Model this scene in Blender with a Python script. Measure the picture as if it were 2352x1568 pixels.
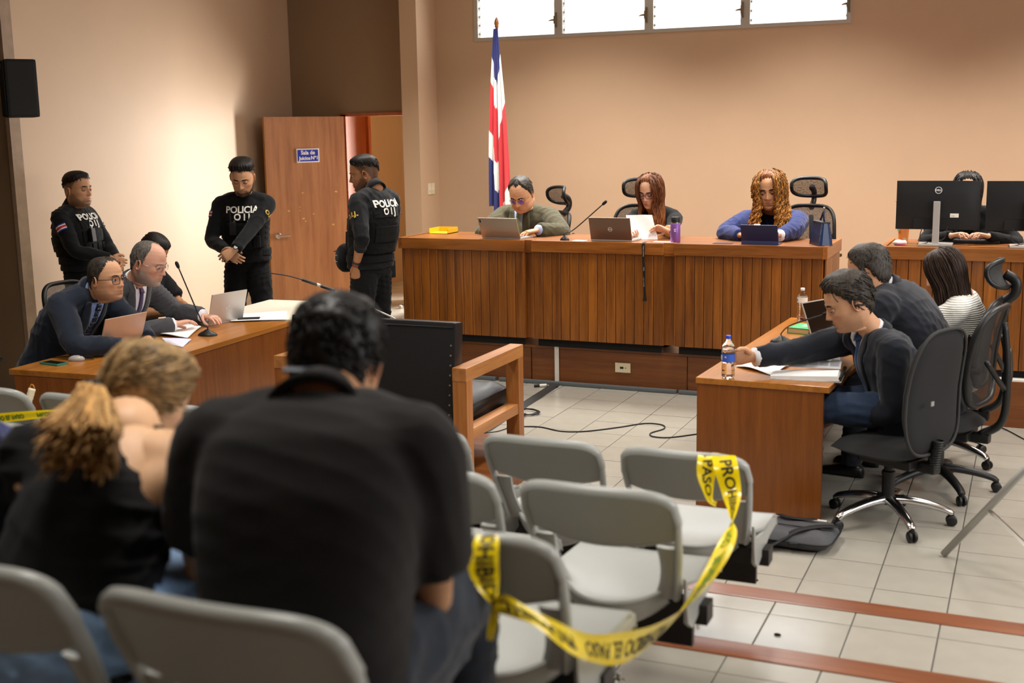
import bpy, bmesh, math, random
import numpy as np
from mathutils import Vector, Matrix, Euler, noise
from mathutils.bvhtree import BVHTree
for _o in list(bpy.data.objects): bpy.data.objects.remove(_o)
SC = bpy.context.scene
COL = SC.collection
PI = math.pi
R = math.radians
# ------------------------------------------------------------------ camera
CH = 1.9965
FPX, YAW, PITCH, ROLL = 2752.42, .41093, .17425, -.0169
_cy, _sy, _cp, _sp = math.cos(YAW), math.sin(YAW), math.cos(PITCH), math.sin(PITCH)
FW = Vector((-_sy*_cp, _cy*_cp, -_sp)); _rt = Vector((_cy, _sy, 0)); _up = _rt.cross(FW)
RT = _rt*math.cos(ROLL) + _up*math.sin(ROLL); UP = -_rt*math.sin(ROLL) + _up*math.cos(ROLL)
cam_d = bpy.data.cameras.new('camera'); cam = bpy.data.objects.new('camera', cam_d); COL.objects.link(cam)
cam.matrix_world = Matrix(((RT.x, UP.x, -FW.x, 0), (RT.y, UP.y, -FW.y, 0), (RT.z, UP.z, -FW.z, CH), (0, 0, 0, 1)))
cam_d.sensor_width = 36; cam_d.lens = FPX/2352*36; cam_d.clip_start = .05
cam_d.dof.use_dof = True; cam_d.dof.focus_distance = 8.6; cam_d.dof.aperture_fstop = 2.6
SC.camera = cam
def at(px, py, z=None, y=None, x=None):
    """point where the sight line through a photo pixel meets a plane of the room"""
    r = FW + RT*((px-1176)/FPX) - UP*((py-784)/FPX)
    if z is not None: t = (z-CH)/r.z
    elif y is not None: t = y/r.y
    else: t = x/r.x
    return Vector((0, 0, CH)) + r*t
# ------------------------------------------------------------------ world, lights, exposure
SC.view_settings.view_transform = 'Standard'; SC.view_settings.look = 'None'
SC.view_settings.exposure = 0.0; SC.view_settings.gamma = 1.0; SC.view_settings.use_curve_mapping = False
w = bpy.data.worlds.new('world'); SC.world = w; w.use_nodes = True
w.node_tree.nodes['Background'].inputs[0].default_value = (.93, .97, 1, 1)
w.node_tree.nodes['Background'].inputs[1].default_value = 2.6
def area(name, loc, aim, size, power, col=(1, 1, 1), spread=180):
    d = bpy.data.lights.new(name, 'AREA'); d.shape = 'RECTANGLE'; d.size, d.size_y = size
    d.energy = power; d.color = col; d.spread = R(spread)
    o = bpy.data.objects.new(name, d); COL.objects.link(o); o.location = loc
    o.rotation_euler = (Vector(aim)-Vector(loc)).to_track_quat('-Z', 'Y').to_euler()
    return o
CEIL = 3.75
WARM = (1, .955, .885)
# fluorescent ceiling fittings (their housings are built with the ceiling)
TROFFERS = [(-4.6, 2.4), (-4.6, 5.2), (-4.6, 8.0), (-4.2, 10.0), (-1.8, 2.4), (-1.8, 5.2), (-1.8, 7.9), (-1.9, 10.0), (.9, 5.2), (.9, 8.0), (.6, 10.0), (.9, 2.4)]
for i, (x, y) in enumerate(TROFFERS):
    area('ceiling_lamp_light', (x, y, CEIL-.075), (x, y, 0), (.5, 1.1), (30 if y < 6 else 38) if y < 9 else 92, WARM, 125)
# daylight: windows high in the wall behind the judges, corridor window beyond the door, windows on the right hand wall
area('window_daylight', (-3.6, 11.75, 3.25), (-3.6, 5, 1.6), (3.6, .7), 40, (.95, .98, 1))
area('corridor_window_daylight', (-5.72, 13.6, 1.45), (-7.2, 9.6, 1.75), (.95, 1.7), 330, (1, .97, .91), 120)
area('side_window_daylight', (3.15, 5.2, 2.2), (-3.5, 5.6, .9), (4.5, 1.3), 115, (.97, .98, 1))
# ------------------------------------------------------------------ mesh helpers
class MB:
    """collects verts and faces of one mesh"""
    def __init__(s): s.v = []; s.f = []; s.mi = []; s.cur = 0; s.uv = None
    def add(s, vs, fs, M=None):
        b = len(s.v)
        for p in vs:
            p = Vector(p)
            s.v.append(M @ p if M is not None else p)
        for q in fs: s.f.append([b+i for i in q]); s.mi.append(s.cur)
        return s
    def box(s, lo, hi, M=None, bev=0.0):
        x0, y0, z0 = lo; x1, y1, z1 = hi
        if bev <= 0:
            return s.add([(x0,y0,z0),(x1,y0,z0),(x1,y1,z0),(x0,y1,z0),(x0,y0,z1),(x1,y0,z1),(x1,y1,z1),(x0,y1,z1)],
                  [(0,3,2,1),(4,5,6,7),(0,1,5,4),(1,2,6,5),(2,3,7,6),(3,0,4,7)], M)
        bm = bmesh.new(); bmesh.ops.create_cube(bm, size=1)
        for v in bm.verts: v.co = Vector(((x0+x1)/2+v.co.x*(x1-x0), (y0+y1)/2+v.co.y*(y1-y0), (z0+z1)/2+v.co.z*(z1-z0)))
        bmesh.ops.bevel(bm, geom=list(bm.edges), offset=bev, segments=2, affect='EDGES', profile=.7)
        bm.verts.ensure_lookup_table()
        s.add([v.co.copy() for v in bm.verts], [[v.index for v in f.verts] for f in bm.faces], M); bm.free()
        return s
    def loft(s, rings, cap=True, closed=True, M=None):
        n = len(rings[0]); vs = [p for r in rings for p in r]; fs = []
        for i in range(len(rings)-1):
            for j in range(n if closed else n-1):
                k = (j+1) % n
                fs.append((i*n+j, i*n+k, (i+1)*n+k, (i+1)*n+j))
        if cap and closed:
            fs.append(tuple(range(n-1, -1, -1))); fs.append(tuple((len(rings)-1)*n+j for j in range(n)))
        return s.add(vs, fs, M)
    def tube(s, path, rad, n=8, cap=True, M=None, flat=1.0, up=None):
        path = [Vector(p) for p in path]; m = len(path)
        rad = rad if hasattr(rad, '__len__') else [rad]*m
        rings = []; prev = None
        for i, p in enumerate(path):
            t = (path[min(i+1, m-1)]-path[max(i-1, 0)])
            t = t.normalized() if t.length > 1e-9 else Vector((0, 0, 1))
            if prev is None:
                a = Vector(up) if up is not None else (Vector((0, 0, 1)) if abs(t.z) < .9 else Vector((1, 0, 0)))
                u = (a - t*a.dot(t)).normalized()
            else:
                u = prev - t*prev.dot(t); u = u.normalized() if u.length > 1e-6 else prev
            prev = u; w_ = t.cross(u); r = rad[i]
            rings.append([p + (u*math.cos(2*PI*k/n)*flat + w_*math.sin(2*PI*k/n))*r for k in range(n)])
        return s.loft(rings, cap, True, M)
    def lathe(s, prof, n=20, M=None):
        """prof: list of (r, z)"""
        rings = [[Vector((r*math.cos(2*PI*k/n), r*math.sin(2*PI*k/n), z)) for k in range(n)] for r, z in prof]
        s.loft(rings, False, True, M); b = len(s.v)-len(prof)*n      # close an end only where the profile reaches the axis
        if prof[0][0] < .004: s.f.append([b+k for k in range(n-1, -1, -1)]); s.mi.append(s.cur)
        if prof[-1][0] < .004: s.f.append([b+(len(prof)-1)*n+k for k in range(n)]); s.mi.append(s.cur)
        return s
    def prism(s, poly, z0, z1, M=None):
        n = len(poly)
        return s.add([(x, y, z0) for x, y in poly]+[(x, y, z1) for x, y in poly],
              [tuple(range(n-1, -1, -1)), tuple(range(n, 2*n))]+[(i, (i+1) % n, n+(i+1) % n, n+i) for i in range(n)], M)
    def grid(s, fn, nu, nv, M=None):
        vs = [fn(i/(nu-1), j/(nv-1)) for i in range(nu) for j in range(nv)]
        fs = [(i*nv+j, (i+1)*nv+j, (i+1)*nv+j+1, i*nv+j+1) for i in range(nu-1) for j in range(nv-1)]
        return s.add(vs, fs, M)
    def slab(s, fn, nu, nv, th, M=None):
        """a thin sheet with thickness: fn(u,v)->(point, normal)"""
        A = [fn(i/(nu-1), j/(nv-1)) for i in range(nu) for j in range(nv)]
        top = [Vector(p)+Vector(n)*th for p, n in A]; bot = [Vector(p) for p, n in A]; N = nu*nv
        fs = []
        for i in range(nu-1):
            for j in range(nv-1):
                a, b, c, d = i*nv+j, (i+1)*nv+j, (i+1)*nv+j+1, i*nv+j+1
                fs += [(a, b, c, d), (N+d, N+c, N+b, N+a)]
        edge = [i*nv for i in range(nu)]+[(nu-1)*nv+j for j in range(1, nv)]+[i*nv+nv-1 for i in range(nu-2, -1, -1)]+[j for j in range(nv-2, 0, -1)]
        for i in range(len(edge)):
            a, b = edge[i], edge[(i+1) % len(edge)]
            fs.append((a, N+a, N+b, b))
        return s.add(top+bot, fs, M)
def mesh_from(mb, name='m', smooth=False, fixn=True):
    me = bpy.data.meshes.new(name)
    me.from_pydata([tuple(p) for p in mb.v], [], mb.f)
    if any(mb.mi): me.polygons.foreach_set('material_index', mb.mi)
    if fixn:
        bm = bmesh.new(); bm.from_mesh(me); bmesh.ops.recalc_face_normals(bm, faces=bm.faces); bm.to_mesh(me); bm.free()
    if smooth: me.polygons.foreach_set('use_smooth', [True]*len(me.polygons))
    me.update()
    return me
def link(name, me, mats=None, parent=None, M=None):
    o = bpy.data.objects.new(name, me); COL.objects.link(o)
    if mats is not None:
        for m in (mats if isinstance(mats, (list, tuple)) else [mats]): me.materials.append(m)
    if parent is not None: o.parent = parent
    if M is not None: o.matrix_local = M
    return o
def obj(name, mb, mat=None, parent=None, smooth=False, fixn=True, auto=None, M=None):
    me = mesh_from(mb, name, smooth, fixn)
    if auto is not None:
        me.polygons.foreach_set('use_smooth', [True]*len(me.polygons))
        me.set_sharp_from_angle(angle=R(auto))
    return link(name, me, mat, parent, M)
def tag(o, label=None, cat=None, group=None, kind=None):
    if label: o['label'] = label
    if cat: o['category'] = cat
    if group: o['group'] = group
    if kind: o['kind'] = kind
    return o
def empty(name, loc=(0, 0, 0), rz=0.0):
    o = bpy.data.objects.new(name, None); COL.objects.link(o); o.location = loc; o.rotation_euler = (0, 0, rz)
    o.empty_display_size = .1
    return o
def thing(name, label, cat, loc=(0, 0, 0), rz=0.0, group=None):
    return tag(empty(name, loc, rz), label, cat, group)
def copy_tree(o, parent=None):
    c = o.copy(); COL.objects.link(c)
    if parent is not None: c.parent = parent
    for ch in list(o.children): copy_tree(ch, c)
    return c
def struct(name, mb, mat, parent=None, **k):
    o = obj(name, mb, mat, parent, **k)
    if parent is None: o['kind'] = 'structure'
    return o
def crom(pts, n=8):
    """Catmull-Rom through points"""
    P = [Vector(p) for p in pts]; P = [P[0]*2-P[1]]+P+[P[-1]*2-P[-2]]; out = []
    for i in range(1, len(P)-2):
        for k in range(n):
            t = k/n
            out.append(.5*((2*P[i])+(P[i+1]-P[i-1])*t+(2*P[i-1]-5*P[i]+4*P[i+1]-P[i+2])*t*t+(3*P[i]-P[i-1]-3*P[i+1]+P[i+2])*t**3))
    out.append(P[-2]); return out
def frame(o, x, y, z):
    x, y, z, o = Vector(x), Vector(y), Vector(z), Vector(o)
    return Matrix(((x.x, y.x, z.x, o.x), (x.y, y.y, z.y, o.y), (x.z, y.z, z.z, o.z), (0, 0, 0, 1)))
def sstep(a, b, x):
    t = np.clip((x-a)/(b-a), 0, 1); return t*t*(3-2*t)
_txt = {}
def text_mb(s, size=1.0, bold=0.0, spacing=1.0, align='CENTER'):
    """letters as flat polygons in the xy plane (z = 0)"""
    cu = bpy.data.curves.new('t', 'FONT'); cu.body = s; cu.size = size; cu.align_x = align; cu.align_y = 'CENTER'
    cu.offset = bold; cu.space_character = spacing; cu.resolution_u = 3; cu.fill_mode = 'FRONT'
    to = bpy.data.objects.new('t', cu); COL.objects.link(to)
    me = bpy.data.meshes.new_from_object(to.evaluated_get(bpy.context.evaluated_depsgraph_get()))
    mb = MB(); mb.add([v.co.copy() for v in me.vertices], [list(p.vertices) for p in me.polygons])
    bpy.data.objects.remove(to); bpy.data.curves.remove(cu); bpy.data.meshes.remove(me)
    return mb
# ------------------------------------------------------------------ materials
def srgb(h):
    h = h.lstrip('#'); c = [int(h[i:i+2], 16)/255 for i in (0, 2, 4)]
    return tuple((x/12.92 if x <= .04045 else ((x+.055)/1.055)**2.4) for x in c)+(1,)
MATS = {}
def mat(name, col, rough=.5, metal=0, spec=.5, noise_amt=0.0, noise_scale=20, bump=0.0, bump_scale=80, trans=0, ior=1.45, coat=0, sheen=0, sss=0, emit=None, estr=0, rand=0.0, stretch=(1, 1, 1), alpha=1.0, vcol=None):
    if name in MATS: return MATS[name]
    m = bpy.data.materials.new(name); m.use_nodes = True; MATS[name] = m
    nt = m.node_tree; N, L = nt.nodes, nt.links; b = N['Principled BSDF']
    c = srgb(col) if isinstance(col, str) else tuple(col)+((1,) if len(col) == 3 else ())
    b.inputs['Base Color'].default_value = c; b.inputs['Roughness'].default_value = rough; b.inputs['Metallic'].default_value = metal
    b.inputs['Specular IOR Level'].default_value = spec; b.inputs['IOR'].default_value = ior
    b.inputs['Transmission Weight'].default_value = trans; b.inputs['Coat Weight'].default_value = coat; b.inputs['Coat Roughness'].default_value = .12
    b.inputs['Sheen Weight'].default_value = sheen; b.inputs['Alpha'].default_value = alpha
    if sss: b.inputs['Subsurface Weight'].default_value = sss; b.inputs['Subsurface Radius'].default_value = (.012, .005, .003); b.inputs['Subsurface Scale'].default_value = 1.0
    if emit: b.inputs['Emission Color'].default_value = srgb(emit); b.inputs['Emission Strength'].default_value = estr
    last = None
    tc = N.new('ShaderNodeTexCoord'); mp = N.new('ShaderNodeMapping'); mp.inputs['Scale'].default_value = stretch
    L.new(tc.outputs['Object'], mp.inputs[0])
    if vcol:
        a = N.new('ShaderNodeAttribute'); a.attribute_name = vcol; last = a.outputs['Color']
    if noise_amt:
        n = N.new('ShaderNodeTexNoise'); n.inputs['Scale'].default_value = noise_scale; n.inputs['Detail'].default_value = 5
        L.new(mp.outputs[0], n.inputs[0])
        r = N.new('ShaderNodeMapRange'); r.inputs[1].default_value = .25; r.inputs[2].default_value = .75; r.inputs[3].default_value = 1-noise_amt; r.inputs[4].default_value = 1+noise_amt
        L.new(n.outputs[0], r.inputs[0])
        mx = N.new('ShaderNodeMix'); mx.data_type = 'RGBA'; mx.blend_type = 'MULTIPLY'; mx.inputs[0].default_value = 1; mx.inputs[6].default_value = c
        if last is not None: L.new(last, mx.inputs[6])
        L.new(r.outputs[0], mx.inputs[7]); last = mx.outputs[2]
    if rand:
        oi = N.new('ShaderNodeObjectInfo'); r2 = N.new('ShaderNodeMapRange'); r2.inputs[3].default_value = 1-rand; r2.inputs[4].default_value = 1+rand
        L.new(oi.outputs['Random'], r2.inputs[0])
        m2 = N.new('ShaderNodeMix'); m2.data_type = 'RGBA'; m2.blend_type = 'MULTIPLY'; m2.inputs[0].default_value = 1; m2.inputs[6].default_value = c
        if last is not None: L.new(last, m2.inputs[6])
        L.new(r2.outputs[0], m2.inputs[7]); last = m2.outputs[2]
    if last is not None: L.new(last, b.inputs['Base Color'])
    if bump:
        n = N.new('ShaderNodeTexNoise'); n.inputs['Scale'].default_value = bump_scale; n.inputs['Detail'].default_value = 4
        L.new(mp.outputs[0], n.inputs[0])
        bp = N.new('ShaderNodeBump'); bp.inputs['Strength'].default_value = bump; bp.inputs['Distance'].default_value = .01
        L.new(n.outputs[0], bp.inputs['Height']); L.new(bp.outputs[0], b.inputs['Normal'])
    return m
def wood(name, dark, light, axis='z', rough=.35, scale=1.0, rand=.18, coat=.15, mottled=.25):
    """veneer: long grain along an axis, broad figure, each object its own offset and tone"""
    if name in MATS: return MATS[name]
    m = bpy.data.materials.new(name); m.use_nodes = True; MATS[name] = m
    nt = m.node_tree; N, L = nt.nodes, nt.links; b = N['Principled BSDF']
    tc = N.new('ShaderNodeTexCoord'); oi = N.new('ShaderNodeObjectInfo')
    ad = N.new('ShaderNodeVectorMath'); ad.operation = 'MULTIPLY_ADD'
    cx = N.new('ShaderNodeCombineXYZ')
    for i in range(3): L.new(oi.outputs['Random'], cx.inputs[i])
    ad.inputs[1].default_value = (17, 23, 31); L.new(cx.outputs[0], ad.inputs[0]); L.new(tc.outputs['Object'], ad.inputs[2])
    st = {'x': (1.2, 22, 22), 'y': (22, 1.2, 22), 'z': (22, 22, 1.2)}[axis]
    def tex(k, sc, det=6):
        mp = N.new('ShaderNodeMapping'); mp.inputs['Scale'].default_value = tuple(q*k for q in st); L.new(ad.outputs[0], mp.inputs[0])
        n = N.new('ShaderNodeTexNoise'); n.inputs['Scale'].default_value = sc; n.inputs['Detail'].default_value = det; n.inputs['Roughness'].default_value = .6; n.inputs['Distortion'].default_value = .6
        L.new(mp.outputs[0], n.inputs[0]); return n
    n1 = tex(1.0*scale, 1.0); n2 = tex(4.5*scale, 1.4, 3)
    mp3 = N.new('ShaderNodeMapping'); mp3.inputs['Scale'].default_value = {'x': (.8, 3, 3), 'y': (3, .8, 3), 'z': (3, 3, .8)}[axis]; L.new(ad.outputs[0], mp3.inputs[0])
    n3 = N.new('ShaderNodeTexNoise'); n3.inputs['Scale'].default_value = 1.1; n3.inputs['Detail'].default_value = 2; L.new(mp3.outputs[0], n3.inputs[0])
    a1 = N.new('ShaderNodeMath'); a1.operation = 'MULTIPLY_ADD'; a1.inputs[1].default_value = .55; L.new(n1.outputs[0], a1.inputs[0])
    a2 = N.new('ShaderNodeMath'); a2.operation = 'MULTIPLY'; a2.inputs[1].default_value = .22; L.new(n2.outputs[0], a2.inputs[0]); L.new(a2.outputs[0], a1.inputs[2])
    a3 = N.new('ShaderNodeMath'); a3.operation = 'MULTIPLY_ADD'; a3.inputs[1].default_value = mottled; L.new(n3.outputs[0], a3.inputs[0]); L.new(a1.outputs[0], a3.inputs[2])
    cr = N.new('ShaderNodeValToRGB'); cr.color_ramp.elements[0].position = .34; cr.color_ramp.elements[0].color = srgb(dark); cr.color_ramp.elements[1].position = .70; cr.color_ramp.elements[1].color = srgb(light)
    L.new(a3.outputs[0], cr.inputs[0])
    r2 = N.new('ShaderNodeMapRange'); r2.inputs[3].default_value = 1-rand; r2.inputs[4].default_value = 1+rand; L.new(oi.outputs['Random'], r2.inputs[0])
    mx = N.new('ShaderNodeMix'); mx.data_type = 'RGBA'; mx.blend_type = 'MULTIPLY'; mx.inputs[0].default_value = 1
    L.new(cr.outputs[0], mx.inputs[6]); L.new(r2.outputs[0], mx.inputs[7]); L.new(mx.outputs[2], b.inputs['Base Color'])
    b.inputs['Roughness'].default_value = rough; b.inputs['Coat Weight'].default_value = coat; b.inputs['Coat Roughness'].default_value = .2
    bp = N.new('ShaderNodeBump'); bp.inputs['Strength'].default_value = .08; bp.inputs['Distance'].default_value = .003; L.new(n2.outputs[0], bp.inputs['Height']); L.new(bp.outputs[0], b.inputs['Normal'])
    return m
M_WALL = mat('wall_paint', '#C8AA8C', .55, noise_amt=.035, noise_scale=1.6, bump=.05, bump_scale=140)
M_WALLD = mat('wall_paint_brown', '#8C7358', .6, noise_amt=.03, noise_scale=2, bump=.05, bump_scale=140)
M_CEIL = mat('ceiling_paint', '#B9B0A2', .8)
M_TILE = mat('floor_tile', '#A09B90', .22, noise_amt=.05, noise_scale=9, rand=.03, bump=.015, bump_scale=60)
M_GROUT = mat('grout', '#55534E', .9, noise_amt=.15, noise_scale=8)
W_BENCH = wood('bench_wood', '#552A08', '#A8641E', 'z', .36)
W_RAIL = wood('rail_wood', '#64330C', '#B06C2C', 'x', .34)
W_RAILY = wood('rail_wood_y', '#64330C', '#B06C2C', 'y', .34)
W_DESKX = wood('desk_wood_x', '#8E5216', '#C07E32', 'x', .28, rand=.05)
W_DESKY = wood('desk_wood_y', '#8E5216', '#C07E32', 'y', .28, rand=.05)
W_DESKV = wood('desk_side_wood', '#6A360C', '#96561C', 'z', .32, rand=.06)
W_PLAT = wood('platform_wood', '#5A2C0A', '#8C5220', 'x', .4, rand=.05)
W_NOSE = wood('nosing_wood', '#5E3018', '#8E5434', 'x', .3, rand=.08)
W_DOOR = wood('door_wood', '#7E4A28', '#AE7448', 'z', .36, rand=.02, mottled=.4)
W_REDW = wood('red_wood', '#7E3410', '#B85C22', 'z', .4, rand=.05)
W_ARMZ = wood('armchair_wood_z', '#8A4E20', '#BC7E42', 'z', .4, rand=.1)
W_ARMX = wood('armchair_wood_x', '#945A2A', '#C88C50', 'x', .4, rand=.1)
W_ARMY = wood('armchair_wood_y', '#945A2A', '#C88C50', 'y', .4, rand=.1)
M_BLACK = mat('black_plastic', '#141414', .45)
M_BLACKM = mat('matte_black', '#0B0B0B', .8)
M_CHROME = mat('chrome', '#D8D8D8', .15, metal=1)
M_STEEL = mat('brushed_steel', '#B9B6AE', .32, metal=1)
M_ALU = mat('aluminium_frame', '#C9C6BE', .45, metal=.6)
M_WHITEP = mat('white_plastic', '#E6E2D8', .4)
M_CREAMP = mat('cream_plastic', '#E4D9B8', .4)
M_PAPER = mat('paper', '#F1EFEE', .75, noise_amt=.02, noise_scale=30)
M_INK = mat('ink_grey', '#7C7C86', .8)
M_LEATHER = mat('black_leather', '#1A1A1C', .38, bump=.12, bump_scale=260)
# ================================================================== ROOM
T = .31; GX, GY = .0712, .2192
XL, XR, YB, YD, YF, YC = -7.8, 3.4, 11.9, 11.75, 11.47, 7.16
# floor slab carries the tiles as pieces
fl = struct('floor', MB().box((-9.6, -2.2, -.2), (XR+.2, 15.2, -.006)), M_GROUT)
tile_me = mesh_from(MB().box((-.1525, -.1525, -.008), (.1525, .1525, 0), bev=.0025), 'tile'); tile_me.materials.append(M_TILE)
cnt = 0; rest = MB()
for i in range(-32, 12):
    for j in range(14, 49):
        x, y = GX+(i+.5)*T, GY+(j+.5)*T
        if y < 4.6 or x < XL-.2 or x > XR: continue
        if -4.5 < x < .75 and 4.85 < y < 8.75 and cnt < 232:
            o = link('tile', tile_me, None, fl); o.location = (x, y, random.Random(i*99+j).uniform(-.0006, .0006)); cnt += 1
        else: rest.box((x-.1525, y-.1525, -.008), (x+.1525, y+.1525, 0))
tag(obj('far_tiles', rest, M_TILE, fl), kind='stuff')
# stepped tiers of the public seating, each with a wooden nosing
TIER = [(4.68, .13), (3.84, .26), (2.97, .39), (2.06, .52), (1.2, .65)]
for k, (ye, z) in enumerate(TIER):
    yn = TIER[k+1][0] if k < 4 else -2.2
    base = struct('floor', MB().box((-7.3, yn-.02, z-.13 if k else -.1), (XR, ye-.012, z-.006)), M_GROUT)
    no = struct('trim_%d' % (k+1), MB().box((-7.3, ye-.118, z-.05), (XR, ye, z+.001), bev=.006), W_NOSE)
    rs = MB(); yy = ye-.122; rows = []
    for d in (.13, .31, .31, .31):
        if yy-d < yn-.05: d = yy-yn
        if d < .03: break
        rows.append((yy-d, yy)); yy -= d
    for i in range(-24, 11):
        for y0, y1 in rows:
            x = GX+(i+.5)*T
            if k < 2 and -1.6 < x < .6:
                mb = MB().box((-.1525, -(y1-y0)/2+.002, -.008), (.1525, (y1-y0)/2-.002, 0), bev=.0025)
                o = obj('tile', mb, M_TILE, base); o.location = (x, (y0+y1)/2, z)
            else: rs.box((x-.1525, y0+.002, z-.008), (x+.1525, y1-.002, z))
    tag(obj('far_tiles', rs, M_TILE, base), kind='stuff')
# walls
struct('wall_left', MB().box((XL-.2, YC-.02, 0), (XL, YD+.2, CEIL)), M_WALL)
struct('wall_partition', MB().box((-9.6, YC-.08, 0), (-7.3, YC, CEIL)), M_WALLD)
struct('trim_6', MB().box((-7.3, YC-.095, 0), (-7.262, YC+.012, CEIL)), mat('trim_paint', '#A58C72', .5, noise_amt=.12, noise_scale=14))
DOX0, DOX1, DOZ = -7.1, -6.24, 2.2
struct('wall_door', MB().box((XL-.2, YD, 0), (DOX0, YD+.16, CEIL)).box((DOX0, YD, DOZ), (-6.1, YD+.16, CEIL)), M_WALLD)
struct('wall_column', MB().box((-6.23, YF, 0), (-6.03, 12.05, CEIL)), M_WALL)
WX0, WX1, WZ0, WZ1 = -5.56, -1.66, 2.935, 3.62
struct('wall_back', MB().box((-6.03, YB, 0), (XR+.2, YB+.16, WZ0)).box((-6.03, YB, WZ0), (WX0, YB+.16, CEIL)).box((WX1, YB, WZ0), (XR+.2, YB+.16, CEIL)).box((WX0, YB, WZ1), (WX1, YB+.16, CEIL)), M_WALL)
struct('wall_right', MB().box((XR, -2.2, 0), (XR+.2, YB, 1.5)).box((XR, -2.2, 2.9), (XR+.2, YB, CEIL)).box((XR, -2.2, 1.5), (XR+.2, 2.8, 2.9)).box((XR, 7.6, 1.5), (XR+.2, YB, 2.9)), M_WALL)
struct('wall_rear', MB().box((-9.6, -2.4, 0), (XR+.2, -2.2, CEIL)), M_WALL)
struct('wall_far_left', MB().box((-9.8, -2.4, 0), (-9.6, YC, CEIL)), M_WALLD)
ceil = struct('ceiling', MB().box((-9.8, -2.4, CEIL), (XR+.2, 15.2, CEIL+.15)), M_CEIL)
CLAB = ['the left rear chairs', 'the left desk front', 'the left wall officers', 'the flag', 'the public chairs in the middle', 'the armchair and centre tiles', 'the judges bench front', 'the judge in navy', 'the right desk chairs', 'the clerk bench front', 'the clerk behind monitors', 'the right rear tiles']
for i, (x, y) in enumerate(TROFFERS):
    t = thing('ceiling_light', 'recessed fluorescent ceiling fitting above '+CLAB[i], 'ceiling light', (x, y, CEIL), 0, 'fluorescent ceiling fittings')
    obj('housing', MB().box((-.3, -.6, -.07), (-.27, .6, 0)).box((.27, -.6, -.07), (.3, .6, 0)).box((-.27, -.6, -.07), (.27, -.57, 0)).box((-.27, .57, -.07), (.27, .6, 0)), M_WHITEP, t)
    d = MB()
    for k in range(4): d.tube([(-.18+.12*k, -.55, -.035), (-.18+.12*k, .55, -.035)], .013, 8)
    obj('tube', d, mat('lamp_tube', '#FFF6E4', .4, emit='#FFF0D8', estr=1.2), t)
# corridor beyond the door
M_COR = mat('corridor_paint', '#9C7F5C', .6, noise_amt=.04, noise_scale=2)
struct('wall_corridor', MB().box((XL-.2, 14.4, 0), (-4.0, 14.55, CEIL)).box((XL-.2, YD+.16, 0), (XL-.05, 14.4, CEIL)).box((-4.15, 12.05, 0), (-4.0, 14.4, CEIL)), M_COR)
struct('wall_return', MB().prism([(-6.80, 12.78), (-6.40, 12.52), (-6.38, 12.56), (-6.78, 12.82)], 0, CEIL), M_COR)
struct('baseboard_corridor', MB().prism([(-6.815, 12.755), (-6.40, 12.485), (-6.38, 12.515), (-6.80, 12.785)], 0, .13), mat('baseboard_brown', '#5A4032', .5))
# door frame: deep wood lined jamb, header
struct('trim_7', MB().box((DOX0-.05, YD-.02, 0), (DOX0+.012, 12.16, DOZ)).box((DOX0-.05, YD-.02, DOZ-.02), (-6.2, YD+.18, DOZ+.015)), W_REDW)
struct('trim_8', MB().box((DOX0-.02, 12.16, 0), (DOX0+.05, 12.22, DOZ+.05), bev=.01), W_REDW)
struct('trim_9', MB().box((-6.275, YD+.01, 0), (-6.232, YD+.16, DOZ)), mat('jamb_lit_edge', '#E2CDA6', .5))  # right jamb: corridor light on its edge is put into the pale colour
# door leaf
hx, hy = -7.115, 11.715; ex, ey = -7.615, 10.91
ang = math.atan2(ey-hy, ex-hx); DL = math.hypot(ex-hx, ey-hy)
door = empty('door_1', (hx, hy, .012), ang); door['kind'] = 'structure'
door['label'] = 'open varnished wooden door with blue room sign and lever handle'
DH = 2.17
obj('leaf', MB().box((0, -.02, 0), (DL, .02, DH), bev=.002), W_DOOR, door)
obj('edge_strip', MB().box((DL-.002, -.0205, .001), (DL+.0035, .0205, DH-.001)), wood('door_edge', '#8C5A20', '#B57E38', 'z', .4), door)
# visible side of the leaf faces +y in its own frame
side = 1 if Vector((math.cos(ang+PI/2), math.sin(ang+PI/2))).dot(Vector((0, 0))-Vector((hx, hy))) > 0 else -1
def onleaf(px, py):
    """coordinates along the leaf for a sight line of the photo"""
    n = Vector((-math.sin(ang), math.cos(ang), 0)); r = at(px, py, y=1)-Vector((0, 0, CH)); p0 = Vector((hx, hy, 0))
    t = (p0-Vector((0, 0, CH))).dot(n)/r.dot(n); q = Vector((0, 0, CH))+r*t-p0
    return q.dot(Vector((math.cos(ang), math.sin(ang), 0))), q.z-.012
su, sv = onleaf(705, 357); hu, hv = onleaf(637, 541)
FX = frame((0, side*.02, 0), (-side*-1 if False else 1, 0, 0), (0, 0, 1), (0, side, 0))
sw, sh = .135, .075
sg = obj('sign_plate', MB().box((su-sw, side*.02 if side > 0 else -.026, sv-sh), (su+sw, .026 if side > 0 else -.02, sv+sh), bev=.002), M_WHITEP, door)
obj('sign_face', MB().box((su-sw+.012, side*.0255 if side > 0 else -.0275, sv-sh+.012), (su+sw-.012, .0275 if side > 0 else -.0255, sv+sh-.012)), mat('sign_blue', '#1C2C9C', .35), sg)
mir = -1 if side > 0 else 1     # reading direction seen from the room
for txt, dz, s, dx in (('Sala de', .030, .060, 0), ('Juicios', -.030, .052, -.040), ('N\u00ba1', -.028, .054, .078)):
    tm = text_mb(txt, s, .0016)
    mb = MB(); mb.add([(su+mir*(p.x+dx), side*.0282, sv+dz+p.y) for p in tm.v], tm.f)
    obj('lettering', mb, M_WHITEP, sg)
h = MB(); MH = frame((hu, side*.02, hv), (1, 0, 0), (0, 0, 1), (0, side, 0))
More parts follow.
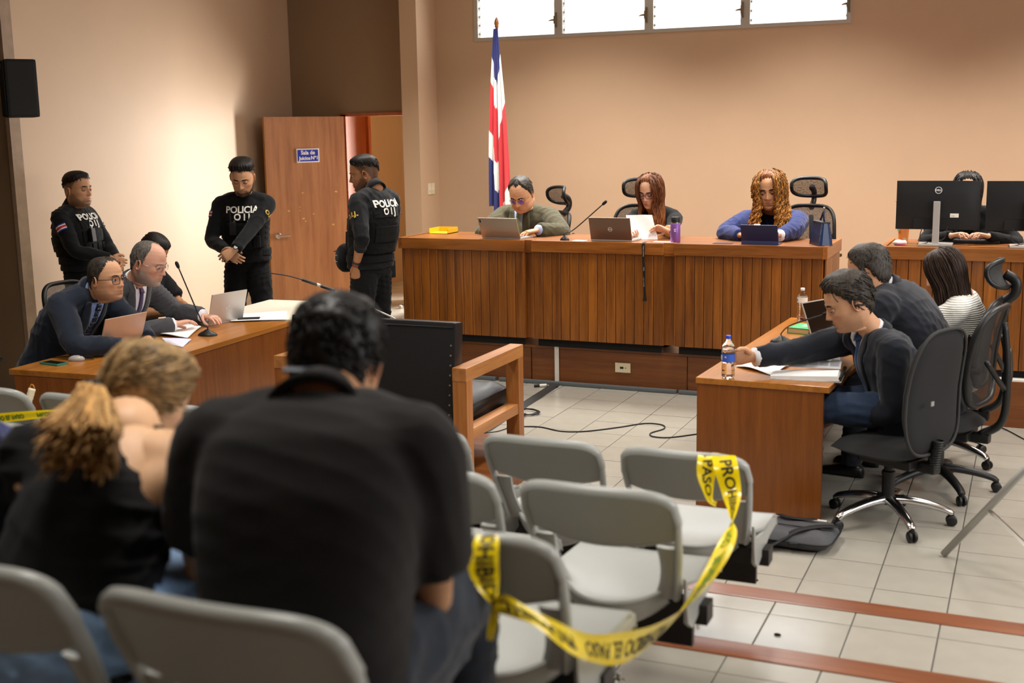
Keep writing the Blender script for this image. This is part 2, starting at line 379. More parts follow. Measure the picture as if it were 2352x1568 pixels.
h.lathe([(.001, .0), (.034, .0), (.036, .006), (.03, .014), (.018, .018), (.016, .045), (.018, .05), (.001, .052)], 20, MH)
ho = obj('door_handle', h, M_CHROME, door, smooth=True)
obj('lever', MB().box((hu-.125, min(side*.055, side*.073), hv-.012), (hu+.012, max(side*.055, side*.073), hv+.012), bev=.005), M_CHROME, ho)
obj('lock_plate', MB().box((DL-.001, -.013, hv-.055), (DL+.005, .013, hv+.055)).box((DL+.003, -.008, hv-.012), (DL+.014, .008, hv+.012)), M_STEEL, door)
wm = MB()
rr = random.Random(4)
for k in range(9):   # worn spots in the varnish
    px, py = rr.uniform(660, 775), rr.uniform(470, 520) if k < 5 else rr.uniform(430, 560)
    u, v = onleaf(px, py); a, b = rr.uniform(.006, .02), rr.uniform(.004, .012)
    wm.add([(u+a*math.cos(q*PI/4)*rr.uniform(.6, 1.1), side*.0203, v+b*math.sin(q*PI/4)*rr.uniform(.6, 1.1)) for q in range(8)], [tuple(range(8))])
obj('scuff', wm, mat('scuff', '#D09A50', .5), door)
# windows: four louvred bays
SL = mat('frosted_louvre', '#FFFFFF', .35, emit='#FBFDFF', estr=1.6)
xb = [WX0, -4.60, -3.63, -2.66, WX1]
for k in range(4):
    x0, x1 = xb[k], xb[k+1]
    wn = empty('window_%d' % (k+1), (x0, YB, WZ0)); wn['kind'] = 'structure'
    W_ = x1-x0; H_ = WZ1-WZ0
    obj('window_frame', MB().box((0, -.012, 0), (.045, .10, H_)).box((W_-.045, -.012, 0), (W_, .10, H_)).box((.045, -.012, 0), (W_-.045, .10, .035)).box((.045, -.012, H_-.035), (W_-.045, .10, H_)), M_ALU, wn)
    cl = MB()
    for j in range(7):
        z = .035+.088*j
        Mx = Matrix.Translation((0, .05, z+.045)) @ Matrix.Rotation(R(-14), 4, 'X')
        obj('louvre', MB().box((.05, -.0025, -.049), (W_-.05, .0025, .049)), SL, wn, M=Mx)
        cl.box((.044, .03, z+.03), (.056, .07, z+.05)); cl.box((W_-.056, .03, z+.03), (W_-.044, .07, z+.05))
    obj('louvre_clip', cl, M_STEEL, wn)
    hd = MB().box((W_-.030, -.035, .10), (W_-.012, -.012, .25), bev=.004).box((W_-.040, -.05, .135), (W_-.020, -.03, .215), bev=.005)
    hd.tube([(W_-.036, -.045, .175), (W_-.06, -.06, .172), (W_-.085, -.065, .165)], [.012, .009, .005], 8)
    obj('crank_handle', hd, mat('crank_metal', '#8A7A60', .4, metal=.7), wn)
# right-hand wall windows (out of view, the daylight of the room)
for k in range(4):
    wn = empty('window_%d' % (k+5), (XR, 2.8+1.2*k, 1.5)); wn['kind'] = 'structure'
    obj('window_frame', MB().box((0, 0, 0), (.1, .04, 1.4)).box((0, 1.16, 0), (.1, 1.2, 1.4)).box((0, .04, 0), (.1, 1.16, .04)).box((0, .04, 1.36), (.1, 1.16, 1.4)), M_ALU, wn)
    obj('pane', MB().box((.05, .04, .04), (.055, 1.16, 1.36)), SL, wn)
# raised platform of the bench
PZ = .31
struct('platform', MB().box((-4.75, 8.72, -.005), (XR, YB, PZ-.02)), W_PLAT)
struct('trim_10', MB().box((-4.76, 8.70, PZ-.022), (XR, YB, PZ), bev=.004), W_PLAT)
for x0, x1 in ((-4.74, -3.63), (-3.62, -2.35), (-2.34, XR)):
    obj('fascia_panel', MB().box((x0, 8.705, .0), (x1, 8.72, PZ-.024)), W_PLAT, bpy.data.objects['platform'])
struct('baseboard_platform', MB().box((-3.9, 8.66, .0), (-2.42, 8.706, .03), bev=.01).box((-2.405, 8.66, .0), (-1.2, 8.706, .03), bev=.01).box((-4.7, 8.66, 0), (-3.93, 8.706, .03), bev=.01), mat('vinyl_skirting', '#5D6468', .4))
# outlet, conduit, switches
o = obj('wall_outlet', MB().box((-.062, -.008, -.038), (.062, .0, .038), bev=.003), M_CREAMP); o.location = (-2.857, 8.704, .17)
tag(o, 'cream data socket plate on the wooden platform front', 'outlet')
obj('socket', MB().box((-.022, -.0095, -.008), (.006, -.007, .008), bev=.002).lathe([(.001, 0), (.004, 0), (.004, .003), (.001, .003)], 8, frame((.024, -.008, 0), (1, 0, 0), (0, 0, 1), (0, -1, 0))), M_BLACK, o)
o = obj('cable_conduit', MB().box((-.017, -.014, .02), (.017, 0, .335), bev=.003), M_WHITEP); o.location = (-3.403, 8.7, 0)
tag(o, 'white plastic cable conduit running up the platform front', 'conduit')
obj('screw', MB().lathe([(.001, 0), (.004, 0), (.003, .002), (.001, .002)], 8, frame((0, -.014, .29), (1, 0, 0), (0, 0, 1), (0, -1, 0))), M_STEEL, o)
for k, yy in enumerate((11.665, 11.745)):
    o = obj('light_switch', MB().box((0, -.036, -.06), (.007, .036, .06), bev=.003), M_CREAMP); o.location = (-6.03, yy, 1.385)
    obj('toggle', MB().box((.006, -.009, -.016), (.016, .009, .016), bev=.002), M_WHITEP, o)
    tag(o, ('cream light switch plate nearer the door, left of the pair' if k == 0 else 'cream light switch plate nearer the flag, right of the pair'), 'light switch', 'switches on the column')
o = thing('hanging_cylinder', 'slim brown cylinder with red top in the doorway', 'extinguisher', tuple(at(929, 530, y=11.74)), 0)
o.location.x = -6.29
obj('body', MB().lathe([(.001, 0), (.04, 0), (.042, .02), (.042, .44), (.03, .47), (.001, .475)], 14), mat('brown_can', '#7A4A30', .4), o, smooth=True)
obj('foot_band', MB().lathe([(.044, 0), (.044, .05)], 14), M_BLACK, o)
obj('valve', MB().tube([(0, 0, .47), (0, 0, .5), (-.02, -.01, .53)], [.014, .012, .008], 8), mat('red_plastic', '#D8201C', .4), o)
# ================================================================== JUDGES' BENCH
BY = 8.64; BZ = 1.15; BB = .372; RAIL = .088
bench = thing('judges_bench', 'long varnished wooden judges bench of vertical boards with wide top rail', 'bench', (-3.03, BY, PZ))
def B3(x, y, z): return (x+3.03, y-BY, z-PZ)
plank_cache = {}
def plank(parent, x0, x1, y, z0, z1, org, axis='x'):
    """one tongued board with chamfered edges, standing proud of its backing"""
    k = (round(x1-x0, 4), round(z1-z0, 3), axis)
    if k not in plank_cache:
        w_ = (x1-x0)-.0028
        mb = MB(); ch = .0035
        P = [(-w_/2, .014), (-w_/2, ch), (-w_/2+ch, 0), (w_/2-ch, 0), (w_/2, ch), (w_/2, .014)]
        if axis == 'y': P = [(-q, p) for p, q in P]
        mb.prism(P, -(z1-z0)/2, (z1-z0)/2)
        me = mesh_from(mb, 'plank'); me.materials.append(W_BENCH); plank_cache[k] = me
    o = link('plank', plank_cache[k], None, parent)
    o.location = Vector(org((x0+x1)/2 if axis == 'x' else y, y if axis == 'x' else (x0+x1)/2, (z0+z1)/2))
def face(parent, x0, x1, y, n, org):
    w_ = (x1-x0)/n
    for i in range(n): plank(parent, x0+i*w_, x0+(i+1)*w_, y, BB, BZ-RAIL+.005, org)
SEG = [(-4.727, -3.645, 14), (-3.580, -2.515, 14), (-2.435, -1.348, 15)]
for x0, x1, n in SEG:
    obj('rail', MB().box(B3(x0, BY-.022, BZ-RAIL), B3(x1, BY+.03, BZ), bev=.004), W_RAIL, bench)
    face(bench, x0+.012, x1-.008, BY, n, B3)
    obj('corner_post', MB().box(B3(x0+.002, BY+.001, BB), B3(x0+.013, BY+.09, BZ-RAIL)), W_BENCH, bench); obj('corner_post', MB().box(B3(x1-.009, BY+.001, BB), B3(x1+.0, BY+.09, BZ-RAIL)), W_BENCH, bench)
    obj('toe_kick', MB().box(B3(x0+.03, BY+.035, PZ), B3(x1-.03, BY+.06, BB+.01)), M_BLACKM, bench)
for x0, x1 in ((-3.645, -3.580), (-2.515, -2.435)):
    plank(bench, x0-.004, x1+.004, BY+.035, BB, BZ-RAIL+.005, B3)
    obj('recess_rail', MB().box(B3(x0-.004, BY+.014, BZ-RAIL-.01), B3(x1+.004, BY+.07, BZ-.0005)), W_RAIL, bench)
obj('backing', MB().box(B3(-4.72, BY+.075, BB), B3(-1.34, BY+.095, BZ-.03)), M_BLACKM, bench)
obj('worktop', MB().box(B3(-4.72, BY+.03, BZ-.03), B3(-1.35, BY+.64, BZ-.004)), W_RAIL, bench)
for x0, x1 in ((-4.757, -4.725), (-1.35, -1.317)):
    obj('side_rail', MB().box(B3(x0, BY-.0235, BZ-RAIL-.001), B3(x1, BY+.66, BZ+.001), bev=.004), W_RAILY, bench)
    obj('side_panel', MB().box(B3(x0+.012, BY+.02, BB-.03), B3(x1-.012, BY+.65, BZ-RAIL)), W_BENCH, bench)
    obj('toe_kick', MB().box(B3(x0+.014, BY+.05, PZ), B3(x1-.014, BY+.6, BB)), M_BLACKM, bench)
for i in range(9): plank(bench, BY+.03+i*.068, BY+.03+(i+1)*.068, -1.328, BB, BZ-RAIL+.005, B3, 'y')
# ------------------------------------------------------------------ clerk's bench
CY = 8.46; CZ = 1.18
cb = thing('clerk_bench', 'wooden clerk bench of vertical boards under the two monitors', 'bench', (.2, CY, PZ))
def C3(x, y, z): return (x-.2, y-CY, z-PZ)
obj('rail', MB().box(C3(-.94, CY-.022, CZ-.085), C3(1.35, CY+.03, CZ), bev=.004), W_RAIL, cb)
BZs, RAILs = BZ, RAIL; BZ, RAIL = CZ, .085
face(cb, -.915, 1.32, CY, 28, C3); BZ, RAIL = BZs, RAILs
obj('worktop', MB().box(C3(-.90, CY+.03, CZ-.03), C3(1.33, CY+.6, CZ-.004)), W_RAIL, cb)
obj('backing', MB().box(C3(-.90, CY+.02, BB), C3(1.33, CY+.04, CZ-.03)), M_BLACKM, cb)
obj('side_rail', MB().box(C3(-.94, CY-.022, CZ-.085), C3(-.908, CY+.62, CZ+.001), bev=.004), W_RAILY, cb)
obj('side_panel', MB().box(C3(-.925, CY+.02, BB-.03), C3(-.905, CY+.6, CZ-.085)), W_BENCH, cb)
obj('toe_kick', MB().box(C3(-.88, CY+.04, PZ), C3(1.3, CY+.07, BB+.01)), M_BLACKM, cb)
struct('trim_11', MB().box((-1.25, CY-.05, PZ+.0), (1.6, CY+.03, PZ+.012)), M_WHITEP)
struct('platform_step', MB().box((-1.25, CY-.06, -.005), (1.6, 8.71, PZ), bev=.003), W_PLAT)
# ------------------------------------------------------------------ counsel desks
def desk(label, corner, ang, wid, length, zt):
    """closed desk: corner = near corner on the public side (front face runs along +y)"""
    t = thing('counsel_desk', label, 'desk', (corner[0], corner[1], 0), ang)
    s = 1 if wid > 0 else -1
    X = lambda a, b: (min(a*s, b*s), max(a*s, b*s))
    w_ = abs(wid)
    a, b = X(-.006, w_+.03); obj('top', MB().box((a, -.006, zt-.032), (b, length+.006, zt), bev=.004), W_DESKY, t)
    a, b = X(.004, .03); obj('front_panel', MB().box((a, .01, .0), (b, length-.01, zt-.032)), W_DESKV, t)
    a, b = X(0, w_); obj('end_panel', MB().box((a, 0, 0), (b, .028, zt-.033), bev=.002), W_DESKV, t)
    obj('end_panel', MB().box((a, length-.028, 0), (b, length, zt-.033), bev=.002), W_DESKV, t)
    a, b = X(.03, .05); obj('modesty_liner', MB().box((a, .03, .1), (b, length-.03, zt-.05)), M_BLACKM, t)
    return t
LZ, RZ = .71, .70
ldesk = desk('wooden desk on the left holding two silver laptops', (-4.61, 5.03), R(3.4), -.655, 1.93, LZ)
rdesk = desk('wooden desk on the right holding water bottles and open papers', (-1.58, 6.06), R(-2.5), .66, 2.16, RZ)
# cream folding table beyond the left desk
wt = thing('folding_table', 'cream topped table standing beyond the left desk', 'table', (-5.05, 7.45, 0), R(4))
obj('table_top', MB().box((-.42, -.46, .685), (.42, .42, .715), bev=.008), mat('cream_laminate', '#EFE8D6', .35), wt)
for sx in (-1, 1):
    for sy in (-1, 1): obj('leg', MB().box((sx*.36-.018, sy*.38-.018-.02, 0), (sx*.36+.018, sy*.38+.018-.02, .685)), M_STEEL, wt)
obj('apron', MB().box((-.4, -.42, .61), (.4, -.40, .684)).box((-.4, .38, .61), (.4, .40, .684)).box((.38, -.4, .55), (.4, .38, .684)), mat('cream_metal', '#DDD4BC', .5), wt)
obj('drawer_mark', MB().box((.401, -.3, .60), (.403, -.12, .615)), mat('brown_mark', '#7A3C26', .5), wt)
# ------------------------------------------------------------------ witness platform and armchair
wp = struct('platform_witness', MB().box((-4.05, 5.0, 0), (-2.62, 6.76, .09), bev=.006), W_PLAT)
ac = thing('armchair', 'wide black leather armchair with heavy wooden frame seen from behind', 'armchair', (-3.27, 5.78, .09))
# photo anchors: rear right post 1041..1110 px, arm top z about .72
AX1 = .475; AW = .085; AD = .80; AZ = .63
def armside(x0, x1):
    obj('leg', MB().box((x0, 0, 0), (x1, .078, AZ-.075), bev=.003), W_ARMZ, ac)
    obj('leg', MB().box((x0, AD-.075, 0), (x1, AD, AZ-.075), bev=.003), W_ARMZ, ac)
    obj('armrest', MB().box((x0, -.002, AZ-.075), (x1, AD+.002, AZ), bev=.003), W_ARMY, ac)
    obj('side_rail', MB().box((x0+.004, .078, .215), (x1-.004, AD-.075, .275), bev=.002), W_ARMY, ac)
armside(AX1-AW, AX1); armside(-AX1-.30, -AX1-.30+AW)
XA, XB = -AX1-.30+AW, AX1-AW
obj('back_rail', MB().box((XA, .01, .17), (XB, .05, .275), bev=.003), W_ARMX, ac)
obj('front_rail', MB().box((XA, AD-.06, .17), (XB, AD-.02, .255), bev=.003), W_ARMX, ac)
Mb = Matrix.Translation((0, .0, .275)) @ Matrix.Rotation(R(-6.5), 4, 'X')
bk = obj('backrest', MB().box((XA+.004, .0, 0), (XB-.004, .10, .60), Mb, bev=.022), M_LEATHER, ac, auto=50)
nl = MB(); sd = MB()
for i in range(9):
    for x in (XA+.03, XB-.03): nl.lathe([(.001, 0), (.006, 0), (.005, .003), (.001, .004)], 8, Mb @ frame((x, 0, .03+.055*i), (1, 0, 0), (0, 0, 1), (0, -1, 0)))
obj('stud', nl, M_STEEL, bk)
sd.tube([Mb @ Vector((XA+.02, -.001, .57)), Mb @ Vector((XB-.02, -.001, .57))], .004, 6)
obj('piping', sd, M_LEATHER, bk)
def cush(u, v):
    x = XA+.01+(XB-XA-.02)*u; y = .12+(AD-.14)*v
    e = min(u, 1-u, v, 1-v); z = .36+.055*(1-math.exp(-e*18))+.006*math.sin(u*40+v*9)*math.exp(-((v-.8)/.25)**2)
    return Vector((x, y, z))
cu = MB().grid(cush, 40, 26); cu.box((XA+.01, .12, .26), (XB-.01, AD-.02, .362))
obj('seat_cushion', cu, M_LEATHER, ac, smooth=True)
# ------------------------------------------------------------------ public seating: plastic shells bolted to beams
M_SHELL = mat('grey_shell', '#A0A29E', .32, noise_amt=.02, noise_scale=6, bump=.03, bump_scale=500)
M_BEAM = mat('beam_black', '#1B1A19', .45)
M_LEGG = mat('leg_grey', '#6F7473', .5, metal=.2)
def shell_profile(s):
    """centre line of the backrest: s 0 (seat) .. 1 (top)"""
    return Vector((0, -.165-.135*s-.02*s*s, .455+.345*s))
HWB = .2175
def make_chair():
    t = thing('beam_chair', 'x', 'chair', (0, 0, 0))
    mb = MB(); NU, NV = 25, 15
    def edge_top(u):       # rounded upper corners (superellipse)
        return 1-.26*(1-(max(0, 1-abs(u)**5.0))**.28)
    def panel(u, v):
        uu = u*2-1; lo = .60-.10*math.cos(uu*PI/2)**1.0; hi = edge_top(uu)
        s = lo+(hi-lo)*v; p = shell_profile(s)
        p.x = uu*(HWB-.004); p.y += -.028*(1-uu*uu)+.0
        return p, Vector((0, .93, .36))
    mb.slab(panel, NU, NV, .009)
    # rim of the panel
    rim = []
    for k in range(61):
        uu = -1+2*k/60
        p = shell_profile(edge_top(uu)); p.x = uu*HWB; p.y += -.028*(1-uu*uu)+.006; rim.append(p)
    fl_ = []
    left = [shell_profile(s)+Vector((-HWB+.028*(1-s)**2*1.2, .004, 0)) for s in np.linspace(.02, .72, 12)]
    right = [Vector((-p.x, p.y, p.z)) for p in left][::-1]
    path = left+[p for p in rim if True]+right
    path2 = [path[0]]
    for p in path[1:]:
        if (p-path2[-1]).length > .006: path2.append(p)
    mb.tube(path2, [.0115]*len(path2), 8, flat=1.5, up=(0, 1, 0))
    lip = []
    for k in range(31):
        uu = -1+2*k/30; p, n = panel(k/30, 0); lip.append(p+Vector((0, .006, 0)))
    mb.tube(lip, .0075, 6)
    bo = None
    for sgn in (-1, 1):      # posts between panel and seat
        def post(u, v):
            s = .0+.5*v; p = shell_profile(s)
            wd = .062-.012*math.sin(v*PI)
            x1 = HWB-.034*(1-s)**2; p.x = sgn*(x1-wd*u); p.y += -.008*math.sin(u*PI)+.004
            return p, Vector((0, .93, .3))
        mb.slab(post, 7, 12, .012)
    obj('backrest', mb, M_SHELL, t, auto=50)
    st = MB()
    def pan(u, v):
        uu = u*2-1; y = -.205+.44*v
        hw = .150+.066*sstep(0, .45, v)
        dish = .020*(1-uu**2)*math.sin(min(1, v*1.1)*PI)**.7
        z = .452-dish-.055*max(0, (v-.86)/.14)**2+.018*abs(uu)**4*(1-v)
        yy = y-.06*(1-uu*uu)*(1-v)**3 + .05*uu*uu*(1-v)**4
        return Vector((uu*hw, yy, z)), Vector((0, 0, 1))
    st.slab(pan, 23, 21, .010)
    # rear skirt of the seat and side cheeks joining seat and posts
    def skirt(u, v):
        uu = u*2-1; p, n = pan(u, 0); q = p.copy(); q.z -= .075*v*(1-.35*uu*uu); q.y += .05*v*v
        return q, Vector((0, -1, 0))
    st.slab(skirt, 23, 6, .006)
    rimp = []
    for k in range(27): p, n = pan(k/26, 0); rimp.append(p+Vector((0, 0, .006)))
    st.tube(rimp, .008, 6)
    for sgn in (-1, 1):
        C_ = [(-.195, .53), (-.15, .475), (-.02, .458), (.12, .460), (.225, .440), (.236, .41), (.10, .405), (-.02, .375), (-.10, .352), (-.15, .385), (-.185, .45)]
        n_ = len(C_); st.add([(sgn*(.203+.008*(q[1] > .44)), q[0], q[1]) for q in C_]+[(sgn*(.215+.004*(q[1] > .44)), q[0], q[1]) for q in C_], [tuple(range(n_)), tuple(range(2*n_-1, n_-1, -1))]+[(i, (i+1) % n_, n_+(i+1) % n_, n_+i) for i in range(n_)])
    ribs = MB()
    obj('seat', st, M_SHELL, t, auto=50)
    for bx in (-.115, .115): obj('bracket', MB().box((bx-.015, -.1, .395), (bx+.015, .14, .44)), M_BEAM, t)
    return t
chair_proto = make_chair(); first = [True]
def put_chair(x, ytop, zf, label, group):
    if first[0]: o = chair_proto; first[0] = False
    else: o = copy_tree(chair_proto)
    o.location = (x, ytop+.318, zf); o['label'] = label; o['group'] = group
    return o
ROW = {'A': (3.765, .13), 'B': (2.89, .26), 'C': (2.11, .39), 'D': (1.34, .52)}
def row(k, items, beams):
    yt, z = ROW[k]
    for x, lab in items: put_chair(x, yt, z, lab, {'A': 'grey chairs of the front row', 'B': 'grey chairs of the second row', 'C': 'grey chairs of the third row', 'D': 'grey chairs of the rear row'}[k])
    for x0, x1, legs, lab in beams:
        b = thing('seating_beam', lab, 'seat beam', ((x0+x1)/2, yt+.318, z))
        xm = (x0+x1)/2
        obj('beam', MB().box((x0-xm, -.035, .335), (x1-xm, .035, .395), bev=.004), M_BEAM, b)
        obj('hanger', MB().box((x0-xm+.05, -.012, .255), (x1-xm-.05, .012, .34)), M_BEAM, b)
        for lx in legs:
            obj('leg', MB().box((lx-xm-.022, -.03, .03), (lx-xm+.022, .03, .34), bev=.003), M_LEGG, b)
            obj('foot', MB().box((lx-xm-.025, -.21, .015), (lx-xm+.025, .21, .05), bev=.006), M_LEGG, b)
            ad = MB()
            for sy in (-.19, .19): ad.lathe([(.001, 0), (.02, 0), (.02, .01), (.008, .014), (.008, .035), (.001, .036)], 12, Matrix.Translation((lx-xm+(.04 if sy > 0 else -.0), sy, 0)))
            obj('levelling_foot', ad, M_STEEL, b)
row('A', [(-1.03, 'grey plastic chair at the right end of the front row, barrier tape over its back'), (-1.545, 'grey plastic chair in front row directly before the wooden armchair leg'), (-2.06, 'grey plastic chair in front row below the black leather backrest'), (-2.58, 'grey plastic chair in front row hidden behind the man in black'), (-3.10, 'grey plastic chair seen between the ponytail woman and the man in black'), (-3.63, 'grey plastic chair in front row behind the ponytail, before the left desk'), (-4.15, 'grey plastic chair cut by the left picture edge beside the white bottle')],
    [(-2.32, -.79, (-2.0, -1.14), 'black beam and grey legs carrying the right front-row chairs'), (-4.42, -2.36, (-4.1, -2.7), 'black beam carrying the left front-row chairs')])
row('B', [(-1.03, 'grey plastic chair with open lower back in centre, right end of second row'), (-1.55, 'grey plastic chair in second row beside the seated man\'s right shoulder'), (-2.07, 'grey plastic chair in second row hidden behind the man in black'), (-3.11, 'grey plastic chair back at the left edge below the yellow tape')],
    [(-2.32, -.79, (-2.0, -1.17), 'black beam and grey leg under the centre second-row chairs'), (-3.4, -2.36, (-3.2,), 'black beam carrying the left second-row chair')])
row('C', [(-1.055, 'dark shaded grey chair with yellow tape knotted on its back'), (-1.575, 'grey plastic chair in the third row in front of the man in black')], [(-1.9, -.83, (-1.7, -1.0), 'black beam carrying the third-row chairs')])
row('D', [(-1.075, 'grey plastic chair in the foreground under the man in black'), (-1.60, 'grey plastic chair in bottom left corner under the ponytail woman'), (-2.13, 'grey plastic chair at far left under the person in navy')], [(-2.4, -.83, (-2.2, -1.2), 'black beam carrying the rear-row chairs')])
# ------------------------------------------------------------------ office chairs
M_FAB = mat('charcoal_fabric', '#19191A', .9, noise_amt=.12, noise_scale=260, bump=.15, bump_scale=600)
M_GREYF = mat('grey_mesh_fabric', '#303030', .8, noise_amt=.15, noise_scale=300)
def mesh_net(name='chair_net', col='#1A1A1A', hole=.42):
    if name in MATS: return MATS[name]
    m = bpy.data.materials.new(name); m.use_nodes = True; MATS[name] = m; N, L = m.node_tree.nodes, m.node_tree.links
    b = N['Principled BSDF']; b.inputs['Base Color'].default_value = srgb(col); b.inputs['Roughness'].default_value = .6
    tc = N.new('ShaderNodeTexCoord'); mp = N.new('ShaderNodeMapping'); mp.inputs['Scale'].default_value = (300, 300, 300); L.new(tc.outputs['Object'], mp.inputs[0])
    ck = N.new('ShaderNodeTexVoronoi'); ck.feature = 'F1'; ck.inputs['Scale'].default_value = 1.6; L.new(mp.outputs[0], ck.inputs[0])
    lt = N.new('ShaderNodeMath'); lt.operation = 'GREATER_THAN'; lt.inputs[1].default_value = hole; L.new(ck.outputs['Distance'], lt.inputs[0])
    L.new(lt.outputs[0], b.inputs['Alpha'])
    return m
M_NET = mesh_net()
def rounded(u, n=3.2):
    a = 2*PI*u; c, s = math.cos(a), math.sin(a)
    return math.copysign(abs(c)**(2/n), c), math.copysign(abs(s)**(2/n), s)
def pad(mb, fn, nu=28, nv=7, n=3.2):
    """closed cushion: fn(a,b)->(centre point, normal, thickness front/back) on a rounded plate"""
    for side_ in (1, -1):
        rings = []
        for j in range(nv):
            rr_ = j/(nv-1); r_ = []
            for i in range(nu):
                c, s = rounded(i/nu, n); p, nn, tf, tb = fn(c*rr_, s*rr_)
                k = (1-rr_**4)**.5
                r_.append(p+nn*(tf if side_ > 0 else -tb)*k)
            rings.append(r_)
        mb.loft(rings, False)
    return mb
def hoop(mb, fn, rad, n=3.2, nu=40, flat=1.0):
    pts = []
    for i in range(nu+1):
        c, s = rounded((i % nu)/nu, n); pts.append(fn(c, s)[0])
    return mb.tube(pts, rad, 8, False, flat=flat)
def office_chair(label, loc, rz, kind, base='chrome', seat_z=.46, spin=0.0, hgt=.24):
    t = thing('office_chair', label, 'chair', loc, rz)
    mbase = M_CHROME if base == 'chrome' else M_BLACK
    seat = MB(); pad(seat, lambda a, b: (Vector((a*.245, .02+b*.24, seat_z-.03-.03*max(0, b-.6)**2*6)), Vector((0, 0, 1)), .045, .03), 28, 7)
    obj('seat', seat, M_FAB, t, smooth=True)
    obj('gas_column', MB().lathe([(.032, .10), (.032, .27), (.024, .275), (.024, seat_z-.09), (.001, seat_z-.09)], 14), M_BLACK, t, auto=40)
    mech = MB().box((-.10, -.18, seat_z-.11), (.10, .12, seat_z-.06), bev=.012).box((-.03, -.27, seat_z-.12), (.03, -.15, seat_z-.07), bev=.01)
    mech.tube([(.1, .05, seat_z-.08), (.2, .07, seat_z-.085), (.26, .08, seat_z-.08)], [.008, .008, .012], 6)
    obj('mechanism', mech, M_BLACK, t)
    for k in range(5):
        a = spin+2*PI*k/5; d = Vector((math.cos(a), math.sin(a), 0)); e = Vector((-d.y, d.x, 0))
        arm = MB(); path = [d*.02+Vector((0, 0, .125)), d*.1+Vector((0, 0, .122)), d*.2+Vector((0, 0, .105)), d*.285+Vector((0, 0, .08)), d*.31+Vector((0, 0, .062))]
        arm.tube(crom(path, 4), list(np.interp(np.linspace(0, 1, 17), [0, .4, .8, 1], [.033, .028, .022, .02])), 10, flat=.75, up=(0, 0, 1))
        ao = obj('base_arm', arm, mbase, t, smooth=True)
        c = MB(); ctr = d*.31+Vector((0, 0, .028))
        for s in (-1, 1): c.lathe([(.001, -.009), (.022, -.009), (.027, -.005), (.027, .005), (.022, .009), (.001, .009)], 14, frame(ctr+e*s*.013, d, (0, 0, 1), e*s))
        c.tube([ctr+Vector((0, 0, .01)), ctr+Vector((0, 0, .045))], .012, 8)
        obj('caster', c, M_BLACK, ao, auto=40)
    up = Vector((0, -.16, .987))
    if kind == 'task':
        f = lambda a, b: (Vector((a*(.215+.025*(1-b)*.5), -.215-.055*b*0-.09*(b+1)/2*.55+.02*math.cos(b*2.4), seat_z+.29+b*.31)), Vector((0, .985, .16)), .04, .028)
        bb = MB(); pad(bb, f, 36, 9, 3.4); bo = obj('backrest', bb, M_FAB, t, smooth=True)
        g = lambda a, b: (f(a, b)[0]-Vector((0, .012, 0)), None)
        pp = MB(); hoop(pp, g, .008, 3.4); obj('back_piping', pp, M_GREYF, bo, smooth=True)
        bl = MB()
        for j in range(12): bl.lathe([(.026, 0), (.034, .006), (.026, .012)], 12, Matrix.Translation((0, -.245-.002*j, seat_z-.10+.0125*j)))
        obj('bellows', bl, M_BLACK, t, smooth=True)
        obj('care_tag', MB().box((-.11, -.290, seat_z+.24), (-.085, -.286, seat_z+.262)), mat('tag_grey', '#8A8A86', .6), bo)
    else:
        f = lambda a, b: (Vector((a*(.235-.02*b), -.20-.10*(b+1)/2+.045*math.sin((b+1)*1.25)-.03*(1-a*a), seat_z+.10+hgt+b*hgt)), Vector((0, .98, .16)), .014, .01)
        fr = MB(); hoop(fr, f, .019, 4.0, 48, .8); bo = obj('back_frame', fr, M_BLACK, t, smooth=True)
        if kind == 'tall':
            nt = MB(); pad(nt, lambda a, b: (f(a, b)[0], Vector((0, .98, .16)), .02, .012), 36, 8, 4); obj('back_pad', nt, M_GREYF, bo, smooth=True)
        else:
            nt = MB(); nt.grid(lambda u, v: f((rounded(u, 4.)[0])*v*.985, (rounded(u, 4.)[1])*v*.985)[0], 41, 9); obj('mesh_panel', nt, M_NET, bo, smooth=True)
        sp = MB(); sp.tube(crom([(0, -.22, seat_z-.08), (0, -.33, seat_z+.02), (0, -.34, seat_z+.30), (0, -.315, seat_z+hgt*2+.02)], 6), list(np.linspace(.03, .02, 19)), 8, flat=.8)
        for sx in (-1, 1): sp.tube(crom([(0, -.335, seat_z+.18), (sx*.1, -.33, seat_z+.24), (sx*.21, -.29, seat_z+.36)], 5), .014, 8)
        obj('spine', sp, M_BLACK, t, smooth=True)
        if kind in ('mesh', 'tall'):
            zt = seat_z+.10+hgt*2
            hb = MB(); hb.tube(crom([(0, -.31, zt-.02), (0, -.37, zt+.04), (0, -.37, zt+.11), (0, -.31, zt+.15)], 6), .022, 8, flat=1.3)
            ho = obj('headrest_stem', hb, M_BLACK, t, smooth=True)
            g = lambda a, b: (Vector((a*.145, -.285+.05*a*a-.03*b*b+.02*b, zt+.15+b*.075)), Vector((0, .98, -.1)), .012, .012)
            hr = MB(); hoop(hr, g, .015, 3.4, 36); hh = obj('headrest', hr, M_BLACK, t, smooth=True)
            hn = MB()
            if kind == 'tall': pad(hn, g, 28, 6, 3.4); obj('headrest_pad', hn, M_GREYF, hh, smooth=True)
            else: hn.grid(lambda u, v: g(rounded(u, 3.4)[0]*v*.97, rounded(u, 3.4)[1]*v*.97)[0], 37, 6); obj('headrest_mesh', hn, M_NET, hh, smooth=True)
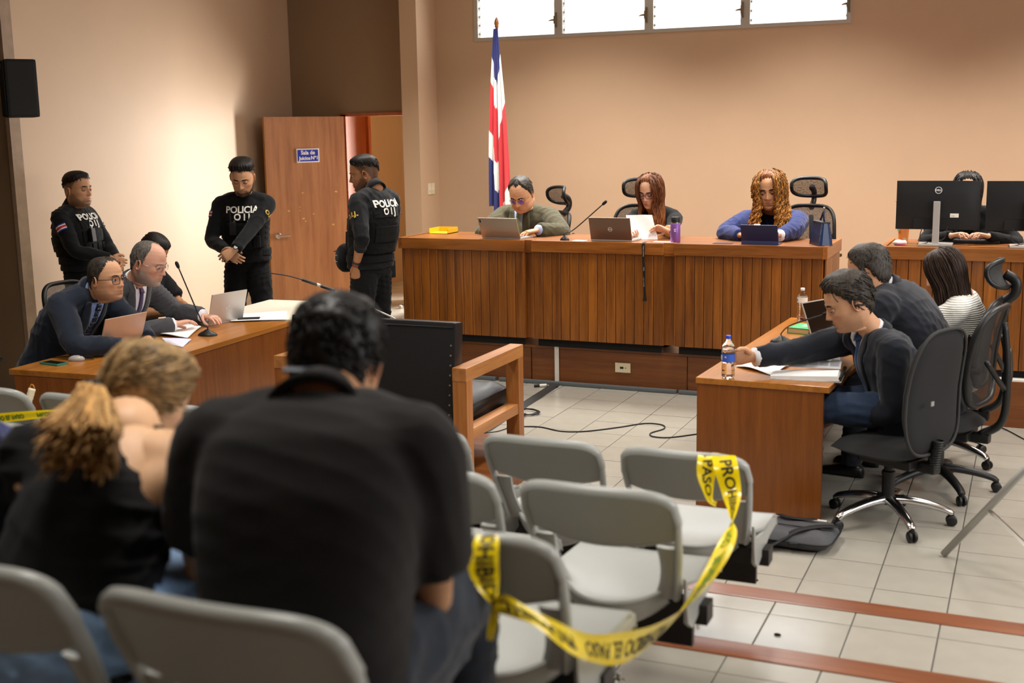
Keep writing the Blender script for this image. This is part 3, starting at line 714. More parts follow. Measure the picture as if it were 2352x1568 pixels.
        for sx in (-1, 1):
            am = MB(); am.tube(crom([(sx*.20, -.02, seat_z-.07), (sx*.285, -.03, seat_z-.04), (sx*.295, -.03, seat_z+.10), (sx*.29, -.03, seat_z+.19)], 5), .017, 8)
            ao = obj('arm_post', am, M_BLACK, t, smooth=True)
            obj('arm_pad', MB().box((sx*.29-.04, -.13, seat_z+.19), (sx*.29+.04, .12, seat_z+.215), bev=.01), M_BLACK, ao)
    return t
HALF = PI/2
office_chair('charcoal padded task chair with chrome base under the reaching lawyer', (-.60, 6.12, 0), HALF-R(28), 'task', 'chrome', .43, .35)
office_chair('black mesh office chair behind the dark suited man\'s back', (-.41, 6.80, 0), HALF-R(14), 'mid', 'black', .42, .1, .26)
office_chair('tall grey office chair with curved headrest behind the white sweater', (-.44, 7.44, 0), HALF+R(-6), 'tall', 'chrome', .39, .55, .25)
office_chair('black mesh chair with headrest behind the lawyer in navy suit', (-6.12, 5.40, 0), -HALF+R(24), 'mesh', 'black', .38, .2, .22)
office_chair('black mesh chair behind the judge in olive jacket', (-4.05, 9.80, PZ), PI-R(38), 'mesh', 'black', .42, .3, .22)
office_chair('black mesh chair with headrest behind the judge holding papers', (-3.07, 9.72, PZ), PI+R(10), 'mesh', 'black', .45, .3, .24)
office_chair('black mesh chair with headrest behind the curly haired judge', (-1.73, 9.74, PZ), PI-R(10), 'mesh', 'black', .46, .3, .24)
office_chair('black mesh chair behind the computer monitors', (-.50, 9.62, PZ), PI+R(8), 'mid', 'black', .46, .3, .26)
# ================================================================== PEOPLE
TMP = bpy.data.scenes.new('tmp_remesh')
def remesh(mb, voxel=.011, smooth=5, name='m'):
    """fuse overlapping closed volumes into one continuous skin"""
    me = mesh_from(mb, 'tmp')
    o = bpy.data.objects.new('tmp', me); TMP.collection.objects.link(o)
    m = o.modifiers.new('r', 'REMESH'); m.mode = 'VOXEL'; m.voxel_size = voxel; m.adaptivity = 0
    s = o.modifiers.new('s', 'SMOOTH'); s.factor = .5; s.iterations = smooth
    with bpy.context.temp_override(scene=TMP, view_layer=TMP.view_layers[0]):
        dg = bpy.context.evaluated_depsgraph_get()
        out = bpy.data.meshes.new_from_object(o.evaluated_get(dg))
    out.name = name
    bpy.data.objects.remove(o); bpy.data.meshes.remove(me)
    out.polygons.foreach_set('use_smooth', [True]*len(out.polygons))
    return out
def co(me):
    a = np.empty(len(me.vertices)*3); me.vertices.foreach_get('co', a); return a.reshape(-1, 3)
def setco(me, a): me.vertices.foreach_set('co', a.ravel()); me.update()
def normals(me):
    a = np.empty(len(me.vertices)*3); me.vertex_normals.foreach_get('vector', a); return a.reshape(-1, 3)
def folds(me, amp=.004, seed=0, scale=1.0, axis=(.3, .2, 1)):
    """cloth folds: warped ridges running across the pull of the cloth"""
    r = np.random.RandomState(seed); p = co(me)*scale; n = normals(me)
    ax = np.array(axis, float); ax /= np.linalg.norm(ax); d = np.zeros(len(p))
    wp = np.zeros(len(p))
    for k in range(4):
        q = r.normal(size=3)*7; wp += np.sin(p@q+r.uniform(0, 6))*.9
    for k in range(5):
        a = ax+r.normal(size=3)*.55; a /= np.linalg.norm(a); f = r.uniform(35, 75)
        s = np.sin(p@a*f+wp*1.3+r.uniform(0, 6)); mask = .5+.5*np.sin(p@(r.normal(size=3)*9)+r.uniform(0, 6))
        d += (1-np.abs(s))**2*mask**1.5
    d -= d.mean()
    setco(me, co(me)+n*(d*amp)[:, None])
def bvh_of(me):
    return BVHTree.FromPolygons([v.co.copy() for v in me.vertices], [list(p.vertices) for p in me.polygons])
def on_surf(bvh, o, d, off):
    """point on the cloth hit by a ray against direction d (d points out of the body)"""
    h = bvh.ray_cast(o+d*.6, -d, 1.4)
    if h[0] is None:
        h = bvh.find_nearest(o)
    return h[0]+(h[1] if h[1].dot(d) > 0 else d)*off*.5+d*off*.5
def decal(bvh, o, r, u, rows, off=.004, th=.006, flatn=None):
    """patch laid on cloth: rows of (x list, y) in the plane (o; r, u); rim folds back to the cloth"""
    n = r.cross(u).normalized(); mb = MB(); R_ = []
    for xs, y in rows:
        R_.append([on_surf(bvh, o+r*x+u*(y if not hasattr(y, '__len__') else y[i]), n, off) for i, x in enumerate(xs)])
    nv = len(R_[0])
    mb.slab(lambda a, b: (R_[int(round(a*(len(R_)-1)))][int(round(b*(nv-1)))]-n*th, n), len(R_), nv, th)
    return mb
def decal_text(bvh, o, r, u, txt, size, off=.006, bold=.002, spacing=1.0):
    tm = text_mb(txt, size, bold, spacing); n = r.cross(u).normalized(); mb = MB()
    mb.add([on_surf(bvh, o+r*p.x+u*p.y, n, off) for p in tm.v], tm.f); return mb
def strip(w0, y0, w1, y1, x0=0, x1=0, rows=8, cols=5):
    out = []
    for i in range(rows):
        t = i/(rows-1); w_ = w0+(w1-w0)*t; xc = x0+(x1-x0)*t
        out.append(([xc-w_/2+w_*j/(cols-1) for j in range(cols)], y0+(y1-y0)*t))
    return out
# ------------------------------------------------------------------ head
HZ = [.1185, .117, .112, .103, .090, .072, .050, .025, 0, -.03, -.055, -.075, -.095, -.107, -.1145, -.119, -.128]
HW = [.002, .018, .036, .051, .0625, .070, .0755, .0775, .0768, .0745, .0705, .0645, .054, .046, .040, .045, .040]
HF = [.0, .020, .038, .055, .070, .081, .0875, .091, .0885, .0875, .087, .0855, .083, .0785, .068, .040, .012]
HB = [-.004, -.026, -.048, -.067, -.083, -.094, -.100, -.102, -.100, -.093, -.083, -.073, -.066, -.063, -.061, -.060, -.055]
def hprof(z, tab): return np.interp(-np.asarray(z), -np.array(HZ), tab)
def head_point(a, z, jaw=1.0):
    """surface of the bare head without features; a = azimuth (0 front, + to the person's left)"""
    w_, f_, b_ = hprof(z, HW), hprof(z, HF), hprof(z, HB)
    w_ = np.where(z < -.04, w_*(1+(jaw-1)*np.clip((-z-.04)/.04, 0, 1)), w_)
    yc = np.minimum(-.012, f_-.004); yc = np.maximum(yc, b_+.004)
    c, s = np.cos(a), np.sin(a)
    n = np.where(c > 0, 2.25, 2.1); cs = np.sign(c)*np.abs(c)**(2/n); ss = np.sign(s)*np.abs(s)**(2/n)
    return np.stack([-w_*ss, np.where(c > 0, yc+(f_-yc)*cs, yc+(yc-b_)*cs), z+0*a], -1)
def G(d, s): return np.exp(-(d/s)**2)
def face_features(P, fem=False, nose=1.0):
    x, y, z = P[..., 0], P[..., 1], P[..., 2]; ax = np.abs(x); fr = sstep(.02, .05, y)
    d = np.zeros_like(x)
    d += -.0105*G(ax-.031, .017)*G(z-.002, .0125)                        # sockets
    d += (.0025 if fem else .0045)*G(ax-.027, .024)*G(z-.0235, .008)      # brow
    d += .003*G(x, .03)*G(z-.06, .03)
    t = np.clip((.018-z)/.052, 0, 1)
    nh = np.where(z > -.034, .003+.0215*t**1.15, .0245*np.exp(-((z+.034)/.0075)**2))*np.where(z > .02, np.exp(-((z-.02)/.01)**2), 1)
    d += nose*nh*np.exp(-(ax/(.0068+.0055*t))**2.2)
    d += .0075*nose*G(ax-.0145, .0065)*G(z+.036, .0075)
    d += .0058*G(ax, .021)*G(z+.0615, .0052)*(1+.25*G(ax-.006, .005))     # lips
    d += .0062*G(ax, .018)*G(z+.0735, .0058)
    d += -.0042*G(ax, .025)*G(z+.0672, .0022)
    d += -.0035*G(ax, .022)*G(z+.085, .0055)
    d += (.004 if fem else .006)*G(ax, .021)*G(z+.101, .0115)             # chin
    d += .004*G(ax-.05, .018)*G(z+.022, .018)                            # cheekbones
    d += -.003*G(ax-.047, .014)*G(z+.06, .02)
    Q = P.copy(); Q[..., 1] += d*fr
    Q[..., 0] += np.sign(x)*.003*G(ax-.06, .02)*G(z+.02, .02)*fr
    return Q
NA, NZ = 72, 70
def head_grid(jaw=1.0, fem=False, nose=1.0, fat=0.0):
    u = np.linspace(-PI, PI, NA, endpoint=False); a = u-.55*np.sin(u)     # denser in front
    v = np.linspace(0, 1, NZ)
    z = np.interp(v, [0, .08, .2, .75, .93, 1], [.1185, .113, .09, -.09, -.118, -.128])
    A, Z = np.meshgrid(a, z); P = head_point(A, Z, jaw)
    if fat: P[..., 0] *= 1+fat*np.clip((.01-Z)/.06, 0, 1); 
    P = face_features(P, fem, nose)
    return A, Z, P
def ear(side):
    mb = MB()
    def f(u, v):
        a = 2*PI*u; r = v
        ell = Vector((0, -.017*math.sin(a)*r*(1 if math.sin(a) > 0 else .8), .031*math.cos(a)*r*(1 if math.cos(a) > 0 else .92)))
        lift = .010*r**2+.005*math.exp(-((r-.86)/.12)**2)-.006*math.exp(-((r-.45)/.25)**2)
        p = Vector((lift, ell.y, ell.z)); return p
    rings = [[f(i/18, j/6) for i in range(18)] for j in range(1, 7)]
    back = [[Vector((p.x-.0045-.010*k, p.y*(1-.15*k), p.z*(1-.12*k))) for p in rings[-1]] for k in (0, 1)]
    mb.loft(rings+back, True)
    M = Matrix.Translation((side*.0735, -.012, -.006)) @ Matrix.Rotation(side*R(-22), 4, 'Z') @ Matrix.Diagonal((side, 1, 1, 1)) @ Matrix.Rotation(R(-10), 4, 'X')
    out = MB(); out.add(mb.v, mb.f, M); return out
# ------------------------------------------------------------------ hand
def hand_mb(side, curl=.4, spread=.06, thumb=.5, scale=1.0, curls=None):
    """right hand (side=1): fingers along +y, palm facing -z, thumb towards -x for the right hand"""
    mb = MB(); n = 12
    sec = [(-.03, .026, .020, 0), (0, .027, .018, 0), (.02, .032, .017, 0), (.05, .041, .0155, 0), (.078, .042, .0135, 0), (.094, .038, .010, -.002)]
    rings = []
    for y, rx, rz, dz in sec:
        rings.append([Vector((rx*math.copysign(abs(math.cos(2*PI*k/n))**.8, math.cos(2*PI*k/n)), y, dz+rz*math.sin(2*PI*k/n))) for k in range(n)])
    mb.loft(rings, True)
    fing = [(-.030, .088, .070, .0088), (-.0105, .094, .078, .0090), (.010, .091, .073, .0086), (.029, .082, .057, .0076)]
    for i, (x, y, L, r) in enumerate(fing):
        c = (curls[i] if curls else curl)*(1+.08*i); p = Vector((x*1.0, y-.012, 0)); pts = [p.copy()-Vector((0, .012, 0)), p.copy()]; rad = [r*1.02, r*1.08]; ang = 0
        for k, (fr_, bend) in enumerate(((.46, .75), (.30, 1.1), (.24, .7))):
            ang += c*bend; d = Vector(((i-1.5)*spread, math.cos(ang), -math.sin(ang))).normalized()
            for q in (.5, 1.0):
                pts.append(p+d*L*fr_*q); rad.append(r*(1.0-.1*k)*(1.0 if q < 1 else .98))
            p = p+d*L*fr_
        rad[-1] *= .72
        mb.tube(pts, rad, 8)
    t0 = Vector((-.024, .012, -.004)); d1 = Vector((-.75, .62, -.25-thumb*.35)).normalized(); d2 = Vector((-.35+.2*thumb, .9, -.2-thumb*.55)).normalized(); d3 = Vector((-.05+.4*thumb, .95, -.25-.5*thumb)).normalized()
    p1 = t0+d1*.036; p2 = p1+d2*.032; p3 = p2+d3*.026
    mb.tube([t0-d1*.01, t0, t0+d1*.02, p1, p1+d2*.016, p2, p2+d3*.015, p3], [.014, .0165, .0145, .0118, .0112, .0105, .0098, .0066], 8)
    out = MB(); out.add(mb.v, mb.f, Matrix.Diagonal((side*scale, scale, scale, 1))); return out
# ------------------------------------------------------------------ body helper
def etube(mb, path, rx, ry, right, n=20, pw=2.4, cap=True):
    """loft of superelliptic rings along a path; right = sideways unit vector (or list)"""
    m = len(path); rings = []
    for i, p in enumerate(path):
        t = (path[min(i+1, m-1)]-path[max(i-1, 0)]).normalized(); r = (right[i] if isinstance(right, list) else right)
        r = (r-t*r.dot(t)).normalized(); f = t.cross(r)*-1      # f points forward for an upward path
        f = r.cross(t)*-1
        ring = []
        for k in range(n):
            c, s = math.cos(2*PI*k/n), math.sin(2*PI*k/n)
            ring.append(p+r*rx[i]*math.copysign(abs(c)**(2/pw), c)+f*ry[i]*math.copysign(abs(s)**(2/pw), s))
        rings.append(ring)
    mb.loft(rings, cap); return mb
def ball(mb, c, r, n=10, sc=(1, 1, 1)):
    rings = [[Vector((c[0]+r*sc[0]*math.sin(PI*j/n)*math.cos(2*PI*k/(2*n)), c[1]+r*sc[1]*math.sin(PI*j/n)*math.sin(2*PI*k/(2*n)), c[2]+r*sc[2]*math.cos(PI*j/n))) for k in range(2*n)] for j in range(1, n)]
    mb.loft(rings, True); return mb
def ik(S, W, a, b, pole):
    d = W-S; L = min(d.length, (a+b)*.999); u = d.normalized(); x = (a*a-b*b+L*L)/(2*L); h = math.sqrt(max(0, a*a-x*x))
    pl = pole-u*pole.dot(u); pl = pl.normalized() if pl.length > 1e-5 else Vector((0, 0, -1))
    E_ = S+u*x+pl*h; Wn = S+u*L if d.length > (a+b) else W
    return E_, Wn
def lerp_path(pts, rad, per=5):
    c = crom(pts, per); k = np.linspace(0, len(pts)-1, len(c)); return c, list(np.interp(k, range(len(pts)), rad))
def skin_mat(): return mat('skin', '#C99A78', .5, noise_amt=.05, noise_scale=60, bump=.03, bump_scale=300, sss=.08, vcol='tint', spec=.4)
def hair_mat(name, c1, c2, rough=.56, sc=90, stretch=(1, 1, .18), bump=.22):
    if name in MATS: return MATS[name]
    m = bpy.data.materials.new(name); m.use_nodes = True; MATS[name] = m; N, L = m.node_tree.nodes, m.node_tree.links; b = N['Principled BSDF']
    tc = N.new('ShaderNodeTexCoord'); mp = N.new('ShaderNodeMapping'); mp.inputs['Scale'].default_value = stretch; L.new(tc.outputs['Object'], mp.inputs[0])
    n = N.new('ShaderNodeTexNoise'); n.inputs['Scale'].default_value = sc; n.inputs['Detail'].default_value = 6; n.inputs['Roughness'].default_value = .7; L.new(mp.outputs[0], n.inputs[0])
    cr = N.new('ShaderNodeValToRGB'); cr.color_ramp.elements[0].position = .36; cr.color_ramp.elements[0].color = srgb(c1); cr.color_ramp.elements[1].position = .66; cr.color_ramp.elements[1].color = srgb(c2); L.new(n.outputs[0], cr.inputs[0])
    at_ = N.new('ShaderNodeAttribute'); at_.attribute_name = 'tone'
    mx = N.new('ShaderNodeMix'); mx.data_type = 'RGBA'; mx.blend_type = 'MULTIPLY'; mx.inputs[0].default_value = 1; L.new(cr.outputs[0], mx.inputs[6]); L.new(at_.outputs['Color'], mx.inputs[7])
    L.new(mx.outputs[2], b.inputs['Base Color']); b.inputs['Roughness'].default_value = rough; b.inputs['Specular IOR Level'].default_value = .28
    bp = N.new('ShaderNodeBump'); bp.inputs['Strength'].default_value = bump; bp.inputs['Distance'].default_value = .004; L.new(n.outputs[0], bp.inputs['Height']); L.new(bp.outputs[0], b.inputs['Normal'])
    return m
def tone(me, arr=None):
    a = me.attributes.new('tone', 'FLOAT_COLOR', 'POINT')
    n = len(me.vertices); c = np.ones((n, 4), np.float32)
    if arr is not None: c[:, :3] = arr
    a.data.foreach_set('color', c.ravel())
def cloth(name, col, rough=.85, bump=.1, bs=500, na=.10, ns=40, sheen=.15): return mat(name, col, rough, noise_amt=na, noise_scale=ns, bump=bump, bump_scale=bs, sheen=sheen, spec=.25)
# hairline heights over azimuth |a| (0 front .. pi back)
HL_MAN = ([0, .5, .9, 1.15, 1.35, 1.55, 1.75, 2.0, 2.4, PI], [.072, .074, .066, .045, .02, -.03, .012, -.03, -.068, -.08])
HL_FADE = ([0, .5, .9, 1.15, 1.6, 2.2, 2.6, PI], [.076, .076, .064, .054, .05, .044, .03, .012])
HL_BALD = ([0, .5, .9, 1.1, 1.35, 1.55, 1.75, 2.0, 2.4, PI], [.2, .2, .2, .09, .03, -.03, .012, -.03, -.066, -.078])
HL_RECEDE = ([0, .25, .5, .8, 1.1, 1.35, 1.55, 1.75, 2.0, 2.4, PI], [.092, .096, .1, .085, .055, .02, -.03, .012, -.03, -.068, -.08])
HL_FEM = ([0, .4, .8, 1.1, 1.4, 1.6, 2.0, PI], [.092, .086, .066, .034, -.02, -.05, -.07, -.085])
def hair_shell(hl, top, side_, seed=0, rough=.3, style=None, amp=.003, freq=60, stretch=(1, 1, 1)):
    u = np.linspace(-PI, PI, 96, endpoint=False); v = np.linspace(0, 1, 52); z = np.interp(v, [0, .1, .25, 1], [.1185, .113, .095, -.10])
    A, Z = np.meshgrid(u, z); P = head_point(A, Z)
    rz_ = np.random.RandomState(seed+50); zl = np.interp(np.abs(A), hl[0], hl[1])+.004*np.sin(A*23+rz_.uniform(0, 6))+.003*np.sin(A*41+rz_.uniform(0, 6)); m = np.clip((Z-zl)/.030, 0, 1); m = m*m*(3-2*m)
    cen = np.array([0, -.012, 0.0]); N = P-cen; N[..., 2] *= .8; N /= np.linalg.norm(N, axis=-1, keepdims=True)
    th = side_+(top-side_)*sstep(.035, .1, Z)
    if style is not None: th = th+style(A, Z)
    r = np.random.RandomState(seed); nz = np.zeros_like(Z)
    q = P*np.array(stretch)
    for k in range(10):
        kk = r.normal(size=3)*freq; nz += np.sin(q@kk+r.uniform(0, 6))
    H = P+N*((th+amp*nz/3)*m-(1-m)*.004)[..., None]
    mb = MB(); nz_, na_ = Z.shape; idx = np.arange(nz_*na_).reshape(nz_, na_)
    keep = m > .02
    fs = []
    for i in range(nz_-1):
        for j in range(na_):
            j2 = (j+1) % na_
            if keep[i, j] or keep[i+1, j] or keep[i, j2] or keep[i+1, j2]: fs.append((idx[i, j], idx[i, j2], idx[i+1, j2], idx[i+1, j]))
    mb.add([Vector(p) for p in H.reshape(-1, 3)], fs)
    return mb
def used_only(mb):
    u = sorted({i for f in mb.f for i in f}); mp = {k: i for i, k in enumerate(u)}
    o = MB(); o.add([mb.v[i] for i in u], [[mp[i] for i in f] for f in mb.f]); return o
def locks(paths, rad, n=5, flat=.45, seed=0, tones=(.75, 1.25), ombre=0.0):
    """hair built of many tapering locks; returns (MB, tone per vertex)"""
    mb = MB(); tn = []; r = random.Random(seed)
    for p in paths:
        b = len(mb.v); m = len(p); R0 = rad*r.uniform(.7, 1.25)
        rr_ = [R0*(.5+.5*min(1, i/(m*.12)))*(1 if i < m*.75 else max(.12, 1-(i-m*.75)/(m*.25)*.88)) for i in range(m)]
        mb.tube(p, rr_, n, True, flat=flat, up=(r.uniform(-1, 1), r.uniform(-1, 1), r.uniform(-.2, .2)))
        t0 = r.uniform(*tones)
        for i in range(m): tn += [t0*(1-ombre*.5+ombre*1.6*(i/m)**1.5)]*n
    return mb, tn
def hang(a, z0, length, M, off=.012, flare=1.0, wave=0.0, wl=.09, seed=0, curl_r=0.0, curl_n=0.0, front=0.0, zrel=-.055, back_lay=None, steps=26, gdir=Vector((0, 0, -1)), inv=False):
    """one lock: lies on the skull from crown height z0 down, then hangs; world-free head coords via M"""
    r = random.Random(seed); pts = []
    zz = np.linspace(z0, zrel, 10)
    for z in zz:
        p = head_point(np.array(a), np.array(z)); c = np.array([0, -.012, 0.]); n = p-c; n[2] *= .5; n /= np.linalg.norm(n)+1e-9
        pts.append(M @ Vector(p+n*off))
    d0 = (pts[-1]-pts[-3]).normalized(); p = pts[-1].copy(); v = d0.copy(); ds = length/steps
    out = (M.to_3x3() @ Vector((-math.sin(a), math.cos(a), 0))).normalized()
    for k in range(steps):
        v = (v*.72+gdir*.28+out*.03*flare*(1 if k < steps*.5 else -.3)).normalized(); p = p+v*ds
        if back_lay: p = back_lay(p)
        pts.append(p.copy())
    if wave or curl_r:
        ph = r.uniform(0, 6); s = 0; e1 = out; e2 = out.cross(Vector((0, 0, 1))).normalized() if abs(out.z) < .95 else Vector((1, 0, 0)); q = []
        for i, p in enumerate(pts):
            if i: s += (pts[i]-pts[i-1]).length
            g = min(1, s/.08)
            w_ = wave*math.sin(2*PI*s/wl+ph)*g
            q.append(p+e2*w_+(e1*math.cos(curl_n*s+ph)+e2*math.sin(curl_n*s+ph))*curl_r*g)
        pts = q
    return pts
def short_locks(MH, hl, n, length, rad, lift, seed=0, top=.02, side_=.01, comb=(0, -1, -.3), jitter=.5, tones=(.6, 1.5)):
    """short hair: many small locks lying back over the skull"""
    r = random.Random(seed); paths = []
    while len(paths) < n:
        a = r.uniform(-PI, PI); z = r.uniform(-.08, .1175)
        if r.random() > .25+.75*float(hprof(z, HW))/.0775: continue
        zl = float(np.interp(abs(a), hl[0], hl[1]))
        if z < zl+.004: continue
        p = head_point(np.array(a), np.array(z)); nn = p-np.array([0, -.012, 0]); nn /= np.linalg.norm(nn); nv = Vector(nn)
        th = side_+(top-side_)*float(sstep(.035, .1, z)); th *= min(1, (z-zl)/.03)
        d = Vector((comb[0]+r.gauss(0, jitter), comb[1]+r.gauss(0, jitter), comb[2]+r.gauss(0, jitter))); d = (d-nv*d.dot(nv)).normalized()
        L = length*r.uniform(.7, 1.2); P0 = Vector(p)+nv*(th*.72)
        paths.append([MH @ (P0+d*L*t+nv*(lift*math.sin(t*PI*.8)-.004*t-L*L*t*t*4.5)) for t in (0, .33, .66, 1)])
    return locks(paths, rad, 4, .5, seed, tones)
SKIN = {'light': '#D9A98A', 'tan': '#C08E68', 'mid': '#CC9A76', 'dark': '#A4714C', 'pink': '#D9A58C'}
def lin(h): return np.array(srgb(h)[:3])
class Person:
    def __init__(s, label, loc, yaw, hip=(0, 0, .55), lean=(5, 12), L=.50, hw=.185, k=1.0, twist=0, roll=0, skin='mid', head=None, fem=False, neck_r=.056, cat='person', neck=None, sdrop=.028):
        s.root = thing('person', label, cat, loc, R(yaw)); s.k = k; s.fem = fem; s.hw = hw*k
        s.W = Matrix.Translation(Vector(loc)) @ Matrix.Rotation(R(yaw), 4, 'Z'); s.I = s.W.inverted()
        s.hip = Vector(hip); L *= k; pts = []; p = s.hip.copy(); n = 10
        s.right = []
        for i in range(n+1):
            t = i/n; a = R(lean[0]+(lean[1]-lean[0])*t); tw = R(twist)*t
            s.right.append(Vector((math.cos(tw), math.sin(tw), 0)))
            pts.append(p.copy()); f = Vector((-math.sin(tw), math.cos(tw), 0))
            p = p+(f*math.sin(a)+Vector((math.sin(R(roll)), 0, 0))+Vector((0, 0, math.cos(a)))).normalized()*L/n
        if neck is not None:      # bend the spine so that its top comes to the given point
            dv = (s.W.inverted() @ Vector(neck))-pts[-1]
            pts = [q+dv*(i/n)**1.15 for i, q in enumerate(pts)]
        s.sp = pts; s.N = pts[-1]; s.C = pts[-2]; s.rt = s.right[-1]; s.fw = Vector((-s.rt.y, s.rt.x, 0))
        s.upv = (pts[-1]-pts[-3]).normalized()
        s.S = {1: s.C+s.rt*s.hw-s.upv*sdrop, -1: s.C-s.rt*s.hw-s.upv*sdrop}
        hd = dict(yaw=0, pitch=0, roll=0, sc=1.05, at=None, fwd=.045, up=.15); hd.update(head or {}); s.hd = hd
        c = s.l(hd['at']) if hd['at'] is not None else s.N+s.fw*hd['fwd']+Vector((0, 0, hd['up']*k))+s.fw*math.sin(R(lean[1]))*.10
        s.hs = hd['sc']*k
        s.MH = Matrix.Translation(c) @ Matrix.Rotation(R(twist+hd['yaw']), 4, 'Z') @ Matrix.Rotation(R(-hd['pitch']), 4, 'X') @ Matrix.Rotation(R(hd['roll']), 4, 'Y') @ Matrix.Scale(s.hs, 4)
        s.hc = c; s.skin = SKIN.get(skin, skin); s.neck_r = neck_r*k
        s.arm = {}; s.leg = {}; s.bare = []      # bare skin tubes
    def l(s, p): return s.I @ Vector(p)
    # ---- limbs
    def set_arm(s, side, wrist=None, world=None, pole=(0, -.5, -1), ua=.285, fa=.255, shoulder=None, fing=None, palm=None, **h):
        Sp = s.S[side]
        if shoulder is not None: Sp = Sp+Vector(shoulder); s.S[side] = Sp
        Wt = s.l(world) if world is not None else Vector(wrist)
        pl = Vector((pole[0]*side, pole[1], pole[2]))
        E_, Wt = ik(Sp, Wt, ua*s.k, fa*s.k, pl)
        d = (Wt-E_).normalized(); f = Vector(fing).normalized() if fing is not None else d
        pn = Vector(palm) if palm is not None else Vector((0, 0, -1)); pn = (pn-f*pn.dot(f)).normalized()
        s.arm[side] = dict(S=Sp, E=E_, W=Wt, f=f, pn=pn, h=h)
        return s
    def seat_legs(s, spread=.11, thigh=.43, knee_dz=0.0, shin=.44, ankle_y=.02, floor=0.0, turn=0):
        for sd in (1, -1):
            H = s.hip+Vector((sd*.088, 0, -.01)); Kn = H+Vector((sd*(spread-.06), thigh*s.k, knee_dz)); A = Vector((Kn.x, Kn.y+ankle_y, floor+.07))
            s.leg[sd] = (H, Kn, A)
        return s
    def stand_legs(s, spread=.10, step=(0, 0)):
        for sd in (1, -1):
            H = s.hip+Vector((sd*.085, 0, -.02)); A = Vector((sd*spread, step[0 if sd > 0 else 1], .08)); Kn = (H+A)/2+Vector((sd*.008, .025, .02))
            s.leg[sd] = (H, Kn, A)
        return s
    # ---- the body, one continuous mesh
    def body(s, jaw=1.0, nose=1.0, fat=0.0, beard=0.0, beard_col='#2A1C14', stubble_scalp=0, lips='#A8604E', open_eye=.45, eye_pitch=0, brow='#1E1510', brow_w=.0042, hands=True, cheeks='#C97F66', beard_zone='full'):
        mb = MB(); tint = []
        A, Z, P = head_grid(jaw, s.fem, nose, fat)
        base = lin(s.skin); r = np.random.RandomState(3)
        n0 = NA*NZ; s.open = open_eye; idx = np.arange(n0).reshape(NZ, NA)
        fs = [(idx[i, j], idx[i, (j+1) % NA], idx[i+1, (j+1) % NA], idx[i+1, j]) for i in range(NZ-1) for j in range(NA)]
        fs += [tuple(idx[0, ::-1]), tuple(idx[-1])]
        col = np.tile(base, (n0, 1)); X = P.reshape(-1, 3); x, y, z = X.T; ax = np.abs(x)
        ck = (G(ax-.045, .022)*G(z+.028, .02)*.35)[:, None]; col = col*(1-ck)+lin(cheeks)*ck
        ns = (G(ax, .014)*G(z+.032, .014)*.3*(y > .05))[:, None]; col = col*(1-ns)+lin(cheeks)*ns
        lp = (np.clip(1.3*np.maximum(G(z+.0625, .0042)*G(ax, .019), G(z+.073, .005)*G(ax, .017)), 0, 1)*(y > .06))[:, None]*.8; col = col*(1-lp)+lin(lips)*lp
        es = (G(ax-.031, .014)*G(z-.004, .009)*.35*(y > .05))[:, None]; col = col*(1-es)+base*.55*es
        if beard:
            aa = np.abs(A.reshape(-1)); lim = np.interp(aa, [0, .35, .7, 1.0, 1.35, 1.6, PI], [-.047, -.05, -.066, -.045, -.005, -.03, -.3])
            if beard_zone == 'goatee': lim = np.interp(aa, [0, .35, .55, .7, PI], [-.047, -.05, -.07, -.2, -.3])
            bm_ = np.clip((lim-z)/.020, 0, 1)*np.clip((z+.124)/.012, 0, 1)*(aa < 1.62)
            bm_ *= 1-np.clip(1.4*G(z+.068, .008)*G(ax, .021), 0, 1)*(y > .05)
            bm_ = (bm_*beard*(.88+.12*r.rand(n0)))[:, None]; col = col*(1-bm_)+lin(beard_col)*bm_
        if stubble_scalp:
            aa = np.abs(A.reshape(-1)); zl = np.interp(aa, HL_MAN[0], HL_MAN[1]); m = np.clip((z-zl)/.012, 0, 1)*(1-np.clip((z-.06)/.04, 0, 1)*(0))
            m = (m*stubble_scalp)[:, None]; col = col*(1-m)+lin(beard_col)*m
        mb.add([s.MH @ Vector(p) for p in X], fs); tint.append(col)
        def addmb(m2, c):
            mb.add(m2.v, m2.f); tint.append(np.tile(c, (len(m2.v), 1)))
        for sd in (-1, 1):
            e = ear(sd); e2 = MB(); e2.add(e.v, e.f, s.MH); addmb(e2, base*np.array([1, .88, .84]))
            # eyelids: caps over the eyeball
            for up_, lim_ in ((1, open_eye), (-1, .25)):
                lid = MB(); rr_ = .0142; cc = Vector((sd*.031, .0735, .001)); ring = []
                rows = 6
                for i in range(rows+1):
                    el = (PI/2)*(1-i/rows)+i/rows*(R(-14)+lim_*R(54)) if up_ > 0 else None
                    if up_ < 0: el = -(PI/2)*(1-i/rows)-i/rows*R(24)
                    ring.append([cc+Vector((rr_*1.12*math.cos(el)*math.sin(a_), rr_*math.cos(el)*math.cos(a_), rr_*math.sin(el)*.95)) for a_ in np.linspace(-1.35, 1.35, 11)])
                lid.loft(ring, False, False); l2 = MB(); l2.add(lid.v, lid.f, s.MH); addmb(l2, base*np.array([.86, .78, .76]))
        # neck
        nb = s.MH @ Vector((0, -.022, -.045)); nk = MB()
        etube(nk, [s.N-s.upv*.07, s.N+(nb-s.N)*.15, s.N+(nb-s.N)*.55, nb, nb+(nb-s.N).normalized()*.03], [s.neck_r*1.7, s.neck_r*1.22, s.neck_r, s.neck_r*.98, s.neck_r*.9], [s.neck_r*1.35, s.neck_r*1.12, s.neck_r, s.neck_r, s.neck_r*.9], s.rt, 20, 2.1)
        addmb(nk, base*.97)
        # torso, arms, legs inside the clothes
        core = MB(); q = s.sp; m = len(q); tt = np.linspace(0, 1, m); kk = s.k*(.9 if s.fem else 1)
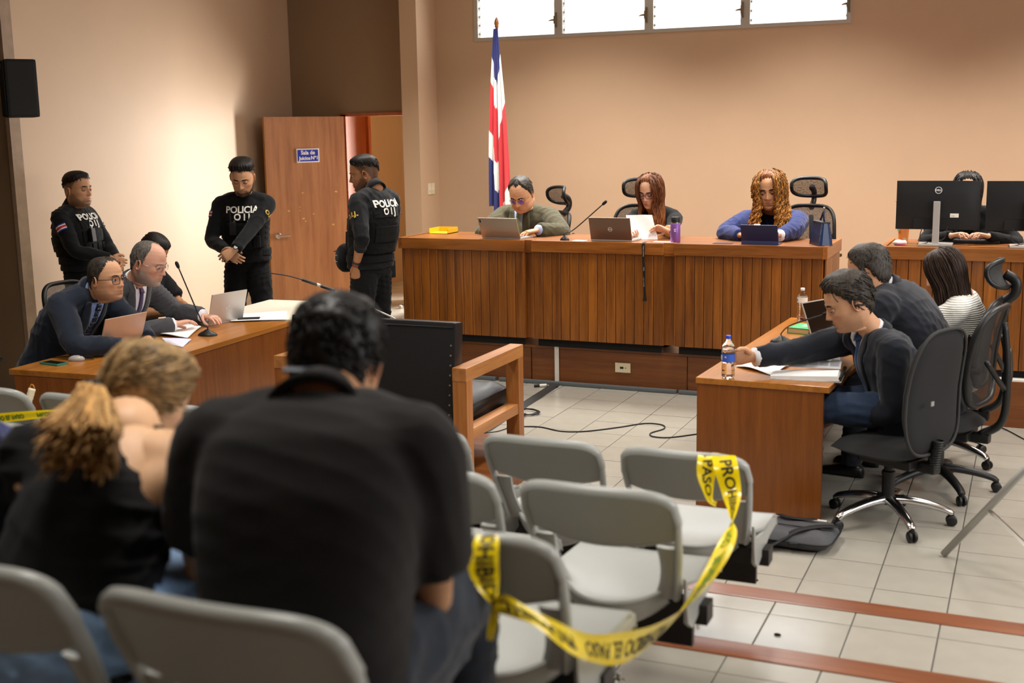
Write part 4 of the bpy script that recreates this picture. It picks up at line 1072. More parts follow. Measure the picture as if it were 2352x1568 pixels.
        etube(core, q, list(np.interp(tt, [0, .3, .65, .9, 1], [.15, .135, .16, .13, .06])*kk), list(np.interp(tt, [0, .3, .65, .9, 1], [.10, .09, .105, .08, .05])*kk), s.right, 18)
        for sd, a_ in s.arm.items():
            f = .85 if s.fem else 1
            pth, rd = lerp_path([s.C+s.rt*sd*.08, a_['S'], a_['S']+(a_['E']-a_['S'])*.35, a_['E'], a_['E']+(a_['W']-a_['E'])*.3, a_['W']], [.05*f, .056*f, .05*f, .040*f, .041*f, .026*f])
            etube(core, pth, [v*s.k for v in rd], [v*s.k for v in rd], Vector((.2, .1, 1)) if abs((a_['W']-a_['S']).normalized().z) < .8 else s.rt, 12, 2)
            if hands:
                fx = a_['f'].cross(-a_['pn']).normalized(); hk = dict(a_['h']); sc_ = hk.pop('scale', 1.0)*s.k*(.9 if s.fem else 1)
                h = hand_mb(sd, scale=sc_, **hk); M = frame(a_['W']+a_['f']*.018, fx, a_['f'], -a_['pn'])
                core.add(h.v, h.f, M)
        for sd, (H, Kn, A_) in s.leg.items():
            pth, rd = lerp_path([H, (H+Kn)/2, Kn, (Kn+A_)/2+Vector((0, -.01, .06)), A_], [.075, .068, .05, .046, .033])
            etube(core, pth, rd, rd, s.rt, 12, 2)
        addmb(core, base)
        me = mesh_from(mb, 'body', True); me.materials.append(skin_mat())
        at_ = me.attributes.new('tint', 'FLOAT_COLOR', 'POINT'); c4 = np.ones((len(me.vertices), 4), np.float32); c4[:, :3] = np.concatenate(tint)[:len(me.vertices)]; at_.data.foreach_set('color', c4.ravel())
        s.bo = link('body', me, None, s.root)
        ew = mat('eye_white', '#D8CFC6', .25); ei = mat('iris', '#1D120C', .15)
        for sd in (-1, 1):
            eb = MB(); ball(eb, (sd*.031, .0735, .001), .0128, 9); eb.cur = 1
            d = Vector((0, math.cos(R(eye_pitch)), -math.sin(R(eye_pitch))))
            eb.lathe([(.0062, .0112), (.0058, .0126), (.001, .0131)], 12, frame((sd*.031, .0735, .001), (1, 0, 0), (0, -d.z, d.y) if True else (0, 0, 1), d))
            e2 = MB(); e2.v = [s.MH @ p for p in eb.v]; e2.f = eb.f; e2.mi = eb.mi
            obj('eye', e2, [ew, ei], s.bo, smooth=True)
            bw = MB(); pts = []
            for i in range(9):
                t = i/8; x_ = sd*(.013+.036*t); z_ = .0215+.0055*math.sin(t*PI*.75)-.003*t; pp = head_point(np.arctan2(-x_, .08), np.array(z_)); yv = face_features(np.array([[x_, pp[1], z_]]), s.fem)[0][1]
                pts.append(s.MH @ Vector((x_, yv+.0006, z_)))
            bw.tube(pts, [brow_w*s.hs*(.6+.5*math.sin(PI*min(1, (i+1.5)/9))) for i in range(9)], 6, flat=.45, up=s.MH.to_3x3() @ Vector((0, 1, 0)))
            o = obj('eyebrow', bw, hair_mat('brow'+brow, brow, brow), s.bo, smooth=True); tone(o.data)
            ls = MB(); cc = Vector((sd*.031, .0735, .001)); el = R(-14)+open_eye*R(54); ls.tube([s.MH @ (cc+Vector((.0146*1.12*math.cos(el)*math.sin(a_), .0146*math.cos(el)*math.cos(a_), .0146*math.sin(el)*.95))) for a_ in np.linspace(-1.2, 1.2, 9)], .0011*s.hs, 5)
            obj('eyelash', ls, M_BLACK, s.bo)
        return s
    def hair(s, mb, m, name='hair', tn=None, head=True):
        v = [s.MH @ p for p in mb.v] if head else mb.v; q = MB(); q.v = v; q.f = mb.f; q.mi = mb.mi
        if head: q = used_only(q)
        o = obj(name, q, m, s.root, smooth=True)
        tone(o.data, None if tn is None else np.repeat(np.array(tn)[:, None], 3, 1)[:len(o.data.vertices)])
        return o
    def crop(s, hl, m, top, side_, n=420, length=.026, rad=.0026, lift=.004, seed=1, comb=(0, -1, -.3), jitter=.45, tones=(.6, 1.5), amp=.002, freq=60):
        o = s.hair(hair_shell(hl, top, side_, seed, amp=amp, freq=freq), m)
        mb, tn = short_locks(s.MH, hl, n, length, rad, lift, seed, top, side_, comb, jitter, tones)
        q = s.hair(mb, m, 'hair_locks', tn=tn, head=False); q.parent = o
        return o
    # ---- clothes
    def torso_vol(s, infl=.0, wid=1.0, dep=1.0, belly=0.0, bust=0.0, top=1.0, hem=.0, shoulders=True):
        mb = MB(); q = list(s.sp); rt = list(s.right); m = len(q); k = s.k
        if hem: q = [q[0]-s_ for s_ in (Vector((0, 0, hem)),)]+q; rt = [rt[0]]+rt
        tt = [0]*(len(q)-m)+list(np.linspace(0, 1, m))
        f = .88 if s.fem else 1.0
        rx = np.interp(tt, [0, .25, .6, .8, .9, 1], [.175*(1.06 if s.fem else 1), .155, .178, .180, .15, .075])*k*wid*f+infl
        ry = np.interp(tt, [0, .25, .6, .8, .9, 1], [.118, .108, .122, .112, .09, .06])*k*dep*f+infl
        etube(mb, [p+(s.fw*belly*math.exp(-((t-.2)/.22)**2) if belly else Vector((0, 0, 0))) for p, t in zip(q, tt)], list(rx), [v+belly*.6*math.exp(-((t-.2)/.22)**2) for v, t in zip(ry, tt)], rt, 28, 2.5)
        if bust:
            for sd in (-1, 1): ball(mb, s.sp[6]+s.rt*sd*.07*k+s.fw*(.085*k), .06*k+bust, 8)
        if shoulders:
            for sd in (-1, 1):
                etube(mb, [s.N-s.upv*.035+s.rt*sd*.02, s.N*.55+s.S[sd]*.45+s.upv*.004, s.S[sd]+s.upv*.006], [.062*k+infl, .062*k+infl, .062*k+infl], [.052*k+infl]*2+[.056*k+infl], s.fw, 14, 2)
        return mb
    def sleeve_vol(s, mb, sd, r=(.074, .070, .056, .052, .046), frac=1.0, infl=0.0):
        a_ = s.arm[sd]; S, E_, W_ = a_['S'], a_['E'], a_['W']; k = s.k*(.86 if s.fem else 1)
        pts = [S-s.rt*sd*.05, S, S+(E_-S)*.5, E_]; rd = [r[0]*.92, r[0], r[1], r[2]]
        if frac < 1: e = S+(E_-S)*frac; pts = [S-s.rt*sd*.05, S, S+(e-S)*.6, e]; rd = [r[0]*.92, r[0], r[1], r[2]]
        else:
            e = E_+(W_-E_)*(frac-1+.0) if frac < 2 else W_; pts += [E_+(e-E_)*.45, e]; rd += [r[3], r[4]]
        pth, rr_ = lerp_path(pts, rd, 5)
        ref = s.fw if abs((E_-S).normalized().z) > .6 else Vector((0, 0, 1))
        etube(mb, pth, [v*k+infl for v in rr_], [v*k+infl for v in rr_], ref, 16, 2)
        ball(mb, S, r[0]*k*.98+infl, 8)
        ball(mb, E_, r[2]*k*.98+infl, 8) if frac >= 1 else None
        return mb
    def trousers(s, m, r=(.098, .088, .070, .064, .056), pelvis=True, fold=.004, voxel=.013, infl=0.0, end=1.0, name='trousers'):
        mb = MB()
        etube(mb, [s.hip+Vector((0, 0, -.09)), s.hip+Vector((0, 0, -.02)), s.sp[1], s.sp[2]], [.14, .172, .172, .158], [.10, .122, .122, .112], s.right[0], 22, 2.4)
        for sd, (H, Kn, A_) in s.leg.items():
            pth, rd = lerp_path([H-Vector((sd*.02, 0, -.03)), H*.55+Kn*.45, Kn, (Kn+A_)/2, Kn+(A_-Kn)*end], r, 6)
            etube(mb, pth, [v*s.k+infl for v in rd], [v*s.k+infl for v in rd], Vector((1, 0, 0)), 16, 2); ball(mb, Kn, r[2]*s.k*1.0, 8)
        me = remesh(mb, voxel, 4); folds(me, fold, 5); return link(name, me, m, s.root)
    def shoes(s, m):
        for sd, (H, Kn, A_) in s.leg.items():
            mb = MB(); z0 = A_.z-.07
            rings = []
            for t, w_, h_ in ((-.07, .02, .05), (-.06, .034, .075), (0, .038, .09), (.06, .042, .07), (.13, .045, .05), (.18, .036, .038), (.2, .012, .02)):
                rings.append([Vector((A_.x+w_*math.cos(2*PI*i/14), A_.y+t, z0+max(0, h_*.5+h_*.5*math.sin(2*PI*i/14)))) for i in range(14)])
            mb.loft(rings, True); obj('shoe', mb, m, s.root, smooth=True)
    def garment(s, name, mb, m, voxel=.011, smooth=5, fold=.004, seed=1, axis=(.3, .2, 1)):
        me = remesh(mb, voxel, smooth, name)
        if fold: folds(me, fold, seed, 1.0, axis)
        o = link(name, me, m, s.root); s.bvh = bvh_of(me); return o
    def cuff(s, sd, m, r=.036, a0=.90, a1=1.03, name='shirt_cuff', parent=None):
        a_ = s.arm[sd]; d = a_['W']-a_['E']; k = s.k*(.86 if s.fem else 1); mb = MB()
        etube(mb, [a_['E']+d*a0, a_['E']+d*(a0+a1)/2, a_['E']+d*a1], [r*k*1.02, r*k*1.03, r*k], [r*k*1.02, r*k*1.03, r*k], s.fw if abs(d.normalized().z) > .6 else Vector((0, 0, 1)), 16, 2)
        return obj(name, mb, m, parent or s.root, smooth=True)
    def front_frame(s):
        c = s.sp[7]; u = (s.sp[-1]-s.sp[4]).normalized(); r = s.rt; n = r.cross(u)
        # r x u must face forward
        if n.dot(s.fw) < 0: r2 = -r
        else: r2 = r
        return c, r2, u
    def collar(s, m, r0=.066, r1=.060, h=.04, name='shirt_collar', tilt=.35, parent=None, skirt=0.0):
        mb = MB(); nb = s.MH @ Vector((0, -.022, -.045)); ax = (nb-s.N).normalized(); c = s.N+ax*.012; f = (s.fw-ax*s.fw.dot(ax)).normalized(); r = f.cross(ax); k = s.k
        rings = []
        for i in range(25):
            a_ = R(18)+(2*PI-R(36))*i/24; d = f*math.cos(a_)+r*math.sin(a_)
            hh = h*(1-.25*math.cos(a_)); 
            dip = -ax*(.022*(1+math.cos(a_))*.5)
            bk = .5*(1-math.cos(a_)); p0 = c+d*(r0*k)+dip-ax*(.02+skirt*bk); p1 = c+d*r1*k+dip+ax*hh*.8; p2 = c+d*(r1*k+.006)+dip+ax*hh*.8; p3 = c+d*(r0*k+.012+skirt*bk*.12)+dip-ax*(.022+skirt*bk)
            rings.append([p0, p1, p2, p3])
        mb.loft(rings, True); return obj(name, mb, m, parent or s.root, smooth=True)
    def suit(s, mj, ms, mt, width=.15, vbot=-.16, vtop=.16, belly=0.0, wid=1.0, tie=True, fold=.0045, seed=1, dep=1.0, hem=.10, lapel=True, sl=2.0, sr=(.078, .074, .060, .056, .049)):
        v = s.torso_vol(.018, wid, dep, belly, 0, hem=hem)
        for sd in s.arm: s.sleeve_vol(v, sd, sr, sl, .004)
        j = s.garment('jacket', v, mj, .011, 5, fold, seed)
        c, r, u = s.front_frame(); tm_ = remesh(s.torso_vol(.019, wid, dep, belly, 0, hem=hem), .013, 4); b = bvh_of(tm_); bpy.data.meshes.remove(tm_)
        rows = strip(.012, vbot, width*.62, vtop, rows=14, cols=9)
        obj('shirt', decal(b, c, r, u, rows, .006, .008), ms, s.root, smooth=True)
        if lapel:
            for sd in (-1, 1):
                rr_ = []
                for i in range(14):
                    t = i/13; y_ = vbot+(vtop+.01-vbot)*t; xe = (.006+(width*.31-.004)*t); w_ = .012+.052*math.sin(min(1, t*1.15)*PI*.62)
                    if t > .80: w_ *= 1-(t-.80)*2.0
                    rr_.append(([sd*(xe-.004+w_*q/4) for q in range(5)], y_))
                obj('lapel', decal(b, c, r, u, rr_, .012, .009), mj, j, smooth=True)
            for i in range(2):
                bt = MB(); bt.lathe([(.001, 0), (.009, 0), (.009, .003), (.001, .004)], 10, frame(on_surf(b, c+u*(vbot-.02-.085*i)+r*.012, r.cross(u), .002), r, u, r.cross(u))); obj('button', bt, M_BLACK, j)
        if tie:
            kn = strip(.040, vtop-.045, .030, vtop-.005, rows=5, cols=5); obj('tie_knot', decal(b, c, r, u, kn, .020, .016), mt, s.root, smooth=True)
            tr = strip(.060, vbot+.0, .030, vtop-.045, rows=12, cols=5); obj('tie', decal(b, c, r, u, tr, .014, .010), mt, s.root, smooth=True)
        s.collar(ms)
        # jacket collar behind the neck
        s.collar(mj, .080, .074, .026, 'jacket_collar', parent=j)
        return j
    def glasses(s, mf, lens=None, rx=.0245, rz=.020, n=2.6, rim=.0013, y=.098):
        g = MB(); ln = MB()
        for sd in (-1, 1):
            pts = []
            for i in range(25):
                c, q = rounded((i % 24)/24, n); pts.append(s.MH @ Vector((sd*.0325+c*rx, y-.010*abs(sd*.0325+c*rx)/.06*1.1, -.002+q*rz)))
            g.tube(pts, rim*s.hs, 6, False)
            g.tube([s.MH @ Vector((sd*(.0325+rx), y-.011, .005)), s.MH @ Vector((sd*.078, .03, .006)), s.MH @ Vector((sd*.080, -.012, .004)), s.MH @ Vector((sd*.078, -.03, -.012))], rim*1.1*s.hs, 6)
            ln.add(pts[:24], [tuple(range(24))])
        g.tube([s.MH @ Vector((-.0085, y-.002, .004)), s.MH @ Vector((0, y+.003, .007)), s.MH @ Vector((.0085, y-.002, .004))], rim*s.hs, 6)
        o = obj('glasses', g, mf, s.root, smooth=True)
        if lens is not None: obj('lens', ln, lens, o, fixn=False)
        return o
GLASS = mat('lens_glass', '#FFFFFF', .05, trans=1, ior=1.05, alpha=.25)
LENS_V = mat('lens_violet', '#5A48D8', .08, alpha=.55, spec=.8)
# ------------------------------------------------------------------ cloth and hair colours
C_NAVY = cloth('navy_suit', '#1A2230'); C_GREYS = cloth('grey_suit', '#434347'); C_DNAVY = cloth('dark_navy_suit', '#151A24'); C_OLIVE = cloth('olive_jacket', '#4A4632')
C_DSUIT = cloth('charcoal_suit', '#1E2028'); C_WSHIRT = cloth('white_shirt', '#E9E9F0', .7, na=.03); C_BSHIRT = cloth('blue_shirt', '#8FA6D4', .7, na=.03); C_LBSHIRT = cloth('light_blue_shirt', '#A9B7E4', .7, na=.03)
C_BLACKC = cloth('black_cloth', '#08080A', sheen=.05); C_BLACKT = cloth('black_tee', '#0D0D10', na=.15, sheen=.05); C_UNI = cloth('uniform_black', '#0D0F12', sheen=.08); C_VEST = cloth('vest_black', '#070809', .8, bump=.25, bs=350, sheen=.05)
C_PANT = cloth('uniform_trousers', '#0A0B0E', sheen=.05); C_JEANS = cloth('blue_jeans', '#86A6CE', .85, bump=.2, bs=700, na=.25, ns=25); C_DJEANS = cloth('dark_jeans', '#1E2530', .85, na=.2); C_NBL = cloth('navy_blouse', '#1E2A5E'); C_POLO = cloth('dark_polo', '#120F0E', .8, na=.08, sheen=.08)
C_TIEP = cloth('purple_tie', '#4A3A5E', .5); C_TIEB = cloth('blue_tie', '#2C4A78', .45); C_TIEO = cloth('olive_tie', '#7C8258', .6, na=.35, ns=160)
def dotted(name, base, dot):
    if name in MATS: return MATS[name]
    m = mat(name, base, .5); N, L = m.node_tree.nodes, m.node_tree.links; tc = N.new('ShaderNodeTexCoord'); v = N.new('ShaderNodeTexVoronoi'); v.inputs['Scale'].default_value = 55; v.inputs['Randomness'].default_value = 0
    L.new(tc.outputs['Object'], v.inputs[0]); lt = N.new('ShaderNodeMath'); lt.operation = 'LESS_THAN'; lt.inputs[1].default_value = .30; L.new(v.outputs['Distance'], lt.inputs[0])
    mx = N.new('ShaderNodeMix'); mx.data_type = 'RGBA'; mx.inputs[6].default_value = srgb(base); mx.inputs[7].default_value = srgb(dot); L.new(lt.outputs[0], mx.inputs[0]); L.new(mx.outputs[2], N['Principled BSDF'].inputs['Base Color']); return m
C_TIED = dotted('dotted_tie', '#18203A', '#9AA0B8')
def ribbed(name, col, sc=52):
    if name in MATS: return MATS[name]
    m = mat(name, col, .9, sheen=.3); N, L = m.node_tree.nodes, m.node_tree.links; tc = N.new('ShaderNodeTexCoord'); wv = N.new('ShaderNodeTexWave'); wv.bands_direction = 'Z'; wv.inputs['Scale'].default_value = sc/2; wv.inputs['Distortion'].default_value = .6
    L.new(tc.outputs['Object'], wv.inputs[0]); bp = N.new('ShaderNodeBump'); bp.inputs['Strength'].default_value = .9; bp.inputs['Distance'].default_value = .006; L.new(wv.outputs['Fac'], bp.inputs['Height']); L.new(bp.outputs[0], N['Principled BSDF'].inputs['Normal']); return m
C_RIB = ribbed('ribbed_sweater', '#E4E2DA')
H_BLACK = hair_mat('hair_black', '#0B0908', '#241C18'); H_GREY = hair_mat('hair_greying', '#14100D', '#4A423A', sc=140); H_GREY2 = hair_mat('hair_pepper', '#151210', '#56504A', sc=150); H_SALT = hair_mat('hair_salt', '#2A2622', '#847C74', sc=160); H_DKBR = hair_mat('hair_dark_brown', '#170F0B', '#3E2A1E'); H_AUB = hair_mat('hair_auburn', '#4A2410', '#92562A'); H_GOLD = hair_mat('hair_golden', '#5E3410', '#CC8A34'); H_BLOND = hair_mat('hair_light_brown', '#5E482C', '#B08E5E', sc=40, stretch=(1, 1, 1), bump=.0); H_CURL = hair_mat('hair_black_curly', '#060606', '#1C1A1A', .42, sc=120, stretch=(1, 1, 1))
SHOE = mat('black_shoe', '#0E0D0D', .35)
def gold_hw(): return mat('gold_frame', '#C8A862', .25, metal=1)
# ================================================================== judges
def HA(px, py, y): return tuple(at(px, py, y=y))
# olive jacket judge
p = Person('seated judge in olive jacket with blue tinted round glasses, reading a laptop', (-3.90, 9.52, PZ), 176, (0, 0, .545), (10, 22), .50, .205, 1.06, skin='mid', neck=HA(1203, 480, 9.44), head=dict(at=HA(1197, 447, 9.26), yaw=4, pitch=30, sc=1.10))
p.set_arm(1, world=(-4.06, 9.02, BZ+.035), pole=(1, -.3, -.4), palm=(0, 0, -1), curl=.35).set_arm(-1, world=(-3.66, 8.98, BZ+.05), pole=(1, -.3, -.5), palm=(0, 0, -1), curl=.35, fing=(.6, .75, -.1)).seat_legs()
p.body(jaw=1.22, fat=.10, nose=1.1, open_eye=.1, eye_pitch=25)
p.suit(C_OLIVE, C_LBSHIRT, C_TIEO, .17, -.15, .15, belly=.05, wid=1.12, dep=1.15, sr=(.086, .082, .070, .064, .054)); p.cuff(1, C_LBSHIRT); p.cuff(-1, C_LBSHIRT, .040, .88, 1.06)
p.trousers(C_DSUIT); p.shoes(SHOE); p.crop(HL_RECEDE, H_GREY, .014, .008, 480, .024, .0024, .003, 3); p.glasses(gold_hw(), LENS_V, .023, .021, 2.1)
# judge reading papers
p = Person('seated judge with long auburn hair reading papers in a black blazer', (-2.80, 9.56, PZ), 186, (0, 0, .575), (5, 12), .49, .165, 1.0, skin='light', fem=True, neck=HA(1500, 482, 9.50), head=dict(at=HA(1493, 440, 9.36), yaw=-14, pitch=18, sc=1.08))
p.set_arm(1, world=HA(1452, 540, 9.02), pole=(1, -.3, -.6), palm=(-.3, .8, .2), curl=.5).set_arm(-1, world=(HA(1535, 532, 8.98)), pole=(1, -.4, -.6), fing=(.95, .1, .28), palm=(.1, .6, -.5), curl=.45, thumb=.6).seat_legs()
p.body(jaw=.95, lips='#A04A48', open_eye=.15, eye_pitch=25, brow='#2A1A12')
v = p.torso_vol(.014, 1.0, 1.0, 0, .008, hem=.08)
for sd in (1, -1): p.sleeve_vol(v, sd, (.074, .068, .056, .052, .046), 2, .003)
p.garment('blazer', v, C_BLACKC, .011, 5, .004, 2); c, r, u = p.front_frame()
obj('skin_neckline', decal(p.bvh, c, r, u, strip(.02, .02, .085, .17, rows=8, cols=7), .003, .005), mat('skin_patch', '#C79A76', .5), p.root, smooth=True)
nk = MB(); nk.tube([on_surf(p.bvh, c+r*x_+u*(.16-.11*(1-(x_/.05)**2)), r.cross(u), .01) for x_ in np.linspace(-.05, .05, 11)], .003, 5); obj('necklace', nk, M_BLACK, p.root)
for sd in (-1, 1): p.cuff(sd, mat('tan_cuff', '#B98E52', .7), .052, .93, 1.0, 'cuff_lining')
rg = MB(); hM = p.arm[-1]; rg.lathe([(.0098, -.002), (.011, 0), (.0098, .002)], 12, frame(hM['W']+hM['f']*.125-hM['pn']*.004, hM['f'].cross(hM['pn']), hM['pn'], hM['f'])); obj('ring', rg, gold_hw(), p.root)
p.trousers(C_BLACKC); p.shoes(SHOE)
rng = random.Random(11); paths = []; tn_sel = []
for i in range(340):
    a_ = rng.choice((-1, 1))*rng.uniform(.62, PI); fr_ = abs(a_) < 1.5
    paths.append(hang(a_, rng.uniform(.07, .117), rng.uniform(.20, .34), p.MH, rng.uniform(.010, .026), .8, rng.uniform(.002, .010), .11, i, zrel=-.06))
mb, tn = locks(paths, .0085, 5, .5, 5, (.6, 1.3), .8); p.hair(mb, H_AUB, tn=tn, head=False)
p.hair(hair_shell(HL_FEM, .016, .014, 3, amp=.001, freq=30), H_AUB, 'hair_cap'); p.glasses(mat('violet_frame', '#3E2C5A', .3), GLASS, .0265, .0195, 3.2, .0020)
# curly judge
p = Person('seated judge with voluminous golden brown curls in a navy blouse', (-1.86, 9.54, PZ), 188, (0, 0, .59), (6, 14), .49, .185, 1.05, skin='tan', fem=True, neck=HA(1772, 487, 9.46), head=dict(at=HA(1768, 440, 9.30), yaw=-6, pitch=6, roll=5, sc=1.10))
p.set_arm(1, world=(-2.02, 8.97, BZ+.04), pole=(1, -.2, -.25), palm=(0, 0, -1), curl=.3, fing=(-.8, .5, 0)).set_arm(-1, world=(-1.72, 8.95, BZ+.045), pole=(1, -.2, -.25), palm=(0, 0, -1), curl=.3, fing=(.9, .3, 0)).seat_legs()
p.body(jaw=1.05, fat=.05, lips='#A2584E', open_eye=.45, brow='#20130C', brow_w=.0048)
v = p.torso_vol(.014, 1.18, 1.15, .02, .012, hem=.1)
for sd in (1, -1): p.sleeve_vol(v, sd, (.092, .090, .076, .068, .052), 2, .003)
p.garment('blouse', v, C_NBL, .011, 5, .005, 4); c, r, u = p.front_frame()
p.collar(C_NBL, .072, .066, .012, 'neckline'); p.cuff(-1, C_WSHIRT, .050, .96, 1.03)
nk = MB(); nk.tube([on_surf(p.bvh, c+r*x_+u*(.17-.16*(1-(abs(x_)/.055)**1.3)), r.cross(u), .006) for x_ in np.linspace(-.055, .055, 13)], .0014, 5); ne = obj('necklace', nk, M_STEEL, p.root)
pd = MB(); ball(pd, on_surf(p.bvh, c+u*.0, r.cross(u), .008), .009, 5, (.8, .5, 1.4)); obj('pendant', pd, M_STEEL, ne)
p.trousers(C_BLACKC); p.shoes(SHOE)
rng = random.Random(21); paths = []
for i in range(330):
    a_ = rng.choice((-1, 1))*rng.uniform(.5, PI)
    paths.append(hang(a_, rng.uniform(.05, .116), rng.uniform(.16, .34), p.MH, rng.uniform(.012, .040), rng.uniform(1.0, 3.2), .004, .05, i, curl_r=rng.uniform(.008, .014), curl_n=rng.uniform(90, 140), zrel=-.05, steps=44))
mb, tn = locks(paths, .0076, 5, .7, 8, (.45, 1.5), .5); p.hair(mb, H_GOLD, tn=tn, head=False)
p.hair(hair_shell(HL_FEM, .020, .026, 3, amp=.004, freq=60), H_AUB, 'hair_cap')
# clerk behind the monitors
p = Person('clerk with long black hair half hidden behind the monitors', (-.40, 9.22, PZ), 181, (0, 0, .60), (4, 10), .48, .165, 1.0, skin='light', fem=True, head=dict(at=HA(2222, 438, 9.08), yaw=2, pitch=12, sc=1.02))
p.set_arm(1, wrist=(.12, .42, .92), pole=(1, -.3, -.5), palm=(0, 0, -1)).set_arm(-1, wrist=(-.12, .42, .92), pole=(1, -.3, -.5), palm=(0, 0, -1)).seat_legs()
p.body(open_eye=.3); v = p.torso_vol(.014, 1.0, 1.0, 0, .008, hem=.1)
for sd in (1, -1): p.sleeve_vol(v, sd, (.072, .066, .054, .050, .044), 2, .003)
p.garment('blouse', v, C_BLACKC, .012, 5, .004, 6); p.trousers(C_BLACKC); p.shoes(SHOE)
rng = random.Random(31); paths = [hang(rng.choice((-1, 1))*rng.uniform(.7, PI), rng.uniform(.06, .116), rng.uniform(.26, .42), p.MH, rng.uniform(.008, .02), .6, .006, .12, i) for i in range(150)]
mb, tn = locks(paths, .011, 5, .5, 9, (.7, 1.3)); p.hair(mb, H_BLACK, tn=tn, head=False); p.hair(hair_shell(HL_FEM, .014, .012, 3, amp=.001, freq=30), H_BLACK, 'hair_cap')
# ================================================================== left desk
p = Person('lawyer in navy suit with glasses leaning on folded arms at left desk', (-5.72, 5.66, 0), -84, (0, 0, .535), (18, 42), .52, .195, 1.03, skin='mid', neck=HA(208, 668, 5.66), head=dict(at=HA(245, 642, 5.66), yaw=-4, pitch=-2, sc=1.06))
p.set_arm(1, world=(-4.98, 5.56, LZ+.05), pole=(1, -.2, -.6), palm=(0, 0, -1), fing=(-.5, .8, 0), curl=.5).set_arm(-1, world=(-5.02, 5.84, LZ+.05), pole=(1, -.2, -.5), palm=(0, 0, -1), fing=(.8, .5, 0), curl=.5).seat_legs()
p.body(jaw=1.08, fat=.03, nose=1.1, beard=.25, beard_col='#4A4038', open_eye=.55, brow='#3A302A'); p.suit(C_NAVY, C_BSHIRT, C_TIED, .22, -.17, .20, fold=.006, seed=3, belly=.03)
p.trousers(C_NAVY); p.shoes(SHOE); p.crop(HL_RECEDE, H_GREY, .010, .007, 460, .018, .0022, .002, 7); p.glasses(M_BLACK, GLASS, .026, .021, 3.4, .0017)
p = Person('balding bearded lawyer in grey suit and purple tie typing on laptop', (-5.74, 6.22, 0), -86, (0, 0, .58), (12, 30), .53, .195, 1.05, skin='pink', neck=HA(305, 648, 6.22), head=dict(at=HA(342, 605, 6.20), yaw=4, pitch=16, sc=1.12))
p.set_arm(1, world=(-5.18, 6.28, LZ+.06), pole=(1, -.3, -.7), palm=(0, .1, -1), curl=.35, spread=.1).set_arm(-1, world=(-5.20, 6.62, LZ+.07), pole=(1, -.3, -.7), palm=(0, .1, -1), curl=.35, spread=.1).seat_legs()
p.body(jaw=1.02, nose=1.1, beard=.8, beard_col='#A39A90', open_eye=.3, brow='#8A8078'); p.suit(C_GREYS, C_WSHIRT, C_TIEP, .23, -.21, .20, fold=.005, seed=5); p.cuff(1, C_WSHIRT, .042, .86, 1.04); p.cuff(-1, C_WSHIRT, .042, .86, 1.04)
p.trousers(C_GREYS); p.shoes(SHOE); p.crop(HL_BALD, H_SALT, .006, .006, 300, .014, .002, .001, 9); p.glasses(M_STEEL, GLASS, .025, .017, 3.0, .0012)
office_chair('black office chair hidden behind the grey suited lawyer', (-5.80, 6.26, 0), -HALF, 'mid', 'black', .44, .2)
p = Person('handcuffed detainee in black polo with bowed head behind grey suited lawyer', (-6.15, 7.04, 0), -80, (0, 0, .53), (14, 34), .50, .19, 1.0, skin='dark', neck=HA(335, 622, 7.04), head=dict(at=HA(352, 577, 7.02), yaw=-4, pitch=42, sc=1.05))
p.set_arm(1, world=HA(405, 716, 6.90), pole=(1, -.4, -.6), palm=(0, 0, -1), curl=.5).set_arm(-1, world=HA(436, 712, 7.08), pole=(1, -.4, -.6), palm=(0, 0, -1), curl=.5).seat_legs()
p.body(open_eye=.1); v = p.torso_vol(.016, 1.0, 1.0, 0, 0, hem=.1)
for sd in (1, -1): p.sleeve_vol(v, sd, (.080, .082, .074), .80, .004)
p.garment('polo_shirt', v, C_BLACKT, .012, 5, .005, 8); p.trousers(C_DJEANS); p.shoes(SHOE); p.crop(HL_MAN, H_BLACK, .016, .010, 380, .022, .0026, .003, 4)
c, r, u = p.front_frame(); obj('badge', decal(p.bvh, c+u*.03-r*.07, r, u, strip(.03, 0, .03, .012, rows=3, cols=3), .005, .003), mat('badge_grey', '#9AA4B0', .5), p.root)
cf = MB()
for sd in (1, -1):
    a_ = p.arm[sd]; cf.lathe([(.030, -.005), (.034, -.005), (.034, .005), (.030, .005), (.030, -.005)], 18, frame(a_['W']-(a_['W']-a_['E']).normalized()*.005, *(lambda d: (d.orthogonal().normalized(), d.cross(d.orthogonal()).normalized(), d))((a_['W']-a_['E']).normalized())))
cf.tube([p.arm[1]['W'], (p.arm[1]['W']+p.arm[-1]['W'])/2-Vector((0, 0, .01)), p.arm[-1]['W']], .005, 6)
o = obj('handcuffs', cf, M_CHROME, p.root, smooth=True)
st = thing('visitor_chair', 'plain dark chair under the detainee by the left wall', 'chair', (-6.17, 7.04, 0), -HALF)
obj('seat', MB().box((-.22, -.2, .40), (.22, .22, .44), bev=.01), M_FAB, st); obj('backrest', MB().box((-.21, -.24, .55), (.21, -.21, .80), bev=.01), M_FAB, st)
for sx in (-.2, .2):
    for sy in (-.21, .2): obj('leg', MB().box((sx-.012, sy-.012, 0), (sx+.012, sy+.012, .4 if sy > 0 else .8)), M_BLACK, st)
